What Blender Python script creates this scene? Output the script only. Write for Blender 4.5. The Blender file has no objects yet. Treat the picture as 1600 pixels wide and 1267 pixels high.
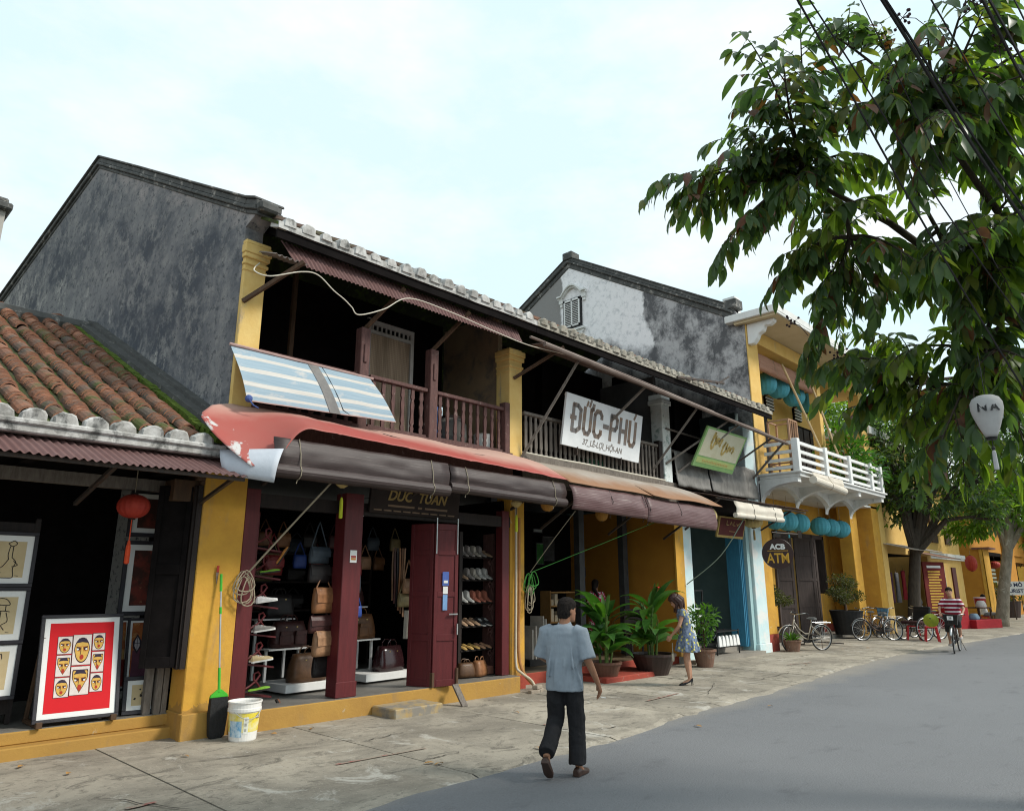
import bpy, math, random
from mathutils import Vector, Matrix, noise as mnoise
R = math.radians
random.seed(7)
scn = bpy.context.scene
col = scn.collection

# ------------------------------------------------------------------ camera, sky, sun, exposure
HEAD, TILT = 43.986, 14.169
cam_data = bpy.data.cameras.new('camera')
cam_data.sensor_width = 36.0
cam_data.lens = 36.0 * 1115 / 1600
cam_data.clip_end = 2000
cam = bpy.data.objects.new('camera', cam_data)
col.objects.link(cam)
cam.location = (0, 0, 1.72)
cam.rotation_euler = (R(90 + TILT), 0, R(HEAD - 90))
scn.camera = cam

SUN_EL, SUN_AZ = 42.0, math.degrees(math.atan2(-0.80, 0.60))      # towards the sun: +x, -y
world = bpy.data.worlds.new('World')
scn.world = world
world.use_nodes = True
wn, wl = world.node_tree.nodes, world.node_tree.links
wn.clear()
wo = wn.new('ShaderNodeOutputWorld')
bg = wn.new('ShaderNodeBackground')
bg.inputs['Strength'].default_value = 0.11
sky = wn.new('ShaderNodeTexSky')
sky.sky_type = 'NISHITA'
sky.sun_disc = False
sky.sun_elevation = R(SUN_EL)
sky.sun_rotation = R(90 - SUN_AZ)
sky.dust_density = 2.0
tc = wn.new('ShaderNodeTexCoord')
mp = wn.new('ShaderNodeMapping')
mp.inputs['Scale'].default_value = (1.0, 1.0, 2.2)
nz = wn.new('ShaderNodeTexNoise')
nz.inputs['Scale'].default_value = 2.6
nz.inputs['Detail'].default_value = 7
nz.inputs['Roughness'].default_value = 0.6
cr = wn.new('ShaderNodeValToRGB')
cr.color_ramp.elements[0].position = 0.44
cr.color_ramp.elements[0].color = (4.60, 5.75, 6.15, 1)               # thin veil over blue
cr.color_ramp.elements[1].position = 0.66
cr.color_ramp.elements[1].color = (6.0, 6.15, 6.2, 1)                 # thicker white cloud
mx = wn.new('ShaderNodeMix')
mx.data_type = 'RGBA'
mx.inputs['Factor'].default_value = 0.90
wl.new(tc.outputs['Generated'], mp.inputs['Vector'])
wl.new(mp.outputs['Vector'], nz.inputs['Vector'])
wl.new(nz.outputs['Fac'], cr.inputs['Fac'])
wl.new(cr.outputs['Color'], mx.inputs['B'])
wl.new(sky.outputs['Color'], mx.inputs['A'])
wl.new(mx.outputs['Result'], bg.inputs['Color'])
wl.new(bg.outputs['Background'], wo.inputs['Surface'])

sun_data = bpy.data.lights.new('sun', 'SUN')
sun_data.energy = 2.0
sun_data.angle = R(12)
sun_data.color = (1.0, 0.95, 0.86)
sun = bpy.data.objects.new('sun', sun_data)
col.objects.link(sun)
sdir = Vector((math.cos(R(SUN_EL)) * math.cos(R(SUN_AZ)), math.cos(R(SUN_EL)) * math.sin(R(SUN_AZ)), math.sin(R(SUN_EL))))
sun.rotation_euler = sdir.to_track_quat('Z', 'Y').to_euler()
sun.location = (0, -20, 30)

scn.view_settings.view_transform = 'Standard'
scn.view_settings.look = 'None'
scn.view_settings.gamma = 1.0
scn.view_settings.use_curve_mapping = False
scn.view_settings.exposure = 0.75
scn.render.engine = 'CYCLES'
scn.cycles.max_bounces = 6
scn.cycles.filter_width = 1.1

# ------------------------------------------------------------------ helpers
def V(*a): return Vector(a)

def tag(o, label=None, cat=None, group=None, kind=None):
    if label: o['label'] = label
    if cat: o['category'] = cat
    if group: o['group'] = group
    if kind: o['kind'] = kind
    return o

def thing(name, label, cat, loc=(0, 0, 0), rz=0, group=None):
    o = bpy.data.objects.new(name, None)
    o.empty_display_size = 0.2
    o.location = loc
    o.rotation_euler = (0, 0, rz)
    col.objects.link(o)
    return tag(o, label, cat, group)

def origin_of(o):
    v = Vector((0, 0, 0))
    while o is not None:
        v += o.location
        o = o.parent
    return v

def link(name, me, parent=None, loc=(0, 0, 0), rot=(0, 0, 0)):
    o = bpy.data.objects.new(name, me)
    o.location = loc
    o.rotation_euler = rot
    o.parent = parent
    col.objects.link(o)
    return o

def children_of(root):
    return [o for o in bpy.data.objects if o.parent == root]

def copy_tree(o, parent=None, kids=None):
    if kids is None:
        kids = {}
        for x in bpy.data.objects:
            if x.parent is not None: kids.setdefault(x.parent.name, []).append(x)
    c = o.copy()
    col.objects.link(c)
    c.parent = parent
    for ch in kids.get(o.name, []): copy_tree(ch, c, kids)
    return c

class MB:
    """collects shapes and links them as ONE mesh object"""
    def __init__(s): s.v, s.f, s.m = [], [], []
    def add(s, vs, fs, m=0):
        b = len(s.v)
        s.v += [tuple(p) for p in vs]
        for f in fs:
            s.f.append([i + b for i in f]); s.m.append(m)
        return s
    def quad(s, a, b, c, d, m=0): return s.add([a, b, c, d], [(0, 1, 2, 3)], m)
    def box(s, x0, x1, y0, y1, z0, z1, m=0):
        vs = [(x0, y0, z0), (x1, y0, z0), (x1, y1, z0), (x0, y1, z0), (x0, y0, z1), (x1, y0, z1), (x1, y1, z1), (x0, y1, z1)]
        return s.add(vs, [(0, 3, 2, 1), (4, 5, 6, 7), (0, 1, 5, 4), (1, 2, 6, 5), (2, 3, 7, 6), (3, 0, 4, 7)], m)
    def obox(s, c, ax, ay, az, m=0):
        c, ax, ay, az = Vector(c), Vector(ax), Vector(ay), Vector(az)
        vs = [c + sx * ax + sy * ay + sz * az for sz in (-1, 1) for sx, sy in ((-1, -1), (1, -1), (1, 1), (-1, 1))]
        return s.add(vs, [(0, 3, 2, 1), (4, 5, 6, 7), (0, 1, 5, 4), (1, 2, 6, 5), (2, 3, 7, 6), (3, 0, 4, 7)], m)
    def bar(s, p, q, w, h=None, m=0, up=(0, 0, 1)):
        p, q = Vector(p), Vector(q)
        d = (q - p); L = d.length; d = d / L
        u = Vector(up)
        if abs(d.dot(u)) > 0.97: u = Vector((1, 0, 0))
        a = d.cross(u).normalized(); b = a.cross(d).normalized()
        return s.obox((p + q) / 2, d * (L / 2), a * (w / 2), b * ((h or w) / 2), m)
    def tube(s, pts, r, n=8, m=0, cap=True, closed=False):
        pts = [Vector(p) for p in pts]
        N = len(pts)
        rs = r if isinstance(r, (list, tuple)) else [r] * N
        rings = []
        pa = None
        for i, p in enumerate(pts):
            if closed: d = pts[(i + 1) % N] - pts[i - 1]
            else: d = pts[min(i + 1, N - 1)] - pts[max(i - 1, 0)]
            if d.length < 1e-9: d = Vector((0, 0, 1))
            d.normalize()
            if pa is None:
                u = Vector((0, 0, 1)) if abs(d.z) < 0.9 else Vector((1, 0, 0))
                pa = d.cross(u).normalized()
            else:
                pa = (pa - d * pa.dot(d))
                if pa.length < 1e-6: pa = d.orthogonal()
                pa.normalize()
            b = d.cross(pa)
            rings.append([p + (pa * math.cos(2 * math.pi * k / n) + b * math.sin(2 * math.pi * k / n)) * rs[i] for k in range(n)])
        vs = [q for ring in rings for q in ring]
        fs = []
        for i in range(N if closed else N - 1):
            j = (i + 1) % N
            for k in range(n):
                fs.append((i * n + k, i * n + (k + 1) % n, j * n + (k + 1) % n, j * n + k))
        if cap and not closed:
            fs.append(tuple(range(n - 1, -1, -1))); fs.append(tuple((N - 1) * n + k for k in range(n)))
        return s.add(vs, fs, m)
    def loft(s, rings, m=0, cap=True):
        n = len(rings[0])
        vs = [q for r_ in rings for q in r_]
        fs = []
        for i in range(len(rings) - 1):
            for k in range(n):
                fs.append((i * n + k, i * n + (k + 1) % n, (i + 1) * n + (k + 1) % n, (i + 1) * n + k))
        if cap:
            fs.append(tuple(range(n - 1, -1, -1))); fs.append(tuple((len(rings) - 1) * n + k for k in range(n)))
        return s.add(vs, fs, m)
    def lathe(s, prof, n=16, c=(0, 0, 0), m=0, cap=True, sy=1.0):
        rings = [[(c[0] + r * math.cos(2 * math.pi * k / n), c[1] + sy * r * math.sin(2 * math.pi * k / n), c[2] + z) for k in range(n)] for r, z in prof]
        return s.loft(rings, m, cap)
    def ball(s, c, rx, ry=None, rz=None, nu=10, nv=7, m=0):
        ry = rx if ry is None else ry; rz = rx if rz is None else rz
        rings = []
        for i in range(nv + 1):
            t = math.pi * (i + 0.02) / (nv + 0.04) - math.pi / 2
            rings.append([(c[0] + rx * math.cos(t) * math.cos(2 * math.pi * k / nu), c[1] + ry * math.cos(t) * math.sin(2 * math.pi * k / nu), c[2] + rz * math.sin(t)) for k in range(nu)])
        return s.loft(rings, m)
    def prism(s, poly, vec, m=0):
        n = len(poly)
        v = Vector(vec)
        vs = [Vector(p) for p in poly] + [Vector(p) + v for p in poly]
        fs = [tuple(range(n - 1, -1, -1)), tuple(range(n, 2 * n))]
        for i in range(n): fs.append((i, (i + 1) % n, n + (i + 1) % n, n + i))
        return s.add(vs, fs, m)
    def grid(s, fn, nu, nv, m=0, thick=0.0):
        P = [[Vector(fn(i / nu, j / nv)) for j in range(nv + 1)] for i in range(nu + 1)]
        idx = lambda i, j: i * (nv + 1) + j
        vs = [P[i][j] for i in range(nu + 1) for j in range(nv + 1)]
        fs = [(idx(i, j), idx(i + 1, j), idx(i + 1, j + 1), idx(i, j + 1)) for i in range(nu) for j in range(nv)]
        if thick:
            off = len(vs)
            ns = []
            for i in range(nu + 1):
                for j in range(nv + 1):
                    a = P[min(i + 1, nu)][j] - P[max(i - 1, 0)][j]; b = P[i][min(j + 1, nv)] - P[i][max(j - 1, 0)]
                    ns.append(a.cross(b).normalized())
            vs = vs + [p - n_ * thick for p, n_ in zip(vs, ns)]
            fs = fs + [tuple(k + off for k in reversed(f)) for f in fs]
            for i in range(nu):
                fs.append((idx(i, 0), off + idx(i, 0), off + idx(i + 1, 0), idx(i + 1, 0)))
                fs.append((idx(i, nv), idx(i + 1, nv), off + idx(i + 1, nv), off + idx(i, nv)))
            for j in range(nv):
                fs.append((idx(0, j), idx(0, j + 1), off + idx(0, j + 1), off + idx(0, j)))
                fs.append((idx(nu, j), off + idx(nu, j), off + idx(nu, j + 1), idx(nu, j + 1)))
        return s.add(vs, fs, m)
    def mesh(s, name, mats, off=(0, 0, 0), smooth=False):
        me = bpy.data.meshes.new(name)
        ox, oy, oz = off
        me.from_pydata([(x - ox, y - oy, z - oz) for x, y, z in s.v], [], s.f)
        if not isinstance(mats, (list, tuple)): mats = [mats]
        for m in mats: me.materials.append(m)
        if len(mats) > 1: me.polygons.foreach_set('material_index', s.m)
        if smooth: me.polygons.foreach_set('use_smooth', [True] * len(me.polygons))
        me.update()
        return me
    def build(s, name, mats, parent=None, world=True, smooth=False, loc=None, rot=(0, 0, 0), bevel=0.0):
        if loc is not None: off, place = ((0, 0, 0) if not world else loc), loc
        else: off, place = (origin_of(parent) if (world and parent is not None) else (0, 0, 0)), (0, 0, 0)
        o = link(name, s.mesh(name, mats, off, smooth), parent, place, rot)
        if bevel:
            b = o.modifiers.new('bevel', 'BEVEL'); b.width = bevel; b.segments = 1; b.limit_method = 'ANGLE'
        return o

def smooth_by_angle(o):
    return o

def text_mesh(txt, size, depth=0.002, sx=1.0, shear=0.0, bold=0.0):
    cu = bpy.data.curves.new('lettering', 'FONT')
    cu.body = txt; cu.size = size; cu.extrude = depth; cu.shear = shear; cu.offset = bold
    cu.align_x = 'CENTER'; cu.align_y = 'CENTER'; cu.resolution_u = 4
    o = bpy.data.objects.new('lettering', cu)
    col.objects.link(o)
    dg = bpy.context.evaluated_depsgraph_get()
    me = bpy.data.meshes.new_from_object(o.evaluated_get(dg))
    bpy.data.objects.remove(o)
    for v in me.vertices: v.co.x *= sx
    me.materials.clear()
    return me

def lettering(txt, size, mat, parent, loc, rot, sx=1.0, shear=0.0, bold=0.0, depth=0.002, name='lettering'):
    me = text_mesh(txt, size, depth, sx, shear, bold)
    me.materials.append(mat)
    return link(name, me, parent, loc, rot)

# ------------------------------------------------------------------ materials
def ramp(nt, fac, p0, p1, c0=(0, 0, 0, 1), c1=(1, 1, 1, 1)):
    r = nt.nodes.new('ShaderNodeValToRGB')
    r.color_ramp.elements[0].position = p0; r.color_ramp.elements[0].color = c0
    r.color_ramp.elements[1].position = p1; r.color_ramp.elements[1].color = c1
    nt.links.new(fac, r.inputs['Fac'])
    return r.outputs['Color']

def noise(nt, scale, detail=6, rough=0.6, stretch=(1, 1, 1), dist=0.0, pos=True):
    if pos:
        g = nt.nodes.new('ShaderNodeNewGeometry'); src = g.outputs['Position']
    else:
        g = nt.nodes.new('ShaderNodeTexCoord'); src = g.outputs['Object']
    mp_ = nt.nodes.new('ShaderNodeMapping'); mp_.inputs['Scale'].default_value = stretch
    nt.links.new(src, mp_.inputs['Vector'])
    n = nt.nodes.new('ShaderNodeTexNoise')
    n.inputs['Scale'].default_value = scale; n.inputs['Detail'].default_value = detail
    n.inputs['Roughness'].default_value = rough; n.inputs['Distortion'].default_value = dist
    nt.links.new(mp_.outputs['Vector'], n.inputs['Vector'])
    return n.outputs['Fac']

def mixc(nt, fac, a, b, mode='MIX'):
    m = nt.nodes.new('ShaderNodeMix'); m.data_type = 'RGBA'; m.blend_type = mode
    def put(sock, v):
        if isinstance(v, (int, float)): sock.default_value = v
        elif isinstance(v, (tuple, list)): sock.default_value = (v[0], v[1], v[2], 1)
        else: nt.links.new(v, sock)
    put(m.inputs['Factor'], fac); put(m.inputs['A'], a); put(m.inputs['B'], b)
    return m.outputs['Result']

def newmat(name):
    m = bpy.data.materials.new(name); m.use_nodes = True
    nt = m.node_tree; nt.nodes.clear()
    out = nt.nodes.new('ShaderNodeOutputMaterial')
    p = nt.nodes.new('ShaderNodeBsdfPrincipled')
    nt.links.new(p.outputs['BSDF'], out.inputs['Surface'])
    return m, nt, p, out

def finish(nt, p, colour, rough=0.8, metal=0.0, spec=0.3, bump=0.0, bscale=30, bstretch=(1, 1, 1), pos=True, bfac=None):
    if isinstance(colour, (tuple, list)): p.inputs['Base Color'].default_value = (colour[0], colour[1], colour[2], 1)
    else: nt.links.new(colour, p.inputs['Base Color'])
    if isinstance(rough, (int, float)): p.inputs['Roughness'].default_value = rough
    else: nt.links.new(rough, p.inputs['Roughness'])
    p.inputs['Metallic'].default_value = metal
    p.inputs['Specular IOR Level'].default_value = spec
    if bump:
        b = nt.nodes.new('ShaderNodeBump'); b.inputs['Strength'].default_value = bump; b.inputs['Distance'].default_value = 0.02
        nt.links.new(bfac if bfac is not None else noise(nt, bscale, 8, 0.65, bstretch, pos=pos), b.inputs['Height'])
        nt.links.new(b.outputs['Normal'], p.inputs['Normal'])

_cache = {}
def pm(name, c, c2=None, scale=5, p0=0.35, p1=0.65, rough=0.8, metal=0.0, spec=0.3, bump=0.15, bscale=40, stretch=(1, 1, 1), c3=None, s3=2.0, q0=0.55, q1=0.62, st3=(1, 1, 1), pos=True, rnd=0.0):
    """plain weathered material: two tones in noise, optional third tone in patches"""
    if name in _cache: return _cache[name]
    m, nt, p, out = newmat(name)
    if c2 is None: c2 = tuple(x * 0.78 for x in c)
    f = ramp(nt, noise(nt, scale, 8, 0.65, stretch, pos=pos), p0, p1)
    cc = mixc(nt, f, c, c2)
    if c3 is not None:
        cc = mixc(nt, ramp(nt, noise(nt, s3, 9, 0.68, st3, 0.3, pos=pos), q0, q1), cc, c3)
    if rnd:
        oi = nt.nodes.new('ShaderNodeObjectInfo')
        hs = nt.nodes.new('ShaderNodeHueSaturation')
        mr = nt.nodes.new('ShaderNodeMapRange')
        mr.inputs['To Min'].default_value = 1 - rnd; mr.inputs['To Max'].default_value = 1 + rnd
        nt.links.new(oi.outputs['Random'], mr.inputs['Value'])
        nt.links.new(mr.outputs['Result'], hs.inputs['Value'])
        nt.links.new(cc, hs.inputs['Color'])
        cc = hs.outputs['Color']
    finish(nt, p, cc, rough, metal, spec, bump, bscale, stretch, pos=pos)
    _cache[name] = m
    return m

def leafmat(name, c, c2, trans=0.35, rough=0.45):
    m, nt, p, out = newmat(name)
    oi = nt.nodes.new('ShaderNodeObjectInfo')
    f = ramp(nt, noise(nt, 9, 3, 0.6), 0.35, 0.68)
    cc = mixc(nt, f, c, c2)
    finish(nt, p, cc, rough, 0, 0.35)
    tr = nt.nodes.new('ShaderNodeBsdfTranslucent')
    t2 = nt.nodes.new('ShaderNodeMix'); t2.data_type = 'RGBA'; t2.blend_type = 'MULTIPLY'
    t2.inputs['Factor'].default_value = 1; nt.links.new(cc, t2.inputs['A']); t2.inputs['B'].default_value = (2.2, 2.6, 0.9, 1)
    nt.links.new(t2.outputs['Result'], tr.inputs['Color'])
    ms = nt.nodes.new('ShaderNodeMixShader'); ms.inputs['Fac'].default_value = trans
    nt.links.new(p.outputs['BSDF'], ms.inputs[1]); nt.links.new(tr.outputs['BSDF'], ms.inputs[2])
    nt.links.new(ms.outputs['Shader'], out.inputs['Surface'])
    return m

def mat_lime(name, a, b_, grime):
    m, nt, p, out = newmat(name)
    c = mixc(nt, ramp(nt, noise(nt, 2.4, 9, .68), .32, .68), a, b_)
    c = mixc(nt, ramp(nt, noise(nt, 3.1, 9, .7, (1, 1, .35), .2), .55, .74), c, grime)
    c = mixc(nt, ramp(nt, noise(nt, 7.0, 7, .7), .67, .70), c, (0.62, 0.52, 0.36))
    g = nt.nodes.new('ShaderNodeNewGeometry'); sp = nt.nodes.new('ShaderNodeSeparateXYZ'); nt.links.new(g.outputs['Position'], sp.inputs[0])
    ma = nt.nodes.new('ShaderNodeMath'); ma.operation = 'MULTIPLY_ADD'; nt.links.new(noise(nt, 4, 8, .7), ma.inputs[0]); ma.inputs[1].default_value = -.75; nt.links.new(sp.outputs['Z'], ma.inputs[2])
    c = mixc(nt, ramp(nt, ma.outputs['Value'], -.56, -.33, (.55, .55, .55, 1), (0, 0, 0, 1)), c, (0.24, 0.15, 0.06))
    finish(nt, p, c, .9, 0, .25, .3, 14)
    return m
YEL = mat_lime('yellow limewash', (0.64, 0.355, 0.055), (0.50, 0.26, 0.045), (0.38, 0.24, 0.10))
YELP = pm('yellow limewash pale', (0.74, 0.50, 0.17), (0.64, 0.40, 0.11), 3, 0.3, 0.7, 0.9, bump=0.15, bscale=25, c3=(0.46, 0.36, 0.22), s3=3.0, q0=0.60, q1=0.78, st3=(1, 1, 0.3))
YELU = pm('yellow limewash worn', (0.72, 0.52, 0.20), (0.64, 0.42, 0.13), 4, 0.3, 0.7, 0.9, bump=0.2, bscale=25, c3=(0.35, 0.28, 0.20), s3=4.0, q0=0.58, q1=0.72, st3=(1, 1, 0.3))
ORA = pm('orange ochre wall', (0.50, 0.23, 0.03), (0.42, 0.18, 0.025), 2, 0.3, 0.7, 0.9, bump=0.1)
REDP = pm('red painted plinth', (0.36, 0.06, 0.035), (0.26, 0.05, 0.035), 6, 0.3, 0.7, 0.8, c3=(0.30, 0.20, 0.16), s3=5, q0=0.6, q1=0.7)
DARKW = pm('dark wood', (0.022, 0.014, 0.011), (0.012, 0.008, 0.007), 4, stretch=(6, 6, 0.6), rough=0.6, bump=0.2)
BLKW = pm('black wood and room gloom', (0.012, 0.010, 0.010), (0.007, 0.006, 0.006), 4, rough=0.95, spec=0.05, bump=0.1)  # on room walls and openings this near black puts interior shade into colour
MAROON = pm('maroon painted wood', (0.115, 0.018, 0.020), (0.085, 0.014, 0.016), 5, rough=0.45, bump=0.08, bscale=15, stretch=(4, 4, 0.5))
RAIL = pm('faded maroon wood', (0.125, 0.060, 0.052), (0.075, 0.036, 0.033), 8, rough=0.7, stretch=(4, 4, 1), c3=(0.30, 0.24, 0.21), s3=9, q0=0.6, q1=0.72)
GREYW = pm('weathered grey wood', (0.20, 0.175, 0.15), (0.12, 0.10, 0.085), 8, rough=0.85, stretch=(4, 4, 0.8))
BRNW = pm('brown wood', (0.10, 0.055, 0.03), (0.06, 0.035, 0.02), 5, rough=0.7, stretch=(4, 4, 0.6))
STEEL = pm('dark steel', (0.05, 0.048, 0.046), (0.09, 0.06, 0.045), 12, rough=0.55, metal=0.4, bump=0.05)
CHROME = pm('bright metal', (0.55, 0.55, 0.54), (0.42, 0.42, 0.41), 8, rough=0.3, metal=0.85, bump=0.0)
WHITE = pm('white paint', (0.78, 0.78, 0.76), (0.70, 0.70, 0.68), 4, rough=0.6, bump=0.05)
WHITEW = pm('worn white paint', (0.74, 0.74, 0.72), (0.58, 0.58, 0.55), 3, 0.4, 0.75, rough=0.8, bump=0.1, c3=(0.30, 0.29, 0.27), s3=3.5, q0=0.62, q1=0.75, st3=(1, 1, 0.5))
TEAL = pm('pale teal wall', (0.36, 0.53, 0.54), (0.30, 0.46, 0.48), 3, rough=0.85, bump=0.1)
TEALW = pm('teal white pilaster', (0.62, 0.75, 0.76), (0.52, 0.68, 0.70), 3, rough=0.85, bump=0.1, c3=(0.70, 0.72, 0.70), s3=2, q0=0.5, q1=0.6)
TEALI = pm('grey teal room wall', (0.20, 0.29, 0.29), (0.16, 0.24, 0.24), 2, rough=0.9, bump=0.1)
BLUED = pm('blue painted door', (0.05, 0.24, 0.38), (0.04, 0.17, 0.28), 6, rough=0.6, stretch=(5, 5, 0.6))
BLACK = pm('black paint', (0.012, 0.012, 0.013), (0.02, 0.02, 0.02), 5, rough=0.5, bump=0.02)
RUBBER = pm('rubber', (0.018, 0.018, 0.018), (0.03, 0.03, 0.03), 20, rough=0.8, bump=0.05)
FLOORM = pm('grey cement floor', (0.20, 0.19, 0.17), (0.15, 0.14, 0.125), 3, rough=0.45, bump=0.05)
SOIL = pm('soil', (0.05, 0.035, 0.025), (0.03, 0.02, 0.015), 30, rough=1.0, bump=0.4)
TERRA = pm('clay pot', (0.22, 0.12, 0.08), (0.15, 0.09, 0.065), 7, rough=0.85, c3=(0.28, 0.24, 0.20), s3=6, q0=0.55, q1=0.7)
POTD = pm('dark glazed pot', (0.055, 0.032, 0.028), (0.035, 0.025, 0.022), 5, rough=0.4)
ROPE = pm('pale rope', (0.34, 0.29, 0.21), (0.26, 0.22, 0.16), 60, rough=0.95)
CABLEW = pm('cream cable', (0.66, 0.62, 0.52), (0.58, 0.54, 0.45), 10, rough=0.6, bump=0)
WIRE = pm('black cable sheath', (0.012, 0.012, 0.013), (0.02, 0.02, 0.02), 10, rough=0.6, bump=0)
# ------------------------------------------------------------------ special surfaces
def lin(nt, a, b, c, d):
    """a*x + b*y + c*z + d of the surface position"""
    g = nt.nodes.new('ShaderNodeNewGeometry')
    dp = nt.nodes.new('ShaderNodeVectorMath'); dp.operation = 'DOT_PRODUCT'
    nt.links.new(g.outputs['Position'], dp.inputs[0]); dp.inputs[1].default_value = (a, b, c)
    ad = nt.nodes.new('ShaderNodeMath'); ad.operation = 'ADD'; ad.inputs[1].default_value = d
    nt.links.new(dp.outputs['Value'], ad.inputs[0])
    return ad.outputs['Value']

def mth(nt, op, a, b=0.0):
    m = nt.nodes.new('ShaderNodeMath'); m.operation = op
    for i, v in enumerate((a, b)):
        if isinstance(v, (int, float)): m.inputs[i].default_value = v
        else: nt.links.new(v, m.inputs[i])
    return m.outputs['Value']

def mat_gable():
    m, nt, p, out = newmat('weathered grey render')
    n1 = noise(nt, 0.7, 9, 0.66, (1, 1, 0.8), 0.4)
    n2 = noise(nt, 4.0, 10, 0.74, (1, 1, 0.85), 0.1)
    base = mixc(nt, ramp(nt, n1, 0.42, 0.58), (0.078, 0.086, 0.102), (0.200, 0.200, 0.205))
    base = mixc(nt, ramp(nt, n2, 0.47, 0.62), base, (0.25, 0.245, 0.24))
    # pale lime runs above the roof flashing: wear that follows the line of the lower roof
    h = lin(nt, 0, -0.53, 1, 1.35)                       # height above the flashing line
    near = mth(nt, 'SUBTRACT', 1.0, mth(nt, 'MULTIPLY', h, 0.50))
    pat = mth(nt, 'MULTIPLY_ADD', near, 0.20)
    nt.nodes[-1].inputs[2].default_value = 0.0
    mask = mth(nt, 'ADD', noise(nt, 2.0, 12, 0.78, (1, 1, 0.6), 0.3), pat)
    base = mixc(nt, ramp(nt, mask, 0.70, 0.80), base, (0.40, 0.385, 0.36))
    # pale band below the coping
    h2 = lin(nt, 0, 0.526, -1, 2.22)
    m2 = mth(nt, 'ADD', noise(nt, 1.6, 8, 0.7, (1, 1, 1), 0.3), mth(nt, 'MULTIPLY', h2, -0.30))
    base = mixc(nt, ramp(nt, m2, 0.36, 0.56), base, (0.34, 0.31, 0.30))
    base = mixc(nt, ramp(nt, noise(nt, 11, 8, .75), .53, .62), base, (0.085, 0.09, 0.098))
    finish(nt, p, base, 0.95, 0, 0.2, 0.55, 9)
    return m

def mat_gable_white():
    m, nt, p, out = newmat('patched white render')
    n2 = noise(nt, 5.0, 12, 0.78, (1, 1, 1), 0.0)
    wob = mth(nt, 'MULTIPLY', noise(nt, 0.8, 7, 0.6), 1.3)
    pale = mixc(nt, ramp(nt, n2, 0.50, 0.66), (0.86, 0.84, 0.84), (0.50, 0.51, 0.52))
    grey = mixc(nt, ramp(nt, noise(nt, 1.5, 12, 0.76, (1, 1, 0.8), 0.15), 0.43, 0.58), (0.115, 0.115, 0.12), (0.46, 0.45, 0.45))
    front = ramp(nt, mth(nt, 'ADD', lin(nt, 0, 1, 0, -12.6), wob), 0.45, 0.56)
    back = ramp(nt, mth(nt, 'ADD', lin(nt, 0, 1, 0.0, -16.1), mth(nt, 'MULTIPLY', wob, 0.6)), 0.42, 0.5)
    low = ramp(nt, mth(nt, 'ADD', lin(nt, 0, 0.45, -1, 3.6), wob), 0.5, 0.75)
    c = mixc(nt, front, grey, pale)
    c = mixc(nt, back, c, (0.26, 0.25, 0.24))
    c = mixc(nt, low, c, grey)
    finish(nt, p, c, 0.95, 0, 0.2, 0.5, 7)
    return m

def mat_coping():
    return pm('mossy dark coping', (0.105, 0.105, 0.10), (0.055, 0.057, 0.054), 4, c3=(0.34, 0.32, 0.29), s3=6, q0=0.56, q1=0.68, bump=0.35, bscale=14)

def mat_tile():
    m, nt, p, out = newmat('fired clay tile')
    oi = nt.nodes.new('ShaderNodeObjectInfo')
    r = oi.outputs['Random']
    c = mixc(nt, r, (0.33, 0.15, 0.09), (0.13, 0.075, 0.055))
    c = mixc(nt, ramp(nt, noise(nt, 2.2, 8, 0.7), 0.42, 0.60), c, (0.105, 0.085, 0.068))
    c = mixc(nt, ramp(nt, noise(nt, 1.7, 10, 0.72), 0.52, 0.63), c, (0.075, 0.09, 0.028))
    c = mixc(nt, ramp(nt, noise(nt, 14, 6, 0.7), 0.62, 0.72), c, (0.36, 0.28, 0.22))
    finish(nt, p, c, 0.95, 0, 0.2, 0.3, 30)
    return m

def mat_moss():
    return pm('moss and dirt', (0.040, 0.055, 0.012), (0.05, 0.045, 0.03), 6, bump=0.6, bscale=50, c3=(0.09, 0.13, 0.015), s3=3, q0=0.5, q1=0.62, rough=1.0)

def mat_mortar():
    return pm('stained lime mortar', (0.56, 0.55, 0.53), (0.28, 0.27, 0.25), 5, 0.38, 0.62, rough=0.95, bump=0.3, bscale=20, c3=(0.10, 0.10, 0.095), s3=6, q0=0.52, q1=0.66, st3=(1, 1, 0.6))

def mat_mortar_old():
    return pm('old yellowed mortar', (0.42, 0.39, 0.33), (0.24, 0.22, 0.18), 7, 0.38, 0.62, rough=0.95, bump=0.3, bscale=20, c3=(0.09, 0.085, 0.075), s3=9, q0=0.53, q1=0.66)

def mat_tin():
    return pm('rusty brown tin', (0.135, 0.068, 0.062), (0.175, 0.105, 0.10), 1.2, 0.35, 0.65, rough=0.75, bump=0.05, c3=(0.50, 0.46, 0.38), s3=5.5, q0=0.70, q1=0.73, spec=0.25)

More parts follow.
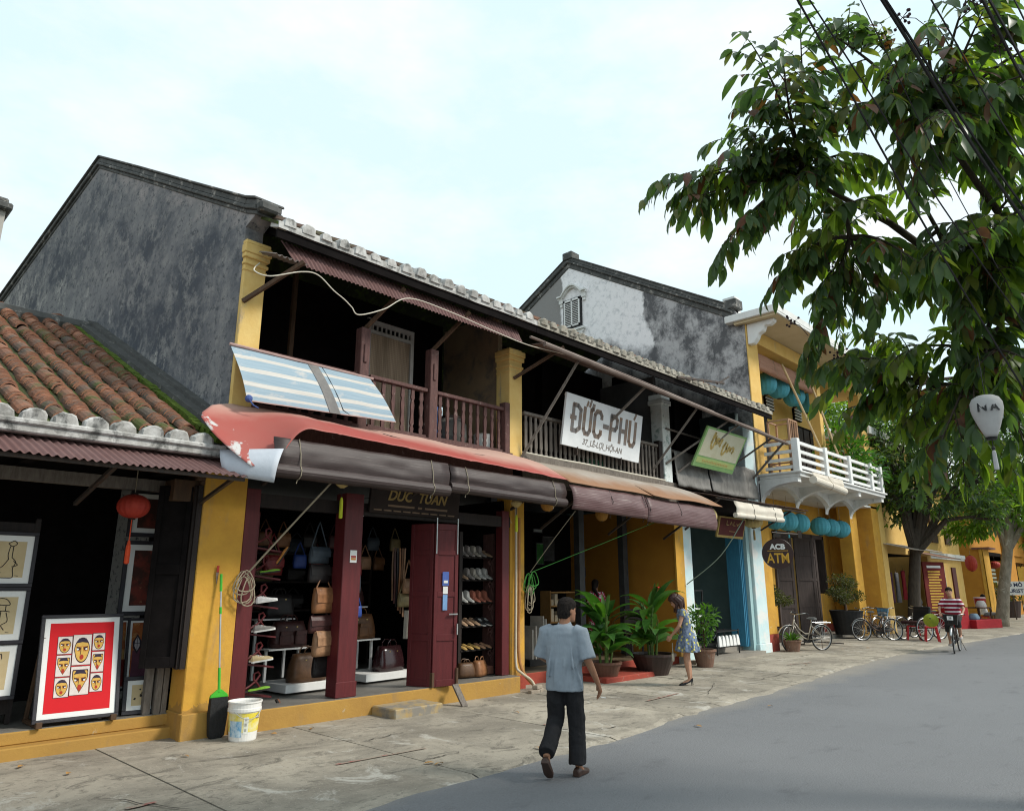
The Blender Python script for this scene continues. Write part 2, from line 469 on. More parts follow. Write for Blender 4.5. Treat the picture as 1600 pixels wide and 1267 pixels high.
def mat_asphalt():
    m, nt, p, out = newmat('worn asphalt')
    f = noise(nt, 0.35, 8, 0.6)
    c = mixc(nt, ramp(nt, f, 0.35, 0.65), (0.162, 0.164, 0.169), (0.130, 0.132, 0.137))
    c = mixc(nt, ramp(nt, noise(nt, 140, 3, 0.6), 0.35, 0.7), c, (0.215, 0.22, 0.228))
    c = mixc(nt, ramp(nt, noise(nt, 38, 4, 0.7), 0.60, 0.74), c, (0.085, 0.087, 0.093))
    c = mixc(nt, ramp(nt, noise(nt, 2.2, 10, 0.75, (.5, 1, 1)), 0.56, 0.72), c, (0.125, 0.127, 0.133))
    c = mixc(nt, ramp(nt, noise(nt, 9, 6, 0.7), 0.68, 0.72), c, (0.26, 0.255, 0.24))
    dust = ramp(nt, mth(nt, 'ADD', lin(nt, -0.02, 1, 0, -5.35), mth(nt, 'MULTIPLY', noise(nt, 0.9, 8, 0.65), 1.2)), 0.30, 0.85)
    c = mixc(nt, mth(nt, 'MULTIPLY', dust, 0.7), c, (0.29, 0.265, 0.225))
    finish(nt, p, c, 0.85, 0, 0.25, 0.5, 45)
    return m

def mat_pavement():
    m, nt, p, out = newmat('stained cement paving')
    oi = nt.nodes.new('ShaderNodeObjectInfo')
    c = mixc(nt, ramp(nt, noise(nt, 0.8, 9, 0.66, (1, 1, 1), 0.6), 0.41, 0.60), (0.375, 0.335, 0.27), (0.235, 0.21, 0.17))
    c = mixc(nt, ramp(nt, noise(nt, 2.6, 10, 0.74, (1, 1.6, 1), 1.2), 0.53, 0.64), c, (0.15, 0.135, 0.11))
    c = mixc(nt, ramp(nt, noise(nt, 1.1, 10, 0.75, (1.5, 1, 1), 0.8), 0.56, 0.64), c, (0.46, 0.435, 0.38))
    c = mixc(nt, ramp(nt, noise(nt, 26, 6, 0.7), 0.57, 0.72), c, (0.16, 0.145, 0.12))
    c = mixc(nt, ramp(nt, noise(nt, 5.5, 10, 0.78, (1, .6, 1), .4), 0.57, 0.66), c, (0.20, 0.18, 0.145))
    c = mixc(nt, ramp(nt, noise(nt, 70, 3, 0.6), 0.62, 0.70), c, (0.47, 0.43, 0.36))
    c = mixc(nt, ramp(nt, noise(nt, 1.9, 8, 0.7, (1, 1, 1), 0.2), 0.66, 0.73), c, (0.11, 0.115, 0.05))
    hs = nt.nodes.new('ShaderNodeHueSaturation'); mr = nt.nodes.new('ShaderNodeMapRange')
    mr.inputs['To Min'].default_value = 0.9; mr.inputs['To Max'].default_value = 1.08
    nt.links.new(oi.outputs['Random'], mr.inputs['Value']); nt.links.new(mr.outputs['Result'], hs.inputs['Value'])
    nt.links.new(c, hs.inputs['Color'])
    finish(nt, p, hs.outputs['Color'], 0.92, 0, 0.25, 0.35, 12)
    return m

M_RIM = pm('broken clay edge', (0.36, 0.17, 0.10), (0.20, 0.10, 0.07), 9, rough=1)
M_TILE, M_MOSS, M_MORT, M_MORTO, M_TIN, M_COP = mat_tile(), mat_moss(), mat_mortar(), mat_mortar_old(), mat_tin(), mat_coping()
M_GAB, M_GABW, M_PAVE, M_ASPH = mat_gable(), mat_gable_white(), mat_pavement(), mat_asphalt()

# ------------------------------------------------------------------ ground, road, pavement
b = MB(); b.quad((-300, -300, -0.03), (900, -300, -0.03), (900, 400, -0.03), (-300, 400, -0.03))
tag(b.build('ground', pm('bare earth', (0.20, 0.18, 0.15), (0.15, 0.135, 0.11), 0.3, rough=1)), kind='structure')
EDGE = [(-40, 5.1), (0, 5.2), (3.5, 5.30), (4.7, 5.36), (7.2, 5.42), (10, 5.74), (12.2, 5.80), (17.2, 6.28), (20.5, 6.40), (23.7, 6.36), (28, 6.10), (33, 5.78), (45, 5.6), (80, 5.5), (300, 5.5)]
def edge_y(x):
    for (a, ya), (c, yc) in zip(EDGE, EDGE[1:]):
        if a <= x <= c:
            y = ya + (yc - ya) * (x - a) / (c - a); break
    return y + 0.08 * mnoise.noise(V(x * 1.3, 0, 0)) + 0.06 * mnoise.noise(V(x * 4.3, 3, 0))
xs = [-40, -20, -8] + [i * 0.22 for i in range(-10, 190)] + [45, 60, 80, 120, 200, 300]
b = MB()
for a, c in zip(xs, xs[1:]):
    b.add([(a, -6, 0), (c, -6, 0), (c, 4, 0.0), (a, 4, 0.0)], [(0, 1, 2, 3)])
    b.add([(a, 4, 0.0), (c, 4, 0.0), (c, 7.2, -0.012), (a, 7.2, -0.012)], [(0, 1, 2, 3)])
tag(b.build('road', M_ASPH), kind='structure')

pav = tag(thing('pavement', None, None), kind='structure')
b = MB()
for a, c in zip(xs, xs[1:]):
    b.quad((a, edge_y(a) + 0.14, -0.008), (c, edge_y(c) + 0.14, -0.008), (c, 16, -0.008), (a, 16, -0.008))
b.build('paving_bed', pm('joint dirt', (0.09, 0.075, 0.055), (0.06, 0.05, 0.04), 9, rough=1, bump=0.3), pav)
# slabs: big cast panels near, short ones farther along
cuts = [-12, -8, -5.2, -2.2, 0.4, 2.9, 5.0, 7.25, 9.2, 10.3, 11.35, 12.5, 13.6, 14.8, 16.0, 17.3, 18.5, 19.8, 21.2, 22.6, 24.2, 26, 28, 30, 33, 36, 40, 46, 55, 70, 100, 160]
rs = random.Random(3)
for k, (a, c) in enumerate(zip(cuts, cuts[1:])):
    ny = 1 if c < 9 else (2 if c < 25 else 1)
    for j in range(ny):
        g = 0.006 + 0.004 * rs.random()
        n = max(3, int((c - a) / 0.22))
        top = 0.012 + 0.006 * rs.random()
        t0, t1 = (rs.uniform(-.003, .003), rs.uniform(-.003, .003))
        sk = rs.uniform(-0.10, 0.10)
        b = MB(); lo, hi = [], []
        for i in range(n + 1):
            x = a + g + (c - a - 2 * g) * i / n
            ye = edge_y(x)
            yb = 16.0 if x > 19.3 else 9.3
            ym = ye + (9.3 - ye) * 0.5
            y0 = (ye if j == 0 else ym + g); y1 = (ym - g if (ny == 2 and j == 0) else yb)
            lo.append((x, y0)); hi.append((x, y1))
        def sx(x, y): return x + sk * (y - 7.0) * (1 if abs(x - a) < .03 or abs(x - c) < .03 else 0.5) * 0
        for i in range(n):
            z = lambda x, y: top + t0 * (x - a) / (c - a) + t1 * (y - 7) / 3
            (xa, ya), (xb, yb_) = lo[i], lo[i + 1]; (xc, yc), (xd, yd) = hi[i], hi[i + 1]
            b.quad((xa, ya, z(xa, ya)), (xb, yb_, z(xb, yb_)), (xd, yd, z(xd, yd)), (xc, yc, z(xc, yc)))
            rag = lambda x, y: y - 0.13 - 0.09 * mnoise.noise(V(x * 9, y, 5))
            b.quad((xa, rag(xa, ya), -0.012), (xb, rag(xb, yb_), -0.012), (xb, yb_, z(xb, yb_)), (xa, ya, z(xa, ya)))
        for L_, f in ((0, 1), (n, -1)):
            (xa, ya), (xc, yc) = lo[L_], hi[L_]
            b.quad((xa, ya, -0.012), (xa, ya, z(xa, ya)), (xc, yc, z(xc, yc)), (xc, yc, -0.012))
        b.build('paving_slab', M_PAVE, pav)
# red paint lines left on the paving
REDL = pm('worn red paint line', (0.30, 0.12, 0.10), (0.29, 0.24, 0.19), 9, 0.40, 0.54, rough=0.9)
b = MB()
for (x0, y0, x1, y1, w) in ((4.30, 6.55, 5.38, 6.49, .05), (9.80, 6.61, 10.83, 6.68, .06), (2.36, 6.50, 2.60, 6.52, .07), (7.26, 6.45, 7.54, 6.48, .04), (16.3, 7.25, 17.2, 7.05, .05)):
    n = 12
    for i in range(n):
        xa, xb = x0 + (x1 - x0) * i / n, x0 + (x1 - x0) * (i + 1) / n
        ya, yb = y0 + (y1 - y0) * i / n, y0 + (y1 - y0) * (i + 1) / n
        wa, wb = w * (.8 + .5 * mnoise.noise(V(xa * 6, 1, 0))), w * (.8 + .5 * mnoise.noise(V(xb * 6, 1, 0)))
        b.quad((xa, ya - wa / 2, .0255), (xb, yb - wb / 2, .0255), (xb, yb + wb / 2, .0255), (xa, ya + wa / 2, .0255))
b.build('painted_line', REDL, pav)
# sunken cracks and broken joints: thin dark chips lying in the paving
cr_ = random.Random(9)
b = MB()
for (x0, y0, x1, y1) in ((5.1, 7.25, 5.75, 7.35), (4.9, 6.05, 5.5, 6.1), (7.4, 5.75, 8.0, 5.70), (10.9, 6.2, 12.4, 6.9), (11.3, 7.6, 11.2, 6.1), (13.2, 6.5, 14.9, 6.6), (13.5, 7.9, 13.3, 6.2), (2.3, 7.0, 2.7, 6.1), (15.3, 6.9, 16.4, 6.6), (9.3, 7.8, 10.2, 7.2), (3.2, 7.7, 4.6, 7.4)):
    n = 14
    P_ = []
    for i in range(n + 1):
        t = i / n
        P_.append(V(x0 + (x1 - x0) * t + .05 * mnoise.noise(V(t * 5, x0, 0)), y0 + (y1 - y0) * t + .07 * mnoise.noise(V(t * 5, y0, 7)), .0262))
    for i in range(n):
        w = .014 * (1 - abs(2 * i / n - 1)) ** .5 * cr_.uniform(.2, .75) + .001
        d = (P_[i + 1] - P_[i]).normalized(); q = V(-d.y, d.x, 0) * w
        b.quad(P_[i] - q, P_[i + 1] - q, P_[i + 1] + q, P_[i] + q)
b.build('cracks', pm('crack dirt', (0.05, 0.045, 0.038), (0.07, 0.06, 0.05), 20, rough=1, bump=0), pav)
KSK = 0.13                                    # the gable walls stand a little out of square
def gx(y, x0=3.95): return x0 - KSK * (y - 9.0)

def half_tile(w, L, h, t=0.014, n=6):
    """one curved clay tile lying along +y, arched in x, lower end at y = 0"""
    b = MB(); out, inn = [], []
    for end in (0, 1):
        for k in range(n + 1):
            a = math.pi * k / n
            ta = 1 - 0.06 * end
            out.append((-math.cos(a) * w / 2 * ta, end * L, math.sin(a) * h * ta))
    for end in (0, 1):
        for k in range(n + 1):
            a = math.pi * k / n
            inn.append((-math.cos(a) * (w / 2 - t), end * L, math.sin(a) * (h - t)))
    N = n + 1
    vs = out + inn
    fs = []
    b.add(vs, [(k, k + 1, N + k + 1, N + k) for k in range(n)], 0)
    b.f += [(2 * N + k, 2 * N + k + 1, k + 1, k) for k in range(n)]; b.m += [1] * n
    return b

def eave_cap_mesh(name, w, h, d, mat, seed):
    b = MB(); rs_ = random.Random(seed)
    rings = []
    for i, (y, s) in enumerate(((0.0, 0.86), (0.02, 1.0), (d * 0.6, 1.0), (d, 0.9))):
        ring = []
        for k in range(9):
            a = math.pi * k / 8
            j = 1 + rs_.uniform(-.07, .07)
            ring.append((-math.cos(a) * w / 2 * s * j, y, math.sin(a) ** 0.7 * h * s * j - 0.0))
        ring.append((w / 2 * s, y, -0.03)); ring.append((-w / 2 * s, y, -0.03))
        rings.append(ring)
    b.loft(rings)
    return b.mesh(name, mat, smooth=False)

# ================================================================== art shop (single storey, tiled roof)
art = thing('art_shop', 'low yellow walled art shop with mossy clay tile roof and brown tin awning', 'shop', (1.0, 9.0, 0))
b = MB()
b.box(-9, 3.72, 9.05, 9.4, -0.02, 0.135)
b.box(-9, 3.70, 9.20, 9.45, 0.135, 0.262)
b.build('plinth', YEL, art, bevel=.012)
b = MB(); b.box(-9, 3.72, 9.45, 16, 0.0, 0.255); b.box(-9, 3.70, 9.21, 9.45, .262, .268)
b.build('floor', FLOORM, art)
b = MB()
b.box(3.70, 4.25, 8.85, 9.25, 0.0, 3.25)
b.box(3.66, 4.27, 8.74, 8.85, -0.01, 0.30)
b.box(3.68, 3.70, 8.85, 9.25, 0.0, 0.30)
b.build('pillar', YEL, art, bevel=.012)
b = MB()
for z0, z1, o in ((2.93, 2.98, .05), (2.98, 3.06, .10), (3.06, 3.12, .07)): b.box(3.70 - o, 3.70, 8.85, 9.3, z0, z1)
b.box(3.36, 3.70, 8.92, 9.3, 2.72, 2.98)
b.build('corbel', BRNW, art, bevel=.006)
b = MB()
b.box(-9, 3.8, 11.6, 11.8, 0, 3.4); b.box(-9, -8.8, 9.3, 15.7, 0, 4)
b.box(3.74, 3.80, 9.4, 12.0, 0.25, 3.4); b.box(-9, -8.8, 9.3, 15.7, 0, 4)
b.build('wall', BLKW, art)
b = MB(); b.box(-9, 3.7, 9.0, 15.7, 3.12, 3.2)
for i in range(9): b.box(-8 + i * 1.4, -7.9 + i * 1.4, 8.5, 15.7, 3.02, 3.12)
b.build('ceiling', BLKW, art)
b = MB()
b.box(3.42, 3.50, 9.25, 9.33, .27, 3.0); b.box(3.53, 3.60, 9.22, 9.32, .27, 3.0); b.box(3.61, 3.67, 9.22, 9.32, .27, 3.0)
b.box(-9, 3.66, 9.22, 9.32, 2.84, 2.98)
b.build('door_frame', GREYW, art)
# open shutter door standing out from the frame
b = MB()
sh0, sh1 = V(3.26, 9.10, 0), V(3.60, 8.93, 0)
def shx(t, z, o=0): p = sh0.lerp(sh1, t); return V(p.x - .45 * o, p.y - .9 * o, z)
b.prism([shx(0, .80), shx(1, .80), shx(1, 2.9), shx(0, 2.9)], (.012, .025, 0))
for (t0, t1, z0, z1) in ((0, .16, .80, 2.9), (.84, 1, .80, 2.9), (.16, .84, .80, .92), (.16, .84, 1.85, 1.97), (.16, .84, 2.78, 2.9)):
    b.prism([shx(t0, z0, .0), shx(t1, z0, .0), shx(t1, z1, .0), shx(t0, z1, .0)], (-.010, -.02, 0))
b.build('shutter', BLKW, art, bevel=.004)
b = MB(); b.box(3.63, 3.69, 8.86, 8.97, .78, 2.92); b.box(3.60, 3.63, 8.89, 8.97, .78, 2.92)
b.build('shutter_jamb', DARKW, art)
# roof: bed, flashing against the gable, tiles row by row
EY, EZ, RY, SL = 8.42, 3.33, 13.3, 0.535
def rz_(y): return EZ + SL * (y - EY)
b = MB()
b.prism([(-9, EY, EZ - .04), (3.62, EY, EZ - .04), (3.2, RY, rz_(RY) - .04), (-9, RY, rz_(RY) - .04)], (0, 0, .05))
b.prism([(-9, RY, rz_(RY) - .04), (3.2, RY, rz_(RY) - .04), (2.8, 17.5, rz_(RY) - 2.2), (-9, 17.5, rz_(RY) - 2.2)], (0, 0, .05))
b.build('roof_bed', M_MOSS, art)
b = MB()
pts = [(gx(y) - .30, y, rz_(y)) for y in (8.5, 10, 11.5, 13.3)]
for (a, c) in zip(pts, pts[1:]):
    for (o0, o1, h0, h1) in ((0.0, .16, 0, .16), (.16, .40, 0, .22)):
        A = [(a[0] + o0, a[1], a[2] + h0), (a[0] + o1, a[1], a[2] + h0), (a[0] + o1, a[1], a[2] + h1), (a[0] + o0, a[1], a[2] + h1)]
        B = [(c[0] + o0, c[1], c[2] + h0), (c[0] + o1, c[1], c[2] + h0), (c[0] + o1, c[1], c[2] + h1), (c[0] + o0, c[1], c[2] + h1)]
        b.loft([A, B])
b.build('flashing', pm('dark mortar flashing', (0.085, 0.085, 0.08), (0.05, 0.05, 0.048), 4, bump=.3, bscale=15, c3=(0.20, 0.19, 0.17), s3=7, q0=.6, q1=.7), art)
b = MB()
for (a, c) in zip(pts, pts[1:]):
    for q in range(16):
        t0, t1 = q / 16, (q + 1) / 16
        p, q_ = V(*a).lerp(V(*c), t0), V(*a).lerp(V(*c), t1)
        w = .075 + .05 * mnoise.noise(p * 2.3)
        b.obox((p + q_) / 2 + V(-.02, 0, .055), (q_ - p) * .52, (w, 0, 0), (0, -.015, .035 + .03 * mnoise.noise(p * 4)))
b.build('moss_strip', pm('bright moss', (0.11, 0.17, 0.015), (0.06, 0.09, 0.012), 14, bump=.8, bscale=70, rough=1), art)
# ridge roll
b = MB(); b.tube([(x, RY + .05 * math.sin(x), rz_(RY) + .05) for x in (-9, -5, -2, 0, 1.5, 2.6, 3.35)], .14, 8)
b.build('ridge_roll', M_COP, art)
L_ROW = (RY - EY) * math.sqrt(1 + SL * SL)
ang = math.atan(SL)
tm = [half_tile(.182, .30, .088, .020, 7).mesh('clay_tile', [M_TILE, M_RIM]), half_tile(.172, .30, .082, .020, 7).mesh('clay_tile', [M_TILE, M_RIM]), half_tile(.190, .30, .092, .022, 7).mesh('clay_tile', [M_TILE, M_RIM])]
rt = random.Random(11)
places = []
for i in range(22):
    x = 3.41 - .286 * i
    s = .12; 
    while s < L_ROW - .12:
        run = [rt.uniform(.20, .32)] * rt.choice((1, 1, 1, 2)) + [rt.uniform(.042, .066) for _ in range(rt.randint(4, 11))]
        for st in run:
            # upper end of the row leans with the gable wall
            xx = x - KSK * .75 * s * math.cos(ang)
            places.append((xx + rt.uniform(-.012, .012), s, rt.uniform(-.045, .045), rt.choice(tm), rt.uniform(-.008, .010), -.06 if st > .1 else -.20 + rt.uniform(-.03, .03)))
            s += st
def tile_matrix(p):
    x, s, tw, me, dz = p[:5]
    y = EY + s * math.cos(ang); z = EZ + s * math.sin(ang) + .035 + dz
    return Matrix.Translation((x, y, z)) @ Matrix.Rotation(ang + p[5], 4, 'X') @ Matrix.Rotation(tw + KSK * .7, 4, 'Z')
def tile_seen(p):
    x, s = p[0], p[1]
    y = EY + s * math.cos(ang)
    return x > 0.10 + .158 * y                       # inside the picture's left edge
near = sorted([p for p in places if tile_seen(p)], key=lambda p: p[1] * 1.0 + (3.5 - p[0]) * .15)[:300]
nid = set(id(p) for p in near)
org = origin_of(art)
for p in near:
    o = link('roof_tile', p[3], art)
    M_ = tile_matrix(p)
    o.matrix_local = Matrix.Translation(-org) @ M_
b = MB()
for p in places:
    if id(p) in nid: continue
    M_ = tile_matrix(p)
    b.add([M_ @ v.co for v in p[3].vertices], [tuple(f.vertices) for f in p[3].polygons]); b.m[-len(p[3].polygons):] = [f.material_index for f in p[3].polygons]
o = b.build('roof_tiles_upper', [M_TILE, M_RIM], art); o['kind'] = 'stuff'
# eave: white mortar band and end caps
b = MB(); b.box(-9, 3.66, EY - .10, EY + .05, EZ - .13, EZ - .005); b.box(-9, 3.68, EY - .13, EY - .10, EZ - .05, EZ + .012)
b.build('eave_band', M_MORT, art, bevel=.015)
caps = [eave_cap_mesh('mortar_cap', .235, .125, .20, M_MORT, k) for k in range(4)]
for i in range(22):
    link('mortar_cap', caps[i % 4], art, V(3.41 - .286 * i, EY - .10, EZ + .01) - org, (R(6), 0, rt.uniform(-.06, .06)))
# corrugated tin awning
def corr(p0, p1, q0, q1, pitch, amp, thick=.004, sag=.0, nseg=3, jag=.0, seed=1):
    """corrugated sheet: p0->p1 top edge, q0->q1 lower edge"""
    p0, p1, q0, q1 = map(Vector, (p0, p1, q0, q1))
    L = (p1 - p0).length
    nu = int(L / pitch * 8)
    nrm = (p1 - p0).cross(q0 - p0).normalized()
    if nrm.z < 0: nrm = -nrm
    rj = random.Random(seed); jv = [rj.uniform(-jag, jag) for _ in range(int(L / .75) + 2)]
    def fn(u, v):
        p = p0.lerp(p1, u).lerp(q0.lerp(q1, u), v)
        d = amp * math.sin(2 * math.pi * u * L / pitch)
        k = int(u * L / .75)
        return p + nrm * (d + sag * mnoise.noise(V(u * 7, v * 2, seed))) + V(0, -jv[k] * v, -.3 * jv[k] * v)
    return fn, nu, nseg, thick
b = MB(); fn, nu, nv, th = corr((-3.5, 8.62, 3.26), (3.74, 8.62, 3.255), (-3.5, 7.92, 2.955), (3.86, 7.92, 2.94), .076, .012, sag=.012, jag=.02)
b.grid(fn, nu, nv, thick=-th)
b.build('tin_awning', M_TIN, art, smooth=False)
for x in (-2.2, .6, 2.4, 3.66):
    b = MB(); b.bar((x, 9.2, 2.62), (x + .02, 8.02, 2.93), .04); b.build('awning_strut', STEEL, art)
b = MB(); b.box(-3.4, 3.8, 8.0, 8.04, 2.90, 2.94); b.build('awning_bar', STEEL, art)

# pale building seen past the left end of the roof
far = thing('pale_building', 'pale stained rear building with dark coping at far left edge of the roofs', 'building', (-1.0, 24, 0))
b = MB(); b.box(-12, 3.04, 22.0, 34, 0, 11.55); b.build('wall', pm('stained pale plaster', (0.42, 0.40, 0.36), (0.30, 0.28, 0.25), 1.2, c3=(0.20, 0.17, 0.12), s3=1.5, q0=.55, q1=.65, st3=(1, 1, .5)), far)
b = MB(); b.box(-12, 3.16, 21.8, 34.2, 11.55, 11.75); b.box(-12, 3.06, 21.9, 34.1, 11.75, 11.9); b.build('coping', M_COP, far, bevel=.04)

# ================================================================== long gable wall and two-storey houses
EV_Y, EV_Z, HRY = 8.36, 6.42, 14.2
def hz_(y): return EV_Z + .09 + .526 * (y - EV_Y)
ROWS = .286

def house_roof(parent, x0, x1, mort, capw, caph, seed, ridge_y=HRY):
    rr = random.Random(seed); og = origin_of(parent)
    b = MB()
    y0 = EV_Y + .02
    b.prism([(x0, y0, hz_(y0) - .05), (x1, y0, hz_(y0) - .05), (x1, ridge_y, hz_(ridge_y) - .05), (x0 - (KSK * 5 if x0 < 4.2 else 0), ridge_y, hz_(ridge_y) - .05)], (0, 0, .05))
    b.prism([(x0 - (KSK * 5 if x0 < 4.2 else 0), ridge_y, hz_(ridge_y) - .05), (x1, ridge_y, hz_(ridge_y) - .05), (x1, 18, hz_(ridge_y) - 2.0), (x0 - (KSK * 9 if x0 < 4.2 else 0), 18, hz_(ridge_y) - 2.0)], (0, 0, .05))
    b.build('roof_bed', M_MOSS, parent)
    b = MB()
    n = int((x1 - x0) / ROWS)
    cap_m = [eave_cap_mesh('mortar_cap', capw, caph, .22, mort, seed + k) for k in range(4)]
    for i in range(n):
        x = x0 + .16 + i * ROWS
        b.tube([(x, EV_Y + .1, hz_(EV_Y + .1)), (x, 11, hz_(11)), (x, ridge_y, hz_(ridge_y))], .085, 7)
        s_ = rr.uniform(.9, 1.1)
        link('mortar_cap', cap_m[i % 4], parent, V(x, EV_Y - .02 + rr.uniform(-.02, .01), EV_Z + .085 + rr.uniform(-.012, .012)) - og, (R(rr.uniform(-8, 14)), 0, rr.uniform(-.1, .1))).scale = (s_, 1, s_)
    o = b.build('tile_rows', M_TILE, parent); o['kind'] = 'stuff'
    b = MB()
    m = max(2, int((x1 - x0) / .5))
    for i in range(m):
        xa, xb = x0 + (x1 - x0) * i / m, x0 + (x1 - x0) * (i + 1) / m
        dz = .012 * mnoise.noise(V(xa * 2, seed, 0)); dz2 = .012 * mnoise.noise(V(xb * 2, seed, 0))
        A = [(xa, EV_Y, EV_Z + dz), (xa, EV_Y + .25, EV_Z + .1 + dz), (xa, EV_Y + .25, EV_Z + .2 + dz), (xa, EV_Y, EV_Z + .10 + dz)]
        B = [(xb, EV_Y, EV_Z + dz2), (xb, EV_Y + .25, EV_Z + .1 + dz2), (xb, EV_Y + .25, EV_Z + .2 + dz2), (xb, EV_Y, EV_Z + .10 + dz2)]
        b.loft([A, B])
    b.build('eave_band', mort, parent)
    b = MB()
    b.box(x0, x1, EV_Y + .03, EV_Y + .07, EV_Z - .13, EV_Z - .005)
    b.build('fascia_board', BLKW, parent)
    k = x0 + .2
    while k < x1:
        b = MB(); b.bar((k, EV_Y + .06, EV_Z - .05), (k, 10.6, EV_Z - .05 + .526 * 2.2), .07, .10); k += .62
        b.build('rafter', BLKW, parent)

def baluster_mesh(name, mat, h, w=.062, t=.028, style=0):
    """flat sawn baluster with a waisted outline"""
    prof = [(0, .75), (.10, 1), (.16, .55), (.22, 1), (.42, .62), (.62, 1), (.74, .55), (.80, 1), (.90, .8), (1, .8)] if style == 0 else [(0, 1), (.12, .6), (.2, 1), (.5, .85), (.8, 1), (.88, .6), (1, 1)]
    b = MB()
    b.loft([[(-w / 2 * s, -t / 2, z * h), (w / 2 * s, -t / 2, z * h), (w / 2 * s, t / 2, z * h), (-w / 2 * s, t / 2, z * h)] for z, s in prof])
    return b.mesh(name, mat)

def balustrade(parent, x0, x1, y, z0, z1, mat, step, style=0, w=.062, rail=.06):
    og = origin_of(parent)
    b = MB(); b.box(x0, x1, y - .05, y + .05, z1 - rail, z1); bal = b.build('balustrade', mat, parent, bevel=.006)
    b = MB(); b.box(x0, x1, y - .035, y + .035, z0, z0 + .06); b.build('bottom_rail', mat, bal)
    me = baluster_mesh('baluster', mat, z1 - z0 - rail - .06, w, .03, style)
    n = int((x1 - x0) / step)
    rr = random.Random(int(x0 * 10))
    for i in range(n):
        x = x0 + (x1 - x0) * (i + .5) / n
        link('baluster', me, bal, V(x, y, z0 + .06) - og, (rr.uniform(-.01, .01), rr.uniform(-.012, .012), rr.uniform(-.2, .2)))
    return bal

# ---- leather goods house
lea = thing('leather_shop_house', 'two storey shophouse with big grey gable wall, maroon balcony and red tin awning', 'house', (6.5, 9.0, 0))
prof = [(9.0, -0.02), (9.0, 6.60), (8.76, 6.74), (14.2, 9.60), (18.3, 7.72), (18.3, -0.02)]
b = MB(); b.prism([(gx(y), y, z) for y, z in prof], (.28, .036, 0))
b.build('gable_wall', M_GAB, lea)
b = MB()
def coping(bm, pts, x0f, layers):
    for (o, h0, h1) in layers:
        for (a, c) in zip(pts, pts[1:]):
            A = [(x0f(a[0]) - o, a[0], a[1] + h0), (x0f(a[0]) + .32 + o, a[0], a[1] + h0), (x0f(a[0]) + .32 + o, a[0], a[1] + h1), (x0f(a[0]) - o, a[0], a[1] + h1)]
            B = [(x0f(c[0]) - o, c[0], c[1] + h0), (x0f(c[0]) + .32 + o, c[0], c[1] + h0), (x0f(c[0]) + .32 + o, c[0], c[1] + h1), (x0f(c[0]) - o, c[0], c[1] + h1)]
            bm.loft([A, B])
cp = [(8.74, 6.80), (9.0, 6.90), (10.5, 7.68), (12.4, 8.68), (14.2, 9.61), (16.2, 8.69), (18.4, 7.68)]
coping(b, cp, gx, ((.02, -.10, -.03), (.06, -.03, .03), (.035, .03, .13), (.07, .13, .17)))
b.build('coping', M_COP, lea, bevel=.012)
b = MB(); b.box(3.95, 4.24, 8.60, 8.75, 6.74, 6.88)
b.build('coping_scroll', M_COP, lea, bevel=.03)
b = MB(); b.box(4.27, 9.17, 8.65, 8.95, -0.02, .262); b.build('plinth', YEL, lea, bevel=.012)
b = MB(); b.box(4.27, 9.17, 8.95, 18, 0, .255); b.box(4.27, 9.17, 8.66, 8.95, .262, .268); b.build('floor', FLOORM, lea)
b = MB(); b.box(6.20, 7.03, 8.12, 8.65, 0, .135); b.build('door_step', pm('yellow edged cement step', (0.30, 0.27, 0.21), (0.40, 0.27, 0.10), 5, rough=.9, c3=(0.22, 0.2, 0.17), s3=4, q0=.5, q1=.6), lea, bevel=.015)
# ground floor posts and door panels
b = MB(); b.box(4.26, 4.46, 8.88, 9.05, .27, 2.95); b.build('door_post', MAROON, lea, bevel=.008)
b = MB(); b.box(5.66, 5.96, 8.72, 8.98, .27, 3.0); b.box(5.645, 5.975, 8.705, 8.72, .27, .47); b.build('door_post', MAROON, lea, bevel=.008)
b = MB(); b.box(8.96, 9.13, 8.88, 9.05, .27, 3.0); b.build('door_post', MAROON, lea, bevel=.008)
b = MB(); b.box(4.27, 9.17, 8.9, 9.0, 2.72, 2.9); b.build('lintel', DARKW, lea)
def panel_door(parent, name, x0, x1, y0, y1, z0, z1, mat):
    """ledged door leaf with four sunk panels between (x0,y0) and (x1,y1)"""
    P = lambda t, z, o: V(x0 + (x1 - x0) * t, y0 + (y1 - y0) * t, z) + nrm * o
    nrm = V(y1 - y0, -(x1 - x0), 0).normalized()
    b = MB()
    b.prism([P(0, z0, 0), P(1, z0, 0), P(1, z1, 0), P(0, z1, 0)], -nrm * .03)
    H = z1 - z0
    zs = [0, .05, .26, .30, .52, .55, .93, 1.0]
    for t0, t1, a, c in ((0, .14, 0, 1), (.86, 1, 0, 1), (.14, .86, 0, .04), (.14, .86, .27, .31), (.14, .86, .54, .57), (.14, .86, .80, .83), (.14, .86, .96, 1)):
        b.prism([P(t0, z0 + a * H, 0), P(t1, z0 + a * H, 0), P(t1, z0 + c * H, 0), P(t0, z0 + c * H, 0)], nrm * .014)
    o = b.build(name, mat, parent, bevel=.003)
    return o, P
dl, P = panel_door(lea, 'door_leaf', 7.26, 7.64, 8.66, 8.55, .27, 2.66, MAROON)
b = MB(); b.bar(P(.62, 1.30, .03), P(.98, 1.30, .03), .02); b.box(7.60, 7.62, 8.50, 8.52, 1.0, 1.16)
b.tube([P(.05, 2.2, .02), P(.05, 2.75, .02)], .012, 6); b.tube([P(.95, 2.2, .02), P(.95, 2.75, .02)], .012, 6)
b.build('bolt', CHROME, dl)
b = MB(); b.prism([P(.33, 1.72, .016), P(.60, 1.72, .016), P(.60, 1.93, .016), P(.33, 1.93, .016)], (0, -.002, 0), 0)
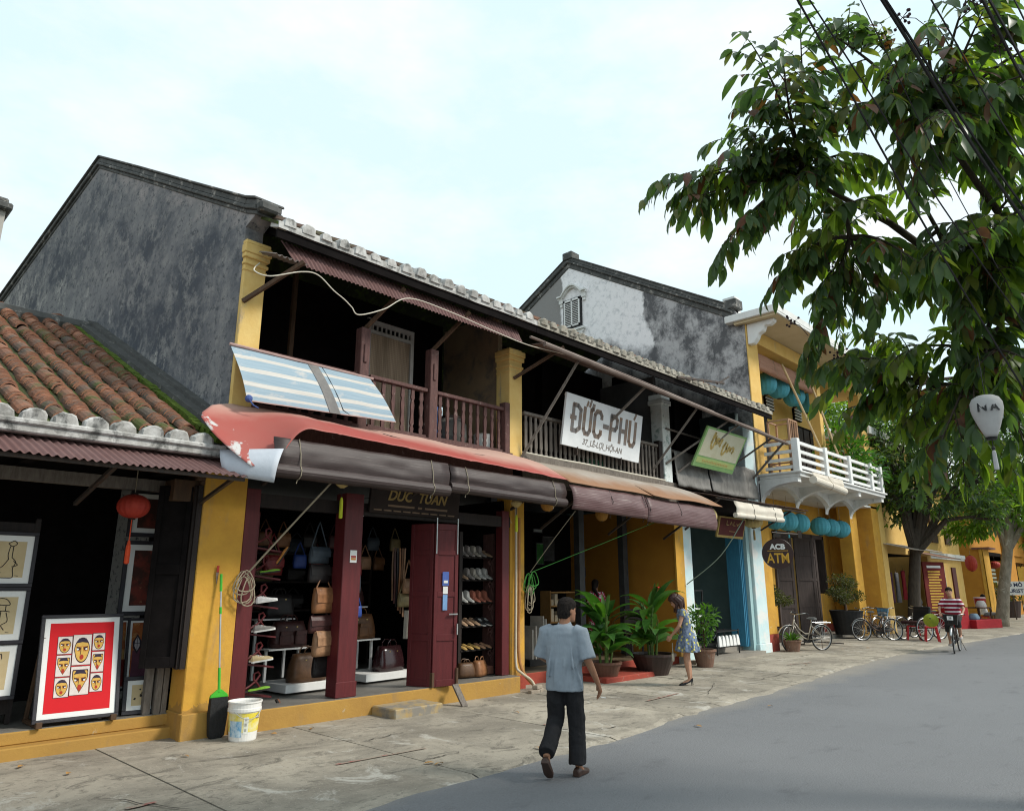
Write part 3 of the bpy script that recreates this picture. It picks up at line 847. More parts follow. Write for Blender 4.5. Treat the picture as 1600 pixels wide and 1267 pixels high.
b.prism([P(.36, 1.60, .016), P(.56, 1.60, .016), P(.56, 1.71, .016), P(.36, 1.71, .016)], (0, -.002, 0), 1)
b.prism([P(.36, 1.36, .016), P(.55, 1.36, .016), P(.55, 1.59, .016), P(.36, 1.59, .016)], (0, -.002, 0), 2)
b.prism([P(.38, 1.76, .019), P(.55, 1.76, .019), P(.55, 1.80, .019), P(.38, 1.80, .019)], (0, -.002, 0), 1)
b.build('stickers', [pm('blue sticker', (0.08, 0.14, 0.42), None, bump=0), WHITE, pm('light blue sticker', (0.20, 0.36, 0.62), None, bump=0)], dl)
b = MB(); b.box(7.235, 7.275, 8.62, 8.70, .27, .47); b.box(7.62, 7.655, 8.515, 8.57, .30, .52); b.build('door_stop', BRNW, dl)
dl2, P2 = panel_door(lea, 'door_leaf', 7.10, 7.25, 9.05, 8.68, .27, 2.66, MAROON)
b = MB(); b.bar((7.58, 8.50, .29), (7.56, 8.25, .012), .10, .03); b.build('threshold_plank', GREYW, lea)
# interior shell
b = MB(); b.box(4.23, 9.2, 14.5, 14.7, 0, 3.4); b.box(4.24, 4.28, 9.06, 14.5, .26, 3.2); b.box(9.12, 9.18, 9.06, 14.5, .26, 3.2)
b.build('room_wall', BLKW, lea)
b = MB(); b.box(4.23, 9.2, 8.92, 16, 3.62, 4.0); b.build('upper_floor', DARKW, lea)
b = MB(); b.box(4.23, 9.24, 8.90, 8.98, 3.55, 4.06); b.build('floor_beam', RAIL, lea)
# upper storey
b = MB()
b.box(3.955, 4.27, 8.93, 9.3, 4.0, 6.30)
for z0, z1, o in ((5.93, 5.97, .015), (6.02, 6.07, .025), (6.12, 6.19, .035), (6.19, 6.32, .05), (6.32, 6.38, .035)): b.box(3.955 - o * .6, 4.27 + o, 8.93 - o, 9.0, z0, z1)
b.build('pillar', YELU, lea, bevel=.01)
b = MB()
b.box(9.20, 9.54, 8.94, 9.3, 4.0, 6.1)
for (z0, z1, o) in ((5.62, 5.66, .012), (5.72, 5.77, .022), (5.86, 5.95, .035), (5.95, 6.06, .05)): b.box(9.2 - o, 9.54 + o, 8.94 - o, 9.3, z0, z1)
b.build('pillar', YELU, lea, bevel=.01)
b = MB(); b.box(4.23, 9.2, 10.9, 11.0, 4.0, 7.0); b.build('upper_wall', BLKW, lea)
b = MB(); b.box(9.24, 9.36, 9.3, 10.9, 4.0, 6.9); b.build('party_wall', pm('dim yellowed plaster', (0.30, 0.21, 0.12), (0.20, 0.14, 0.09), 1.2, c3=(.12, .10, .08), s3=1.4, q0=.5, q1=.62), lea)
balustrade(lea, 6.12, 7.26, 9.0, 4.05, 4.90, RAIL, .165, 0, .075)
balustrade(lea, 7.48, 9.06, 9.0, 4.05, 4.90, RAIL, .165, 0, .075)
balustrade(lea, 4.30, 6.05, 9.02, 4.05, 4.88, RAIL, .18, 0, .075)
for x, w, z1 in ((5.98, .17, 5.62), (7.37, .17, 5.60), (9.13, .13, 5.0)):
    b = MB(); b.box(x - w / 2, x + w / 2, 8.92, 9.08, 4.02, z1)
    if z1 > 5.5: b.box(x - .03, x + .03, 8.90, 8.92, 5.05, 5.35)
    b.build('balcony_post', RAIL, lea, bevel=.01)
for p_, q_ in (((5.98, 9.0, 5.6), (6.33, 8.45, 6.25)), ((7.37, 9.0, 5.6), (7.72, 8.45, 6.25)), ((3.98, 8.93, 5.47), (4.50, 8.30, 6.02)), ((9.3, 8.93, 5.5), (9.8, 8.1, 6.05))):
    b = MB(); b.bar(p_, q_, .052); b.build('awning_strut', BRNW, lea)
b = MB(); b.tube([(5.4, 10.2, 4.0), (5.4, 10.2, 6.9)], .05, 8); b.build('room_post', BRNW, lea)
b = MB(); fn, nu, nv, th = corr((4.28, 8.60, 6.37), (9.05, 8.60, 6.32), (4.40, 8.36, 6.00), (8.95, 8.38, 5.99), .076, .011, sag=.02, jag=.03, seed=4)
b.grid(fn, nu, nv, thick=-th); b.build('eave_tin', M_TIN, lea)
b = MB(); b.grid(lambda u, v: V(4.10 + .5 * u, 8.85 - .5 * v, 6.22 - .20 * v + .02 * math.sin(u * 40)), 24, 3, thick=-.005); b.build('loose_tin', pm('grey old tin', (0.20, 0.17, 0.15), (0.12, 0.09, 0.08), 4, rough=.7), lea)
# louvre/rattan folding screen behind the balustrade
b = MB()
x0, x1, y = 6.62, 7.62, 9.85
b.box(x0, x0 + .07, y - .02, y + .03, 4.02, 6.22); b.box(x1 - .07, x1, y - .02, y + .03, 4.02, 6.12)
b.box(x0, x1, y - .02, y + .03, 6.12, 6.20); b.box(x0 + .07, x1 - .07, y - .02, y + .03, 5.96, 6.02); b.box(x0, x1, y - .02, y + .03, 4.02, 4.12)
for k in range(9): b.box(x0 + .1 + k * .095, x0 + .13 + k * .095, y, y + .02, 6.02, 6.12)
scf = b.build('screen_frame', pm('pale screen frame', (0.40, 0.38, 0.36), (0.30, 0.28, 0.26), 6, rough=.7), lea)
def mat_rattan():
    m, nt, p, out = newmat('woven rattan')
    w = nt.nodes.new('ShaderNodeTexChecker'); w.inputs['Scale'].default_value = 42
    g = nt.nodes.new('ShaderNodeNewGeometry'); mp_ = nt.nodes.new('ShaderNodeMapping'); mp_.inputs['Rotation'].default_value = (0, R(45), 0)
    nt.links.new(g.outputs['Position'], mp_.inputs['Vector']); nt.links.new(mp_.outputs['Vector'], w.inputs['Vector'])
    c = mixc(nt, w.outputs['Fac'], (0.42, 0.33, 0.24), (0.27, 0.19, 0.13))
    c = mixc(nt, ramp(nt, noise(nt, 3, 5, .6, (3, 1, .3)), .4, .65), c, (0.22, 0.16, 0.11))
    finish(nt, p, c, .8, 0, .2)
    return m
b = MB(); b.grid(lambda u, v: V(x0 + .07 + (x1 - x0 - .14) * u, y + .01 + .015 * math.sin(u * 9), 4.12 + 1.84 * v), 16, 6, thick=.004); b.build('screen_panel', mat_rattan(), lea)
house_roof(lea, 4.12, 9.35, M_MORT, .205, .11, 21)
# red painted tin awning, curling down over the neighbour's roof at its left end
LE = [(3.96, 8.93, 4.03), (3.62, 8.70, 3.92), (3.36, 8.42, 3.70), (3.46, 8.22, 3.46), (3.62, 8.05, 3.26), (3.80, 7.88, 3.07)]
def le(v):
    k = min(int(v * 5), 4); t = v * 5 - k
    return V(*LE[k]).lerp(V(*LE[k + 1]), t)
def front_edge(x):
    if x < 4.38: t = max(0, (x - 3.80) / .58); z = 3.07 + .55 * (t * t * (3 - 2 * t)) 
    else: z = 3.62 - .12 * min(1, (x - 4.38) / 5.1)
    return z
def awn(u, v):
    x = 3.80 + 5.74 * u
    back = V(3.96 + (9.46 - 3.96) * u, 8.93, 4.03 + .02 * math.sin(x * 3))
    fr = V(x, 7.86, front_edge(x) + .012 * mnoise.noise(V(x * 1.7, 0, 0)))
    p = back.lerp(fr, v) + V(0, 0, .05 * math.sin(math.pi * v) + .012 * mnoise.noise(V(x * 1.1, v * 2, 4)))
    k = max(0, 1 - (x - 3.80) / .75); k = k * k * (3 - 2 * k)
    return p.lerp(le(v) + V((x - 3.8) * 1.0, 0, 0), k)
def mat_redtin():
    m, nt, p, out = newmat('faded red painted tin')
    c = mixc(nt, ramp(nt, noise(nt, 0.8, 7, .6), .35, .65), (0.36, 0.058, 0.048), (0.33, 0.085, 0.068))
    fade = ramp(nt, mth(nt, 'ADD', lin(nt, .075, .8, 0, -6.86), mth(nt, 'MULTIPLY', noise(nt, 1.2, 6, .6), .35)), .30, .62)
    c = mixc(nt, mth(nt, 'MULTIPLY', fade, .75), c, (0.55, 0.40, 0.33))
    peel = ramp(nt, mth(nt, 'ADD', noise(nt, 4.5, 7, .62, (1, 1, 1), .4), lin(nt, -.42, 0, -.34, 2.70)), .55, .60)
    c = mixc(nt, peel, c, (0.50, 0.49, 0.48))
    finish(nt, p, c, .55, 0, .35, .06, 8)
    return m
b = MB(); b.grid(lambda u, v: awn(u, v) + V(0, 0, .010 * mnoise.noise(V(u * 22, v * 3, 9)) - .006 * (abs((u * 5.74) % 1.15 - .57) > .54)), 150, 14, thick=.005); b.build('red_awning', mat_redtin(), lea, smooth=True)
b = MB()
def gs(u, v):
    a = V(3.60, 8.30, 3.28).lerp(V(4.14, 7.78, 3.30), u); c = V(3.62, 8.16, 2.98).lerp(V(4.02, 7.72, 2.88), u)
    return a.lerp(c, v) + V(-.04, -.05, 0) * math.sin(math.pi * v) 
b.grid(gs, 10, 6, thick=.01); b.build('grey_flap', pm('grey white tin sheet', (0.52, 0.55, 0.60), (0.42, 0.45, 0.50), 3, rough=.6), lea, smooth=True)
for x in (4.5, 6.9, 9.2):
    b = MB(); b.bar((x, 8.95, 3.02), (x + .05, 7.98, 3.46), .04); b.build('awning_strut', STEEL, lea)
b = MB()
b.box(4.1, 9.45, 7.93, 7.97, 3.40, 3.44)
b.build('awning_frame', STEEL, lea)

# ---- sign painter's house (middle), weathered grey balustrade
mid = thing('middle_shop_house', 'two storey shophouse with grey wooden balcony and rust stained sheet awning', 'house', (12, 9.0, 0))
b = MB()
b.box(9.18, 9.545, 8.90, 9.25, .22, 3.4); b.build('pillar', YEL, mid, bevel=.012)
b = MB(); b.box(9.175, 9.55, 8.88, 9.3, -.02, .24); b.box(9.545, 15.0, 9.16, 9.4, -.02, .21); b.build('plinth', REDP, mid, bevel=.01)
b = MB(); b.box(9.545, 15.0, 9.4, 18, 0, .205); b.box(9.545, 15.0, 9.17, 9.4, .21, .215); b.build('floor', pm('brown tiled floor', (0.16, 0.12, 0.075), (0.12, 0.09, 0.06), 3, rough=.35), mid)
b = MB(); b.box(11.0, 12.9, 8.25, 9.16, -.01, .105); b.build('door_step', REDP, mid, bevel=.012)
b = MB(); b.box(14.62, 14.95, 8.92, 12, .2, 3.5); b.build('side_wall', ORA, mid)
b = MB(); b.box(14.60, 14.96, 8.88, 8.925, .2, 3.4); b.build('wall_end', YEL, mid)
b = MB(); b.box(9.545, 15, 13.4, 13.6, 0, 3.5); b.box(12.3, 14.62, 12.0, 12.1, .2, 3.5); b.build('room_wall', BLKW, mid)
b = MB(); b.box(9.5, 15.0, 8.95, 16, 3.66, 3.98); b.build('upper_floor', DARKW, mid)
for x in (9.72, 12.42, 14.05):
    b = MB(); b.box(x, x + .18, 9.95, 10.1, .22, 3.5); b.build('room_post', pm('grey painted post', (0.055, 0.055, 0.058), (0.035, 0.035, 0.037), 5, rough=.6), mid)
b = MB(); b.box(9.545, 14.9, 8.92, 8.98, 3.55, 4.08); b.build('floor_beam', GREYW, mid)
balustrade(mid, 9.62, 14.25, 9.0, 4.08, 4.93, GREYW, .142, 1, .072)
b = MB(); b.box(14.20, 14.34, 8.93, 9.07, 4.05, 5.02); b.build('balcony_post', DARKW, mid)
b = MB(); b.box(9.5, 14.6, 10.8, 10.9, 4.0, 7); b.box(11.2, 11.4, 9.9, 10.1, 4.0, 6.7); b.build('upper_wall', BLKW, mid)
b = MB(); b.box(14.5, 14.62, 9.2, 10.8, 4.0, 6.7); b.build('party_wall', pm('dark grey plaster', (0.15, 0.15, 0.15), (0.09, 0.09, 0.09), 1.3), mid)
b = MB(); b.box(14.40, 14.74, 8.93, 9.25, 3.95, 6.05); b.box(14.37, 14.78, 8.89, 9.3, 5.95, 6.06); b.box(14.38, 14.76, 8.91, 9.28, 6.06, 6.2)
b.build('pillar', pm('peeling white pilaster', (0.72, 0.76, 0.75), (0.62, 0.64, 0.60), 4, c3=(0.25, 0.33, 0.30), s3=5, q0=.55, q1=.66, rough=.9), mid, bevel=.012)
house_roof(mid, 9.36, 14.56, M_MORTO, .205, .11, 31)
def mat_rust_sheet():
    m, nt, p, out = newmat('rust stained sheet')
    c = mixc(nt, ramp(nt, noise(nt, .9, 8, .65), .36, .66), (0.40, 0.36, 0.32), (0.32, 0.27, 0.22))
    rust = ramp(nt, mth(nt, 'ADD', lin(nt, 0, -.62, 0, 5.55), mth(nt, 'MULTIPLY', noise(nt, 1.4, 8, .65, (1, .4, 1)), .55)), .62, .92)
    c = mixc(nt, mth(nt, 'MULTIPLY', rust, .85), c, (0.26, 0.115, 0.045))
    finish(nt, p, c, .75, 0, .3, .06, 8)
    return m
MRS = mat_rust_sheet()
for (xa, xb, ya, dz, nm) in ((9.45, 12.05, 7.82, 0.012, 0), (11.85, 14.62, 7.78, 0.0, 1)):
    b = MB()
    b.grid(lambda u, v: V(xa + (xb - xa) * u + (.25 * v if nm else .1 * v), 9.0 + (ya - 9.0) * v, 4.0 - .56 * v + dz + .06 * math.sin(math.pi * v) + .02 * mnoise.noise(V(u * 3 + xa, v * 2, 1))), 16, 8, thick=.008)
    b.build('awning_sheet', MRS, mid, smooth=True)
for x in (10.1, 12.2, 14.3):
    b = MB(); b.bar((x, 9.0, 2.75), (x + .1, 7.95, 3.40), .04); b.build('awning_strut', STEEL, mid)
b = MB()
b.box(9.5, 14.7, 7.93, 7.97, 3.36, 3.40); b.build('awning_frame', STEEL, mid)
# tilted upper awning seen edge on, carried on slanting poles
b = MB(); fn, nu, nv, th = corr((9.50, 8.80, 6.20), (19.0, 8.80, 6.06), (9.05, 7.90, 5.88), (18.95, 7.90, 5.50), .09, .012, sag=.02, seed=6)
b.grid(fn, nu, 4, thick=-.006)
b.tube([(9.0, 7.89, 5.86), (12, 7.88, 5.74), (19.0, 7.89, 5.48)], .045, 8); b.tube([(8.7, 7.95, 5.93), (12, 7.9, 5.80), (15, 7.9, 5.67)], .025, 6)
b.build('upper_awning', pm('brown awning sheet', (0.115, 0.078, 0.064), (0.18, 0.14, 0.12), 2, rough=.7), mid)
for (x, z, x2, y2, z2) in ((9.50, 4.02, 10.1, 8.0, 5.84), (11.9, 4.85, 12.3, 8.0, 5.75), (13.9, 4.3, 14.4, 8.0, 5.66), (14.45, 4.5, 15.9, 8.0, 5.62), (14.85, 4.3, 16.4, 8.0, 5.60), (18.9, 4.6, 18.9, 7.95, 5.50), (17.9, 4.9, 18.3, 8.0, 5.55)):
    b = MB(); b.bar((x, 8.92, z), (x2, y2, z2), .045); b.build('awning_strut', GREYW, mid)
b = MB(); b.bar((14.5, 8.9, 5.35), (16.6, 8.9, 5.32), .035); b.build('cross_pole', GREYW, mid)

# ---- teal house (right of the middle house)
tea = thing('teal_shop_house', 'two storey shophouse with teal ground floor, blue door and tarpaulin covered balcony', 'house', (17, 9.0, 0))
b = MB(); b.box(14.96, 15.35, 8.90, 9.3, .0, 3.6); b.build('pilaster', TEALW, tea, bevel=.01)
b = MB(); b.box(18.55, 19.18, 8.93, 9.35, 0.25, 6.1); b.box(18.5, 19.22, 8.90, 9.35, 0, .25); b.build('pilaster', TEALW, tea, bevel=.012)
b = MB(); b.box(18.36, 18.55, 9.0, 9.5, .1, 3.5); b.build('door_jamb', TEAL, tea)
b = MB()
for k in range(4):
    b = MB(); b.box(18.16 + k * .045, 18.20 + k * .045, 9.1 - .02 * (k % 2), 9.5, .20, 3.3); b.build('door_leaf', BLUED, tea, bevel=.004)
b = MB(); b.box(15.0, 19.0, 9.3, 16, -.02, .20); b.box(14.98, 18.5, 8.75, 9.3, -.02, .10); b.build('floor', pm('worn cement step', (0.30, 0.27, 0.23), (0.22, 0.2, 0.17), 2, rough=.9), tea)
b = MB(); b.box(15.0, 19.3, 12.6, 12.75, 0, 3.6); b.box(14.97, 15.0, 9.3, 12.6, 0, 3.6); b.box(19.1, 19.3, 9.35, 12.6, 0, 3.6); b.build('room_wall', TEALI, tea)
b = MB(); b.box(17.0, 17.32, 12.3, 12.55, .2, 3.4); b.build('room_post', BLKW, tea)
b = MB(); b.box(14.9, 19.3, 9.0, 14, 3.6, 3.95); b.build('upper_floor', DARKW, tea)
b = MB(); b.box(14.75, 19.2, 10.5, 10.6, 3.95, 7); b.box(16.6, 16.75, 9.9, 10, 3.95, 6.6); b.build('upper_wall', BLKW, tea)
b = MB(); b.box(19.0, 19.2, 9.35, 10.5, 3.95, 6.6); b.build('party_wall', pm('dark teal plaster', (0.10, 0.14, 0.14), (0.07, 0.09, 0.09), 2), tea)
def mat_tarp():
    m, nt, p, out = newmat('grey tarpaulin')
    f = noise(nt, 2.2, 9, .7, (1.6, 1, .7), .8)
    c = mixc(nt, ramp(nt, f, .38, .62), (0.20, 0.19, 0.175), (0.115, 0.11, 0.10))
    c = mixc(nt, ramp(nt, noise(nt, 6, 7, .7, (3, 1, .6)), .6, .72), c, (0.34, 0.32, 0.29))
    finish(nt, p, c, .6, 0, .35, .4, 7)
    return m
M_TARP = mat_tarp()
for xa, xb in ((14.80, 16.35), (16.42, 19.0)):
    b = MB(); b.grid(lambda u, v: V(xa + (xb - xa) * u, 8.90 - .04 * mnoise.noise(V(xa + u * 6, v * 4, 2)) - .08 * (1 - v) ** 2, 4.02 + .85 * v + .04 * mnoise.noise(V(u * 4, v, xa))), 30, 14, thick=.006)
    b.build('tarpaulin', M_TARP, tea, smooth=True)
b = MB(); b.box(14.78, 19.0, 8.98, 9.04, 4.02, 4.08); b.box(14.78, 19.0, 8.98, 9.04, 4.84, 4.9); b.build('balcony_rail', GREYW, tea)
house_roof(tea, 14.57, 19.32, M_MORTO, .20, .10, 41)
b = MB(); fn, nu, nv, th = corr((14.95, 9.0, 3.95), (20.4, 9.0, 3.96), (15.0, 7.9, 3.70), (20.1, 7.9, 3.74), .076, .011, sag=.02, jag=.03, seed=9)
b.grid(fn, nu, 4, thick=-.005); b.build('tin_awning', pm('dark rusty tin', (0.06, 0.04, 0.035), (0.10, 0.06, 0.05), 2, rough=.8), tea)
for p_, q_ in (((15.1, 8.9, 3.0), (15.2, 8.0, 3.68)), ((19.1, 8.9, 3.2), (19.2, 8.0, 3.7))):
    b = MB(); b.bar(p_, q_, .04); b.build('awning_strut', STEEL, tea)
b = MB(); b.box(15.0, 20.0, 7.97, 8.0, 3.66, 3.70); b.build('awning_bar', STEEL, tea)
# clutter pole with wire bracket on the eave
b = MB(); b.bar((14.2, 8.34, 6.45), (16.0, 8.1, 6.62), .05); b.bar((15.7, 8.12, 6.55), (16.3, 8.1, 6.85), .04); b.build('eave_bracket', STEEL, mid)
# ================================================================== yellow bank house with the white balcony
atm = thing('yellow_balcony_house', 'tall yellow house with white curved balcony and patched grey and white gable wall', 'house', (23, 9.0, 0))
b = MB()
b.prism([(19.45, y, z) for y, z in ((9.04, 0), (9.04, 9.35), (9.3, 9.85), (15.77, 13.55), (20.5, 10.9), (20.5, 0))], (.3, 0, 0))
b.build('gable_wall', M_GABW, atm)
b = MB()
coping(b, [(9.35, 9.80), (15.77, 13.60), (20.6, 10.9)], lambda y: 19.43, ((.02, -.22, -.02), (.10, -.02, .07), (.05, .07, .22), (.08, .22, .27)))
b.box(19.35, 19.8, 9.2, 9.6, 9.95, 10.25); b.box(19.33, 19.82, 15.55, 16.0, 13.7, 14.0)
b.build('coping', M_COP, atm, bevel=.03)
b = MB(); b.box(19.6, 19.95, 9.35, 9.75, 9.6, 10.42); b.build('chimney', WHITEW, atm)
# gable window with arched hood
b = MB()
y0, y1, z0, z1 = 15.25, 15.98, 10.98, 12.02
hood = []
for k in range(15):
    t = k / 14; y = 14.95 + 1.33 * t
    z = 12.16 + .34 * max(0, math.sin(math.pi * min(1, max(0, (t - .16) / .68)))) ** .8
    hood.append((y, z))
for (a, c) in zip(hood, hood[1:]):
    for o, h0, h1 in ((.10, 0, .07), (.18, .07, .13)):
        b.loft([[(19.45 - o, a[0], a[1] + h0), (19.47, a[0], a[1] + h0), (19.47, a[0], a[1] + h1), (19.45 - o, a[0], a[1] + h1)],
                [(19.45 - o, c[0], c[1] + h0), (19.47, c[0], c[1] + h0), (19.47, c[0], c[1] + h1), (19.45 - o, c[0], c[1] + h1)]])
for y in (14.98, 16.05): b.box(19.36, 19.46, y, y + .18, 12.0, 12.16); b.box(19.39, 19.46, y + .03, y + .15, 11.88, 12.0)
b.build('window_hood', WHITEW, atm)
b = MB(); b.box(19.30, 19.47, 15.05, 16.18, 10.78, 10.86); b.box(19.36, 19.47, 15.1, 16.13, 10.68, 10.78); b.box(19.36, 19.47, 15.15, 15.28, 10.55, 10.68); b.box(19.36, 19.47, 15.95, 16.08, 10.55, 10.68)
b.build('window_sill', WHITEW, atm)
b = MB(); b.box(19.38, 19.46, y0 - .06, y1 + .06, z0 - .06, z1 + .06)
w = b.build('window', BLACK, atm)
b = MB()
for (a, c) in ((y0, y0 + .05), (y1 - .05, y1), (15.59, 15.64)): b.box(19.34, 19.38, a, c, z0, z1 + .02)
b.box(19.34, 19.38, y0, y1, z0, z0 + .05); b.box(19.34, 19.38, y0, y1, z1 - .05, z1 + .02)
b.build('frame', WHITE, w)
sl = MB(); sl.obox((0, 0, 0), (.012, 0, .012), (0, .135, 0), (-.006, 0, .006)); sm_ = sl.mesh('slat', WHITE)
for k in range(13):
    for yc in (15.445, 15.785): link('slat', sm_, w, V(19.345, yc, z0 + .09 + k * .068) - origin_of(w))
# upper front
b = MB()
b.box(19.46, 20.15, 9.0, 9.036, 4.8, 9.35); b.box(19.752, 20.15, 9.036, 9.4, 4.8, 9.35); b.box(20.15, 29.4, 9.0, 9.4, 8.92, 9.35); b.box(28.8, 29.4, 9.0, 9.4, 4.8, 8.92)
b.box(24.6, 24.9, 9.0, 9.3, 4.8, 8.92)
b.build('front_wall', YELP, atm, bevel=.01)
b = MB(); b.box(20.15, 28.8, 10.5, 10.7, 4.8, 9.0); b.box(20.05, 20.15, 9.4, 10.5, 4.8, 9.0); b.build('loggia_wall', YELP, atm)
b = MB(); b.box(19.6, 29.4, 9.2, 15, 8.95, 9.0); b.build('loggia_ceiling', YELP, atm)
b = MB(); b.box(19.3, 29.6, 7.95, 9.3, 9.36, 9.44); b.build('eave_soffit', pm('cream soffit', (0.62, 0.52, 0.34), (0.52, 0.42, 0.26), 1, rough=.9), atm)
b = MB(); b.box(19.2, 29.7, 7.9, 9.55, 9.44, 9.66); b.box(19.2, 29.7, 7.9, 7.95, 9.36, 9.44); b.build('eave_slab', WHITEW, atm, bevel=.015)
b = MB()
pr = [(9.0, 9.36), (8.15, 9.36), (8.15, 9.26), (8.3, 9.18), (8.45, 9.20), (8.5, 9.05), (8.65, 8.98), (8.7, 8.86), (8.82, 8.72), (9.0, 8.72)]
b.prism([(19.5, y, z) for y, z in pr], (.22, 0, 0)); b.build('eave_bracket', WHITE, atm, bevel=.02)
b = MB(); b.prism([(22, 9.3, 13.4 - .0), (29.4, 9.3, 9.7), (29.4, 20, 9.7), (22, 20, 9.7)], (0, 0, .05)) if False else b.prism([(19.75, 9.5, 9.9), (29.4, 9.5, 9.9), (29.4, 15.77, 13.4), (19.75, 15.77, 13.4)], (0, 0, .05)); b.prism([(19.75, 15.77, 13.4), (29.4, 15.77, 13.4), (29.4, 20.5, 10.8), (19.75, 20.5, 10.8)], (0, 0, .05))
b.build('roof', M_TILE, atm)
for x0, x1 in ((21.2, 23.6), (25.4, 27.8)):
    b = MB(); b.box(x0, x1, 10.44, 10.52, 4.85, 7.55); o = b.build('balcony_door', BLKW, atm)
    b = MB()
    for k in range(4): b.box(x0 + .05 + k * .6, x0 + .55 + k * .6, 10.40, 10.44, 4.95, 7.45)
    b.build('shutter', DARKW, o)
for x0 in (21.1, 21.95, 23.6, 26.0):
    b = MB(); b.box(x0, x0 + .62, 10.42, 10.5, 7.72, 8.20); o = b.build('vent_window', BLKW, atm)
    sl = MB(); sl.box(-.30, .30, -.03, .0, -.03, .03); vm = sl.mesh('slat', WHITEW)
    for k in range(4): link('slat', vm, o, V(x0 + .31, 10.42, 7.79 + k * .115) - origin_of(o), (R(25), 0, 0))
# balcony
BX0, BX1, BY = 19.5, 26.6, 7.82
b = MB()
b.box(BX0, BX1, BY, 9.0, 4.64, 4.80); b.box(BX0 - .06, BX1 + .06, BY - .06, 9.0, 4.74, 4.80)
b.build('balcony_slab', WHITEW, atm, bevel=.015)
def bracket(x):
    # concave quarter arch
    q = [(9.0, 4.64), (BY + .08, 4.64), (BY + .08, 4.50)] + [(9.0 - .95 + .95 * math.sin(math.pi / 2 * k / 10), 4.50 - .50 * (1 - math.cos(math.pi / 2 * k / 10))) for k in range(11)]
    m_ = MB(); m_.prism([(x, y, z) for y, z in q], (.22, 0, 0)); return m_
for x in (19.5, 21.85, 24.2, 26.4): bracket(x).build('balcony_bracket', WHITEW, atm)
b = MB()
for i in range(3):
    xa, xb = 19.72 + 2.3 * i, 21.9 + 2.3 * i
    for k in range(12):
        t0, t1 = k / 12, (k + 1) / 12
        za, zb = [4.22 + .34 * math.sin(math.pi * t) ** .7 for t in (t0, t1)]
        b.prism([(xa + (xb - xa) * t0, 8.85, za), (xa + (xb - xa) * t1, 8.85, zb), (xa + (xb - xa) * t1, 8.85, 4.64), (xa + (xb - xa) * t0, 8.85, 4.64)], (0, .15, 0))
b.build('arched_beam', WHITEW, atm)
og = origin_of(atm)
for x in [BX0 + .09, 21.6, 23.55, 25.5, BX1 - .09]:
    b = MB(); b.box(x - .09, x + .09, BY, BY + .18, 4.80, 5.72); b.build('balcony_post', WHITE, atm, bevel=.008)
bm1 = MB(); bm1.box(0, 1.0, -.035, .035, -.045, .045); rm = bm1.mesh('balcony_bar', WHITE)
xsb = [BX0 + .18, 21.51, 23.46, 25.41, BX1 - .18]
xse = [21.51, 23.46, 25.41, BX1 - .18]
for z in (4.93, 5.15, 5.37, 5.62):
    for xa, xb in zip((BX0 + .18, 21.69, 23.64, 25.59), xse):
        o = link('balcony_bar', rm, atm, V(xa, BY + .09, z) - og); o.scale = (xb - xa, 1, 1)
    for xx in (BX0 + .09, BX1 - .09):
        o = link('balcony_bar', rm, atm, V(xx, BY + .18, z) - og, (0, 0, R(90))); o.scale = (.82, 1, 1)
# ground floor porch
for q_ in ((19.18, 19.72, 8.95, 9.35, .45, 4.0), (27.4, 28.1, 9.35, 9.8, .0, 4.6), (28.7, 29.4, 9.0, 9.6, .0, 4.8)):
    b = MB(); b.box(*q_); b.build('pillar', YEL, atm, bevel=.012)
b = MB(); b.box(19.17, 19.73, 8.93, 9.35, 0, .45); b.build('pillar_base', REDP, atm)
b = MB(); b.box(19.5, 23.2, 10.4, 10.6, 0, 4.7); b.box(23.2, 27.3, 10.4, 10.6, 3.4, 4.7); b.box(26.2, 27.3, 10.4, 10.6, .4, 1.45); b.box(27.3, 28.7, 10.4, 10.6, .4, 4.7); b.box(28.0, 28.7, 9.7, 10.4, .4, 4.7)
b.build('porch_wall', YEL, atm)
b = MB(); b.box(26.2, 28.7, 10.37, 10.6, 0, .4); b.build('porch_skirting', REDP, atm)
b = MB(); b.box(19.5, 29.4, 9.0, 13, 4.55, 4.62); b.build('porch_ceiling', WHITEW, atm)
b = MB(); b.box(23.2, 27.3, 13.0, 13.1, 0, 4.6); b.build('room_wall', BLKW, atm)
b = MB(); b.box(19.9, 28.7, 9.6, 10.4, -.02, .14); b.build('porch_step', pm('porch cement', (0.27, 0.25, 0.22), None, 2), atm)
wd = pm('bleached dark wood', (0.075, 0.055, 0.05), (0.045, 0.034, 0.03), 4, rough=.8, stretch=(5, 5, .5))
for xa, ya, xb, yb in ((23.2, 10.4, 23.75, 10.05), (24.7, 10.38, 25.35, 10.0), (25.4, 10.38, 26.15, 10.2)):
    o, P = panel_door(atm, 'door_leaf', xa, xb, ya, yb, .15, 3.35, wd)
b = MB(); b.box(23.1, 23.2, 10.34, 10.6, .15, 3.5); b.box(26.15, 26.25, 10.34, 10.6, .15, 3.5); b.box(27.2, 27.3, 10.34, 10.6, 1.45, 3.5); b.box(23.1, 27.3, 10.34, 10.6, 3.36, 3.5); b.build('door_frame', wd, atm)

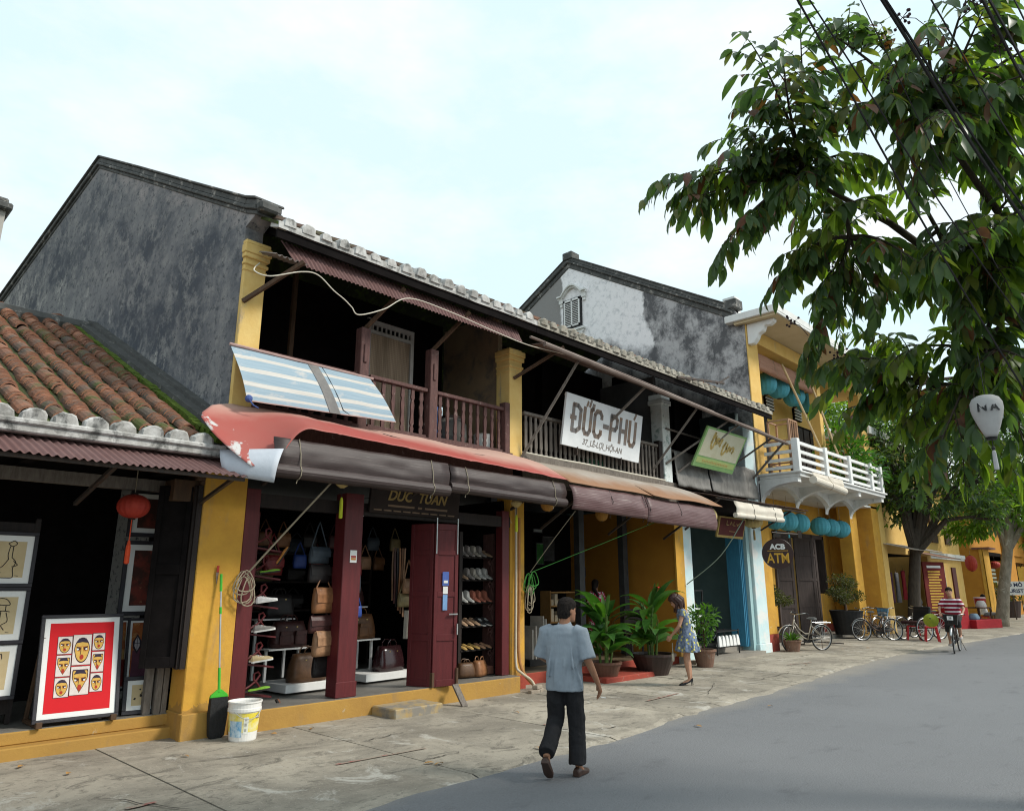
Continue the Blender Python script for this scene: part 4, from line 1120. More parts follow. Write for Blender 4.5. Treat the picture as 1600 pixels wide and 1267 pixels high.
# ================================================================== houses farther along the street
dh = thing('dress_shop_house', 'yellow house with dark dress shop opening behind the leaning tree', 'house', (33, 9.5, 0))
b = MB(); b.box(29.4, 37, 9.3, 9.6, 3.0, 7.5); b.box(29.42, 30.0, 9.0, 9.6, 0, 7.0); b.box(36.4, 37, 9.3, 9.6, 0, 3.0); b.box(29.4, 29.7, 9.6, 16, 0, 7.5); b.build('wall', YELP, dh)
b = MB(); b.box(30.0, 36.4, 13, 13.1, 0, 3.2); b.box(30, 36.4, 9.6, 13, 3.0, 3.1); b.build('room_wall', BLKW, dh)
b = MB(); b.box(29.3, 37.1, 8.9, 16, 7.5, 7.8); b.build('roof_slab', WHITEW, dh)
b = MB(); b.box(31.0, 35.6, 9.24, 9.3, 4.9, 6.9); b.build('window', DARKW, dh)
b = MB(); fn, nu, nv, th = corr((29.6, 9.3, 3.35), (33.5, 9.3, 3.35), (29.6, 8.0, 3.02), (33.6, 8.0, 3.05), .09, .012, seed=3); b.grid(fn, nu, 3, thick=.006); b.build('tin_awning', pm('pale tin', (0.45, 0.42, 0.38), (0.36, 0.30, 0.26), 2, rough=.6), dh)
b = MB(); fn, nu, nv, th = corr((33.7, 9.3, 3.15), (36.9, 9.3, 3.15), (33.7, 8.1, 2.85), (36.9, 8.1, 2.85), .09, .012, seed=8); b.grid(fn, nu, 3, thick=.006); b.build('tin_awning', pm('reddish tin', (0.28, 0.16, 0.12), (0.20, 0.12, 0.10), 2, rough=.6), dh)
b = MB(); b.box(30.0, 30.5, 9.2, 9.6, 0.0, 3.0); b.box(30.8, 31.0, 9.3, 9.5, 0, 3.0); b.build('door_post', BRNW, dh)
b = MB()
for k in range(9): b.box(30.1 + .0, 30.4, 9.17, 9.2, .9 + k * .22, 1.05 + k * .22)
b.build('display_strip', pm('dark patterned cloth', (0.10, 0.02, 0.02), (0.05, 0.04, 0.05), 20), dh)
wh = thing('window_house', 'pale yellow house with teal and white window and pale cornice', 'house', (40, 9.5, 0))
b = MB(); b.box(37, 43.2, 9.5, 9.8, 0, 6.4); b.box(37, 37.3, 9.8, 16, 0, 6.4); b.build('wall', YELP, wh)
b = MB(); b.box(36.9, 43.3, 9.3, 9.5, 3.05, 3.22); b.box(36.9, 43.3, 9.35, 9.5, 2.95, 3.05); b.box(36.9, 43.3, 8.9, 16, 6.4, 6.7); b.build('cornice', WHITEW, wh)
b = MB(); b.box(37.9, 39.6, 9.44, 9.5, .5, 2.6); w = b.build('window', WHITE, wh)
b = MB()
for k in range(4): b.box(38.0 + k * .4, 38.3 + k * .4, 9.41, 9.44, 1.15, 2.1)
b.build('pane', pm('teal pane', (0.16, 0.33, 0.36), (0.12, 0.26, 0.30), 3, rough=.3), w)
b = MB(); b.box(41.0, 41.7, 9.44, 9.5, .2, 2.6); b.build('door_leaf', MAROON, wh)
b = MB(); b.box(38.2, 39.2, 9.43, 9.5, 3.7, 5.2); b.box(40.6, 41.6, 9.43, 9.5, 3.7, 5.2); b.build('shutter', BRNW, wh)
oh = thing('ochre_house', 'ochre house whose bare side wall juts towards the street', 'house', (48, 9.0, 0))
b = MB(); b.box(45, 45.3, 8.85, 14, 0, 3.6); b.box(45.3, 46.2, 8.85, 9.2, 0, 3.6); b.box(45, 60, 9.4, 14, 3.6, 6.5); b.box(45.3, 52, 12.5, 12.7, 0, 3.6); b.build('wall', ORA, oh)
b = MB(); b.box(44.95, 45.0, 8.82, 9.0, 0, 3.6); b.box(44.95, 46.25, 8.80, 8.85, 0, 3.6); b.build('corner', YEL, oh)
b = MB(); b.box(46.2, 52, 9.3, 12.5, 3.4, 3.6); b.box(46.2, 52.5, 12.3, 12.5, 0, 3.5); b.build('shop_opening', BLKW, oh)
b = MB(); b.box(44.5, 60, 8.3, 14, 6.5, 6.7); b.box(44.9, 46.5, 8.5, 9.3, 3.6, 3.7); b.build('roof_slab', pm('reddish roof', (0.22, 0.10, 0.07), None, 2), oh)
b = MB()
for k in range(5): b.box(47.0, 51.5, 9.6, 9.75, 1.9 + k * .22, 2.02 + k * .22)
b.build('shelf', pm('green shelf', (0.10, 0.18, 0.14), (0.25, 0.25, 0.2), 2), oh)
oh2 = thing('corner_house', 'far ochre house with dark opening behind the pale slanting trunk', 'house', (60, 9.5, 0))
b = MB(); b.box(53, 53.3, 9.2, 15, 0, 5.5); b.box(53.3, 55.5, 9.2, 9.5, 0, 5.5); b.box(53, 70, 9.5, 15, 3.2, 5.5); b.box(60, 70, 9.2, 9.5, 0, 3.2); b.build('wall', ORA, oh2)
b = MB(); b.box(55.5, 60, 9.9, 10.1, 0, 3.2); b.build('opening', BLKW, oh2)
b = MB(); b.box(52.5, 71, 8.6, 15, 5.5, 5.7); b.build('roof_slab', pm('reddish roof', None), oh2)
fh = thing('end_house', 'dim yellow house closing the far end of the street', 'house', (85, 5, 0))
b = MB(); b.box(84, 96, -8, 14, 0, 6); b.build('wall', YEL, fh)
b = MB(); b.box(83, 97, -9, 15, 6, 6.3); b.build('roof_slab', pm('reddish roof', None), fh)
b = MB()
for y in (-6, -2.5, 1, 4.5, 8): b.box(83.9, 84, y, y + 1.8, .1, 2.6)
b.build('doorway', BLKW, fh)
# ================================================================== blinds
def mat_bamboo(name, c1, c2, lines=260, gloss_stain=(0.30, 0.26, 0.25), li=.28):
    m, nt, p, out = newmat(name)
    f = ramp(nt, noise(nt, 10, 5, .7, (.22, 1, 9)), .36, .66)
    c = mixc(nt, f, c1, c2)
    c = mixc(nt, ramp(nt, noise(nt, 6, 6, .7, (.25, 1, 10)), .58, .72), c, gloss_stain)  # pale streaks; on the dark blinds they are gloss painted into the colour
    w = nt.nodes.new('ShaderNodeTexWave'); w.bands_direction = 'Z'; w.inputs['Scale'].default_value = lines / 6.28
    g = nt.nodes.new('ShaderNodeNewGeometry'); nt.links.new(g.outputs['Position'], w.inputs['Vector'])
    c = mixc(nt, mth(nt, 'MULTIPLY', ramp(nt, w.outputs['Fac'], .05, .3, (1, 1, 1, 1), (0, 0, 0, 1)), li), c, tuple(x * .5 for x in c1))
    finish(nt, p, c, .5, 0, .35, .12, 40, bfac=w.outputs['Fac'])
    return m
M_BLD = mat_bamboo('dark varnished bamboo', (0.030, 0.020, 0.019), (0.058, 0.038, 0.036), gloss_stain=(0.17, 0.145, 0.135))
M_BLR = mat_bamboo('reddish bamboo slats', (0.095, 0.046, 0.046), (0.15, 0.082, 0.082), 66, (0.34, 0.28, 0.26), .5)
def blind(label, x0, x1, y, zt, zb, roll, mat, cords, belly=.05, group=None, dz=0.0, cordmat=ROPE):
    t = thing('bamboo_blind', label, 'blind', ((x0 + x1) / 2, y, zt), 0, group)
    b = MB(); b.grid(lambda u, v: V(x0 + (x1 - x0) * u, y - belly * math.sin(math.pi * v * .8) + .028 * mnoise.noise(V(u * 9, v * 3, x0)), zt + (zb - zt) * v + dz * u * v), 16, 10, thick=.008)
    b.build('slat_sheet', mat, t, smooth=True)
    if roll:
        b = MB(); n = 14
        rings = []
        for i in range(13):
            u = i / 12; x = x0 + (x1 - x0) * u; rr = roll * (1 + .14 * mnoise.noise(V(u * 9, x0, 3)))
            rings.append([(x, y - .02 + rr * math.cos(2 * math.pi * k / n), zb - roll * .5 + dz * u + rr * math.sin(2 * math.pi * k / n)) for k in range(n)])
        b.loft(rings); b.build('rolled_part', mat, t, smooth=False)
    for f in cords:
        x = x0 + (x1 - x0) * f; r_ = roll if roll else .012
        zz = zb - r_ * .5 + dz * f
        b = MB(); b.tube([(x, y - .02, zt + .01), (x + .01, y - belly - .015, (zt + zb) / 2)] + [(x + .012, y - .02 - (r_ + .008) * math.cos(a), zz - (r_ + .008) * math.sin(a)) for a in (-.9, -.2, .5, 1.1, 1.57)] + [(x + .0, y - .02, zz - r_ - .05)], .006, 6)
        b.build('cord', cordmat, t)
    return t
G_B = 'bamboo blinds under the awnings'
blind('dark rolled bamboo blind under the red awning, the longer left one', 4.06, 6.82, 7.90, 3.46, 3.10, .085, M_BLD, (.12, .88), group=G_B)
blind('dark rolled bamboo blind under the right end of the red awning', 6.86, 9.50, 7.92, 3.44, 3.16, .075, M_BLD, (.12, .88), group=G_B, dz=-.02)
blind('reddish unrolled bamboo blind under the rusty awning, left panel below the white sign', 9.56, 11.83, 7.86, 3.42, 3.00, 0, M_BLR, (.5, .97), belly=.09, group=G_B, dz=-.03, cordmat=BLACK)
blind('reddish unrolled bamboo blind under the rusty awning, right panel towards the teal house', 11.86, 14.55, 7.86, 3.40, 2.93, 0, M_BLR, (.02, .45), belly=.09, group=G_B, dz=-.04, cordmat=BLACK)
M_CRM = pm('cream blind cloth', (0.66, 0.61, 0.52), (0.56, 0.50, 0.42), 3, rough=.9)
blind('cream rolled blind under the dark tin awning of the teal house', 15.75, 18.35, 7.95, 3.66, 3.36, .06, M_CRM, (.35, .8), group=G_B, dz=.04, cordmat=BLACK)
t = blind('small frayed rolled blind hung outside the white balcony slab', 19.9, 22.2, 7.66, 4.78, 4.62, .11, M_CRM, (.5,), belly=.02, group=G_B, dz=-.12)
blind('pinkish rolled bamboo blind in the upper opening behind the leaves', 20.35, 24.5, 9.2, 8.75, 8.35, .10, pm('pinkish bamboo', (0.40, 0.22, 0.15), (0.32, 0.17, 0.11), 6, stretch=(.4, 1, 8)), (.3, .7), group=G_B)

# striped blind thrown over the balcony rail
t = thing('striped_blind', 'pale blue and white striped slat blind hung over the balcony rail', 'blind', (5.0, 8.8, 4.75))
BL = pm('faded blue slats', (0.24, 0.33, 0.40), (0.31, 0.40, 0.46), 5, stretch=(.3, 1, 9), rough=.7, bump=.2, bscale=60, c3=(0.47, 0.47, 0.46), s3=2.0, q0=.56, q1=.66, st3=(1, 1, 2))
WB = pm('dingy white slats', (0.60, 0.58, 0.54), (0.50, 0.47, 0.43), 6, stretch=(.3, 1, 9), rough=.7, bump=.2, bscale=60)
PKB = pm('pinkish batten', (0.45, 0.30, 0.27), None, 6)
bands = [(0, .16, 0), (.16, .23, 1), (.23, .40, 0), (.40, .48, 1), (.48, .66, 0), (.66, .74, 1), (.74, .86, 0), (.86, .91, 1), (.91, .98, 0), (.98, 1, 2)]
def sb(x, v):
    u = (x - 3.84) / (6.04 - 3.84)
    return V(3.84 + 2.20 * u + (.13 + .13 * u) * v ** 1.3, 8.86 - .36 * v - .07 * math.sin(math.pi * v), 4.79 - (.80 - .10 * u) * v + .012 * mnoise.noise(V(u * 6, v * 2, 2)))
for nm, xa, xb in (('left', 3.84, 4.99), ('right', 5.11, 6.04)):
    b = MB()
    for (v0, v1, m_) in bands:
        b.grid(lambda u, v: sb(xa + (xb - xa) * u, v0 + (v1 - v0) * v), 10, max(2, int((v1 - v0) * 14)), m_, thick=.006)
    b.build('slat_panel', [BL, WB, PKB], t)
b = MB(); b.grid(lambda u, v: sb(4.97 + .16 * u, v) + V(0, -.006, 0), 2, 12, thick=.008); b.build('binding_strip', pm('grey binding', (0.22, 0.21, 0.20), (0.16, 0.155, 0.15), 6), t)
b = MB(); b.tube([(3.82, 8.84, 4.80), (5, 8.85, 4.80), (6.1, 8.86, 4.80)], .022, 8); b.build('head_batten', PKB, t)
b = MB(); b.tube([sb(5.2, v) + V(0, -.012, 0) for v in (0, .3, .6, .9)] + [sb(5.3, 1)], .005, 5); b.build('cord', BLACK, t)
b = MB(); b.ball((3.98, 8.48, 4.02), .05, .04, .05); b.tube([(3.98, 8.46, 4.0), (4.02, 8.42, 3.93), (4.08, 8.40, 3.90)], .01, 6); b.build('rag_tie', pm('blue rag', (0.06, 0.10, 0.28), None, 20), t)

# ================================================================== signs
def signboard(name, label, cat, c, w, h, lean, mats, thick=.05, rz=0, group=None):
    """flat board facing -y, leaning by lean radians (top towards the street)"""
    t = thing(name, label, cat, c, rz, group)
    t.rotation_euler = (lean, 0, rz)
    b = MB(); b.box(-w / 2, w / 2, 0, thick, -h / 2, h / 2); b.build('board', mats[0], t, world=False, bevel=.004)
    return t
LET = pm('weathered brown lettering', (0.245, 0.17, 0.125), (0.20, 0.185, 0.18), 3.2, .42, .58, rough=.9, c3=(0.33, 0.27, 0.22), s3=9, q0=.55, q1=.66)
LETS = pm('grey small lettering', (0.20, 0.175, 0.16), (0.25, 0.23, 0.21), 9)
s = signboard('shop_sign', 'white board with brown letters ĐỨC-PHÚ on the grey balcony', 'sign', (11.80, 8.70, 4.875), 2.62, 1.04, R(8.3), [pm('white sign paint', (0.76, 0.78, 0.79), (0.66, 0.68, 0.69), 2.5, rough=.7, bump=.04, c3=(.50, .48, .45), s3=6, q0=.66, q1=.74)])
s.rotation_euler = (R(8.3), R(1.2), 0)
# condensed bold letters drawn as strokes (x, z) in a 1 x 1 cell
GL = {'D-': [[(.08, 0), (.08, 1), (.55, 1), (.92, .86), (.92, .14), (.55, 0), (.08, 0)], [(-.14, .5), (.38, .5)]],
      'U': [[(.08, 1), (.08, .16), (.3, 0), (.7, 0), (.92, .16), (.92, 1)]],
      'U+': [[(.08, 1), (.08, .16), (.3, 0), (.7, 0), (.92, .16), (.92, .98), (1.12, 1.02), (1.16, 1.2)], [(.30, 1.10), (.42, 1.26)], [(.66, 1.10), (.82, 1.34)]],
      'C': [[(.92, .76), (.92, .86), (.7, 1), (.3, 1), (.08, .84), (.08, .16), (.3, 0), (.7, 0), (.92, .14), (.92, .24)]],
      '-': [[(.0, .48), (1, .48)]],
      'P': [[(.08, 0), (.08, 1), (.7, 1), (.92, .88), (.92, .60), (.7, .46), (.08, .46)]],
      'H': [[(.08, 0), (.08, 1)], [(.92, 0), (.92, 1)], [(.08, .5), (.92, .5)]],
      "U'": [[(.08, 1), (.08, .16), (.3, 0), (.7, 0), (.92, .16), (.92, 1)], [(.62, 1.14), (.86, 1.36)]]}
def strokes(bm, gl, x, z, w, h, th, y, m=0):
    for k, line in enumerate(gl):
        pts = [V(x + px * w, y, z + pz * h) for px, pz in line]
        thin = th * (.62 if (len(line) == 2 and line[0][1] > 1.05) else 1)
        for a, c in zip(pts, pts[1:]):
            d = (c - a).normalized()
            q = V(-d.z, 0, d.x) * thin / 2
            a2, c2 = a - d * thin * .28, c + d * thin * .28
            bm.prism([a2 - q, c2 - q, c2 + q, a2 + q], (0, -.003 - .0004 * k, 0), m)
x = -1.08
for g_, w in (('D-', .27), ('U+', .25), ('C', .27), ('-', .14), ('P', .25), ('H', .25), ("U'", .25)):
    b = MB(); strokes(b, GL[g_], x, -.19, w, .51, .094 if g_ != '-' else .10, -.001)
    b.build('letter', LET, s, world=False)
    x += w + (.085 if g_ not in ('C', '-') else .075)
lettering('37_LÊ-LỢI_HỘI-AN', .165, LETS, s, (-.02, -.002, -.37), (R(90), 0, 0), sx=.98, shear=.12, bold=.003)
b = MB(); b.box(-.84, -.82, -.02, .06, -.66, -.50); b.box(.64, .66, -.02, .06, -.66, -.50); b.build('hook', STEEL, s, world=False)
b = MB(); b.box(-1.30, 1.30, .05, .08, -.5, -.45); b.box(-1.30, 1.30, .05, .08, .45, .5); b.build('frame_batten', GREYW, s, world=False)

s = signboard('shop_sign', 'green edged cream sign with yellow script tilted on the tarpaulin balcony', 'sign', (16.17, 8.40, 4.96), 2.0, 1.02, R(29), [pm('green sign border', (0.20, 0.38, 0.13), (0.27, 0.44, 0.18), 3, rough=.6)])
b = MB(); b.box(-.93, .93, -.003, 0, -.22, .46); b.build('cream_panel', pm('cream sign panel', (0.62, 0.60, 0.46), (0.54, 0.52, 0.36), 3), s, world=False)
b = MB(); b.box(-.93, .93, -.003, 0, -.40, -.26); b.build('yellow_panel', pm('pale green yellow panel', (0.46, 0.52, 0.20), (0.34, 0.46, 0.16), 2), s, world=False)
GOLD = pm('ochre script paint', (0.50, 0.36, 0.10), (0.44, 0.34, 0.14), 8)
b = MB()
rs = random.Random(5)
for (x0, x1, zc, hh) in ((-.60, -.10, .22, .24), (.0, .60, .10, .20)):
    pts = []
    n = 34
    for i in range(n):
        t = i / (n - 1)
        pts.append((x0 + (x1 - x0) * t + .05 * math.sin(t * 31), -.005, zc + hh * (.55 if i > 9 else .95) * math.sin(t * 25 + x0) * (.7 + .3 * math.sin(t * 7))))
    for a, c in zip(pts, pts[1:]):
        a, c = V(*a), V(*c); d = (c - a).normalized(); q = V(-d.z, 0, d.x) * .036
        b.prism([a - q, c - q, c + q, a + q], (0, -.002, 0))
b.build('script', GOLD, s, world=False)
b = MB()
for i in range(16): b.box(-.66 + i * .08, -.61 + i * .08, -.006, -.003, -.36, -.31)
b.build('small_print', GOLD, s, world=False)

s = signboard('shop_sign', 'dark board with dull gold name DUC TUAN behind the rolled blind', 'sign', (7.0, 8.80, 3.02), 1.75, .50, R(6), [pm('dark name board', (0.030, 0.020, 0.016), (0.022, 0.015, 0.013), 4)])
DGOLD = pm('dull gold paint', (0.34, 0.23, 0.07), (0.24, 0.16, 0.05), 12, rough=.5)
lettering('DUC  TUAN', .22, DGOLD, s, (0, -.003, .02), (R(90), 0, 0), sx=.95, shear=.3, bold=.006)
b = MB()
for i, (xa, xb) in enumerate(((-.55, -.05), (.02, .10), (.16, .62))): b.box(xa, xb, -.004, 0, -.145, -.115)
for i in range(9): b.box(-.80 + i * .18, -.66 + i * .18, -.004, 0, -.215, -.195)
b.build('small_print', pm('pale small print', (0.22, 0.15, 0.10), None, 9), s, world=False)

s = signboard('shop_sign', 'small maroon sign with gold edge under the cream blind', 'sign', (16.75, 8.55, 3.12), 1.35, .52, R(14), [pm('gold sign edge', (0.42, 0.30, 0.10), None, 6)])
b = MB(); b.box(-.63, .63, -.006, 0, -.20, .22); b.build('panel', pm('maroon sign panel', (0.10, 0.02, 0.018), (0.075, 0.016, 0.016), 4), s, world=False)
lettering('Lê Quý', .17, DGOLD, s, (-.02, -.008, .09), (R(90), 0, 0), shear=.25) if False else None
b = MB()
for pts in ([(-.30, .17), (-.30, .06), (-.20, .06)], [(-.14, .06), (-.08, .15), (-.02, .06)], [(.06, .16), (.04, .06), (.14, .06)], [(.20, .12), (.26, .06), (.34, .13), (.42, .09)]):
    for a, c in zip(pts, pts[1:]): b.bar((a[0], -.008, a[1]), (c[0], -.008, c[1]), .022, .006, up=(0, 1, 0))
b.box(-.12, .18, -.008, -.006, -.10, -.085); b.build('script', DGOLD, s, world=False)

# round bank sign on its bracket
s = thing('atm_sign', 'round dark sign reading ACB ATM on a wall bracket', 'sign', (18.42, 8.18, 2.53))
s.rotation_euler = (0, 0, R(-58)); s.scale = (1.16, 1.16, 1.16)
DSK = pm('dark brown sign face', (0.045, 0.018, 0.014), (0.035, 0.016, 0.013), 4, rough=.35)
b = MB(); n = 36
b.prism([(.335 * math.cos(2 * math.pi * k / n), -.05, .335 * math.sin(2 * math.pi * k / n)) for k in range(n)], (0, .10, 0)); b.build('disc', DSK, s, world=False, bevel=.006)
AG = pm('amber letters', (0.62, 0.36, 0.05), (0.55, 0.30, 0.04), 8)
lettering('ACB', .155, WHITE, s, (0, -.052, .145), (R(90), 0, 0), sx=1.05, bold=.008)
b = MB(); b.box(-.22, .22, -.053, -.05, .055, .068); b.build('rule', AG, s, world=False)
lettering('ATM', .30, AG, s, (0, -.052, -.11), (R(90), 0, 0), sx=.78, bold=.006)
b = MB(); b.tube([(0, 0, .335), (0, 0, .47)], .02, 8); b.tube([(.56, .34, .44), (0, 0, .46), (-.10, -.06, .47)], .018, 8); b.box(.52, .60, .30, .38, .36, .52); b.box(-.05, .09, -.06, .06, .36, .44)
b.build('bracket', STEEL, s, world=False)

# ================================================================== lanterns
def lantern(label, c, rx, rzz, colour, name='silk_lantern', cat='lantern', group=None, tassel=None, rope=.25, n=16, mat=None, capm=None):
    t = thing(name, label, cat, c, random.uniform(0, 3), group)
    m = mat or colour
    b = MB()
    prof = []
    for i in range(15):
        a = math.pi * (i / 14) - math.pi / 2
        prof.append((max(.18 * rx, rx * math.cos(a) ** .85 if math.cos(a) > 0 else 0), rzz * math.sin(a)))
    b2 = MB(); k = n * 2
    rings = [[(r_ * (1 + (.025 if j % 2 else -.012)) * math.cos(2 * math.pi * j / k), r_ * (1 + (.025 if j % 2 else -.012)) * math.sin(2 * math.pi * j / k), z) for j in range(k)] for r_, z in prof]
    b2.loft(rings); b2.build('shade', m, t, world=False)
    b = MB(); b.lathe([(.2 * rx, -rzz - .015), (.22 * rx, -rzz + .01)], 10); b.lathe([(.2 * rx, rzz - .01), (.22 * rx, rzz + .02)], 10); b.build('cap', capm or DARKW, t, world=False)
    b = MB(); b.tube([(0, 0, rzz), (0, 0, rzz + rope)], .006, 5); b.build('cord', ROPE, t, world=False)
    if tassel:
        L0, L1, tm_ = tassel
        b = MB(); b.tube([(0, 0, -rzz), (0, 0, -rzz - L0)], .006, 5); b.lathe([(.012, -rzz - L0 - L1), (.03, -rzz - L0 - L1 + .01), (.028, -rzz - L0 - L1 * .3), (.012, -rzz - L0)], 8); b.build('tassel', tm_, t, world=False)
    return t
RL = pm('red lantern silk', (0.42, 0.045, 0.025), (0.34, 0.03, 0.02), 8, rough=.6, pos=False)
RTA = pm('orange red tassel', (0.75, 0.09, 0.03), None, 20)
lantern('flattened red lantern with orange tassel hanging in the art shop', (3.02, 9.2, 2.64), .178, .142, RL, tassel=(.26, .27, RTA), rope=.45)
TL = pm('teal lantern silk', (0.075, 0.34, 0.42), (0.06, 0.29, 0.36), 7, rough=.6, pos=False)
low = ['first and nearest of the low teal lanterns, half behind the cream blind', 'second of the low teal lanterns, beside the cream blind', 'third of the low teal lanterns, above the ATM sign', 'fourth of the low teal lanterns, under the balcony arches', 'fifth of the low teal lanterns under the balcony', 'farthest of the low teal lanterns under the balcony']
for lab, x in zip(low, (20.75, 21.62, 22.50, 24.15, 25.02, 25.95)):
    lantern(lab, (x, 9.2, 3.62), .31, .29, TL, group='teal lanterns under the balcony', rope=.5, tassel=(.05, .16, TL) if x in (20.75, 21.62) else None)
up = ['leftmost teal lantern in the upper opening beside the yellow wall', 'second teal lantern in the upper opening, touching the leftmost', 'third teal lantern in the upper opening behind the pole', 'fourth teal lantern in the upper opening', 'fifth teal lantern in the upper opening, nearest the leaves']
for lab, x, z in zip(up, (21.95, 22.95, 24.2, 25.3, 26.1), (8.12, 8.18, 8.12, 8.08, 8.05)):
    lantern(lab, (x, 9.65, z), .36, .36, TL, group='teal lanterns in the upper opening', rope=.4)
PL_ = pm('pale yellow lantern silk', (0.55, 0.44, 0.20), (0.46, 0.34, 0.14), 7, pos=False)
lantern('pale yellow lantern hanging at the right end of the reddish blind', (15.35, 8.45, 3.30), .24, .22, PL_, group='pale lanterns of the teal house', rope=.2)
lantern('pale yellow lantern hanging beside the maroon sign and pilaster', (17.95, 8.55, 3.33), .24, .15, PL_, group='pale lanterns of the teal house', tassel=(.03, .28, DGOLD), rope=.2)
lantern('amber lantern hanging behind the dark blind at the yellow pillar', (9.85, 8.6, 3.18), .13, .15, pm('amber lantern silk', (0.50, 0.25, 0.06), None, 7, pos=False), group='amber lanterns of the middle house')
lantern('amber lantern hanging behind the reddish blind', (11.6, 8.7, 3.12), .13, .15, pm('amber lantern silk', None), group='amber lanterns of the middle house')
YT = pm('lime yellow tassel', (0.60, 0.66, 0.04), (0.52, 0.60, 0.04), 20)
for lab, x in (('lime yellow tassel hanging from a small cap left of the middle maroon post', 5.50), ('lime yellow tassel hanging from a small cap by the yellow pillar', 9.02)):
    t = thing('tassel', lab, 'tassel', (x, 8.6, 3.06), 0, 'lime tassels under the blinds')
    b = MB(); b.lathe([(.03, -.02), (.085, .02), (.10, .06), (.04, .14)], 12); b.tube([(0, 0, .1), (0, 0, .4)], .006, 5); b.build('cap', PL_, t, world=False)
    b = MB(); b.tube([(0, 0, -.02), (0, 0, -.16)], .006, 5); b.build('cord', BLACK, t, world=False)
    b = MB(); b.lathe([(.016, -.44), (.026, -.43), (.024, -.2), (.012, -.15)], 8); b.build('fringe', YT, t, world=False)
# white balloon lantern among the leaves, letters NA
t = thing('street_lantern', 'white balloon shaped lantern lettered NA hanging among the leaves', 'lantern', (5.85, 0.985, 2.81))
t.scale = (.60, .60, .60)
t.rotation_euler = (0, 0, R(-82))
WL = pm('white lantern silk', (0.46, 0.455, 0.45), (0.38, 0.375, 0.37), 4, rough=.7)
b = MB(); k = 24
prof = [(.055, -.14), (.075, -.10), (.115, 0), (.155, .12), (.172, .20), (.168, .27), (.14, .325), (.09, .355), (.04, .362)]
b.loft([[(r_ * (1 + (.03 * abs(math.sin(j * math.pi / 4)) - .02)) * math.cos(2 * math.pi * j / k), r_ * (1 + (.03 * abs(math.sin(j * math.pi / 4)) - .02)) * math.sin(2 * math.pi * j / k), z) for j in range(k)] for r_, z in prof]); b.build('shade', WL, t, world=False, smooth=True)
for ch, a in (('N', -104), ('A', -62)):
    aa = R(a); r_ = .170
    lettering(ch, .145, BLACK, t, (r_ * math.cos(aa), r_ * math.sin(aa), .19), (R(80), 0, aa + R(90)), sx=.95, bold=.004, name='letter')
b = MB(); b.lathe([(.05, -.17), (.062, -.14)], 12); b.ball((0, 0, -.27), .02, .02, .03); b.build('cap', BLACK, t, world=False)
b = MB(); b.tube([(0, 0, .36), (0, .02, .9)], .005, 5); b.tube([(0, 0, -.17), (0, 0, -.29)], .005, 5); b.build('cord', BLACK, t, world=False)
b = MB(); b.lathe([(.022, -.52), (.026, -.5), (.02, -.31), (.01, -.29)], 8); b.build('tassel', WL, t, world=False)
RL2 = 'red lanterns far along the street'
lantern('red drum lantern on the far ochre wall above the rider', (43.9, 9.2, 2.85), .27, .40, RL, group=RL2)
lantern('small red lantern in the dark shop beyond the ochre wall', (50, 9.3, 2.9), .28, .2, RL, group=RL2)

# ================================================================== cables, ropes, pipes
def cable(label, pts, r, mat, name='cable', cat='cable', group=None, n=6, dense=8):
    P_ = [V(*p) for p in pts]
    out = []
    for i in range(len(P_) - 1):
        p0, p1, p2, p3 = P_[max(i - 1, 0)], P_[i], P_[i + 1], P_[min(i + 2, len(P_) - 1)]
        for k in range(dense):
            t = k / dense
            out.append(0.5 * ((2 * p1) + (p2 - p0) * t + (2 * p0 - 5 * p1 + 4 * p2 - p3) * t * t + (3 * p1 - p0 - 3 * p2 + p3) * t ** 3))
    out.append(P_[-1])
    b = MB(); b.tube(out, r, n)
    o = b.build(name, mat, loc=tuple(P_[0]))
    return tag(o, label, cat, group)
cable('cream cable looping slack below the balcony eave', [(4.12, 8.84, 6.05), (3.90, 8.5, 5.76), (4.05, 8.35, 5.68), (4.46, 8.3, 5.86), (4.72, 8.3, 5.90), (4.97, 8.28, 5.74), (5.15, 8.28, 5.66), (5.28, 8.28, 5.58), (5.41, 8.28, 5.50), (5.85, 8.3, 5.72), (6.31, 8.3, 6.03), (7.10, 8.25, 6.02), (8.0, 8.2, 5.93), (8.8, 8.1, 5.84), (9.6, 8.0, 5.85), (10.4, 7.9, 5.82)], .0085, CABLEW)
cable('grey cable running along the foot of the grey balcony', [(9.5, 8.9, 4.12), (10.4, 8.7, 4.06), (11.2, 8.75, 4.08), (12.5, 8.7, 4.05), (14.2, 8.8, 4.07)], .016, CABLEW)
cable('thin dark wire lying loose on the red awning', [(6.0, 8.4, 3.86), (6.4, 8.3, 3.80), (6.9, 8.4, 3.82), (7.6, 8.25, 3.76), (8.3, 8.4, 3.82), (9.2, 8.5, 3.84)], .006, WIRE)
CB = [((2.83, 0.96, 4.38), (5.07, 0.61, 2.72), 0.0050), ((2.85, 0.92, 4.37), (5.02, 0.5, 3.0), 0.0037), ((2.99, 0.66, 4.29), (4.85, 0.39, 3.55), 0.0081), ((3.0, 0.65, 4.29), (4.84, 0.36, 3.58), 0.0056), ((2.96, 0.73, 4.31), (4.83, 0.64, 3.55), 0.0025), ((3.08, 0.49, 4.23), (4.72, 0.33, 3.88), 0.0037), ((3.15, 0.32, 4.17), (4.56, 0.25, 4.22), 0.0074), ((3.16, 0.3, 4.16), (4.53, 0.21, 4.26), 0.0062), ((3.19, 0.22, 4.13), (4.39, 0.19, 4.5), 0.0037)]
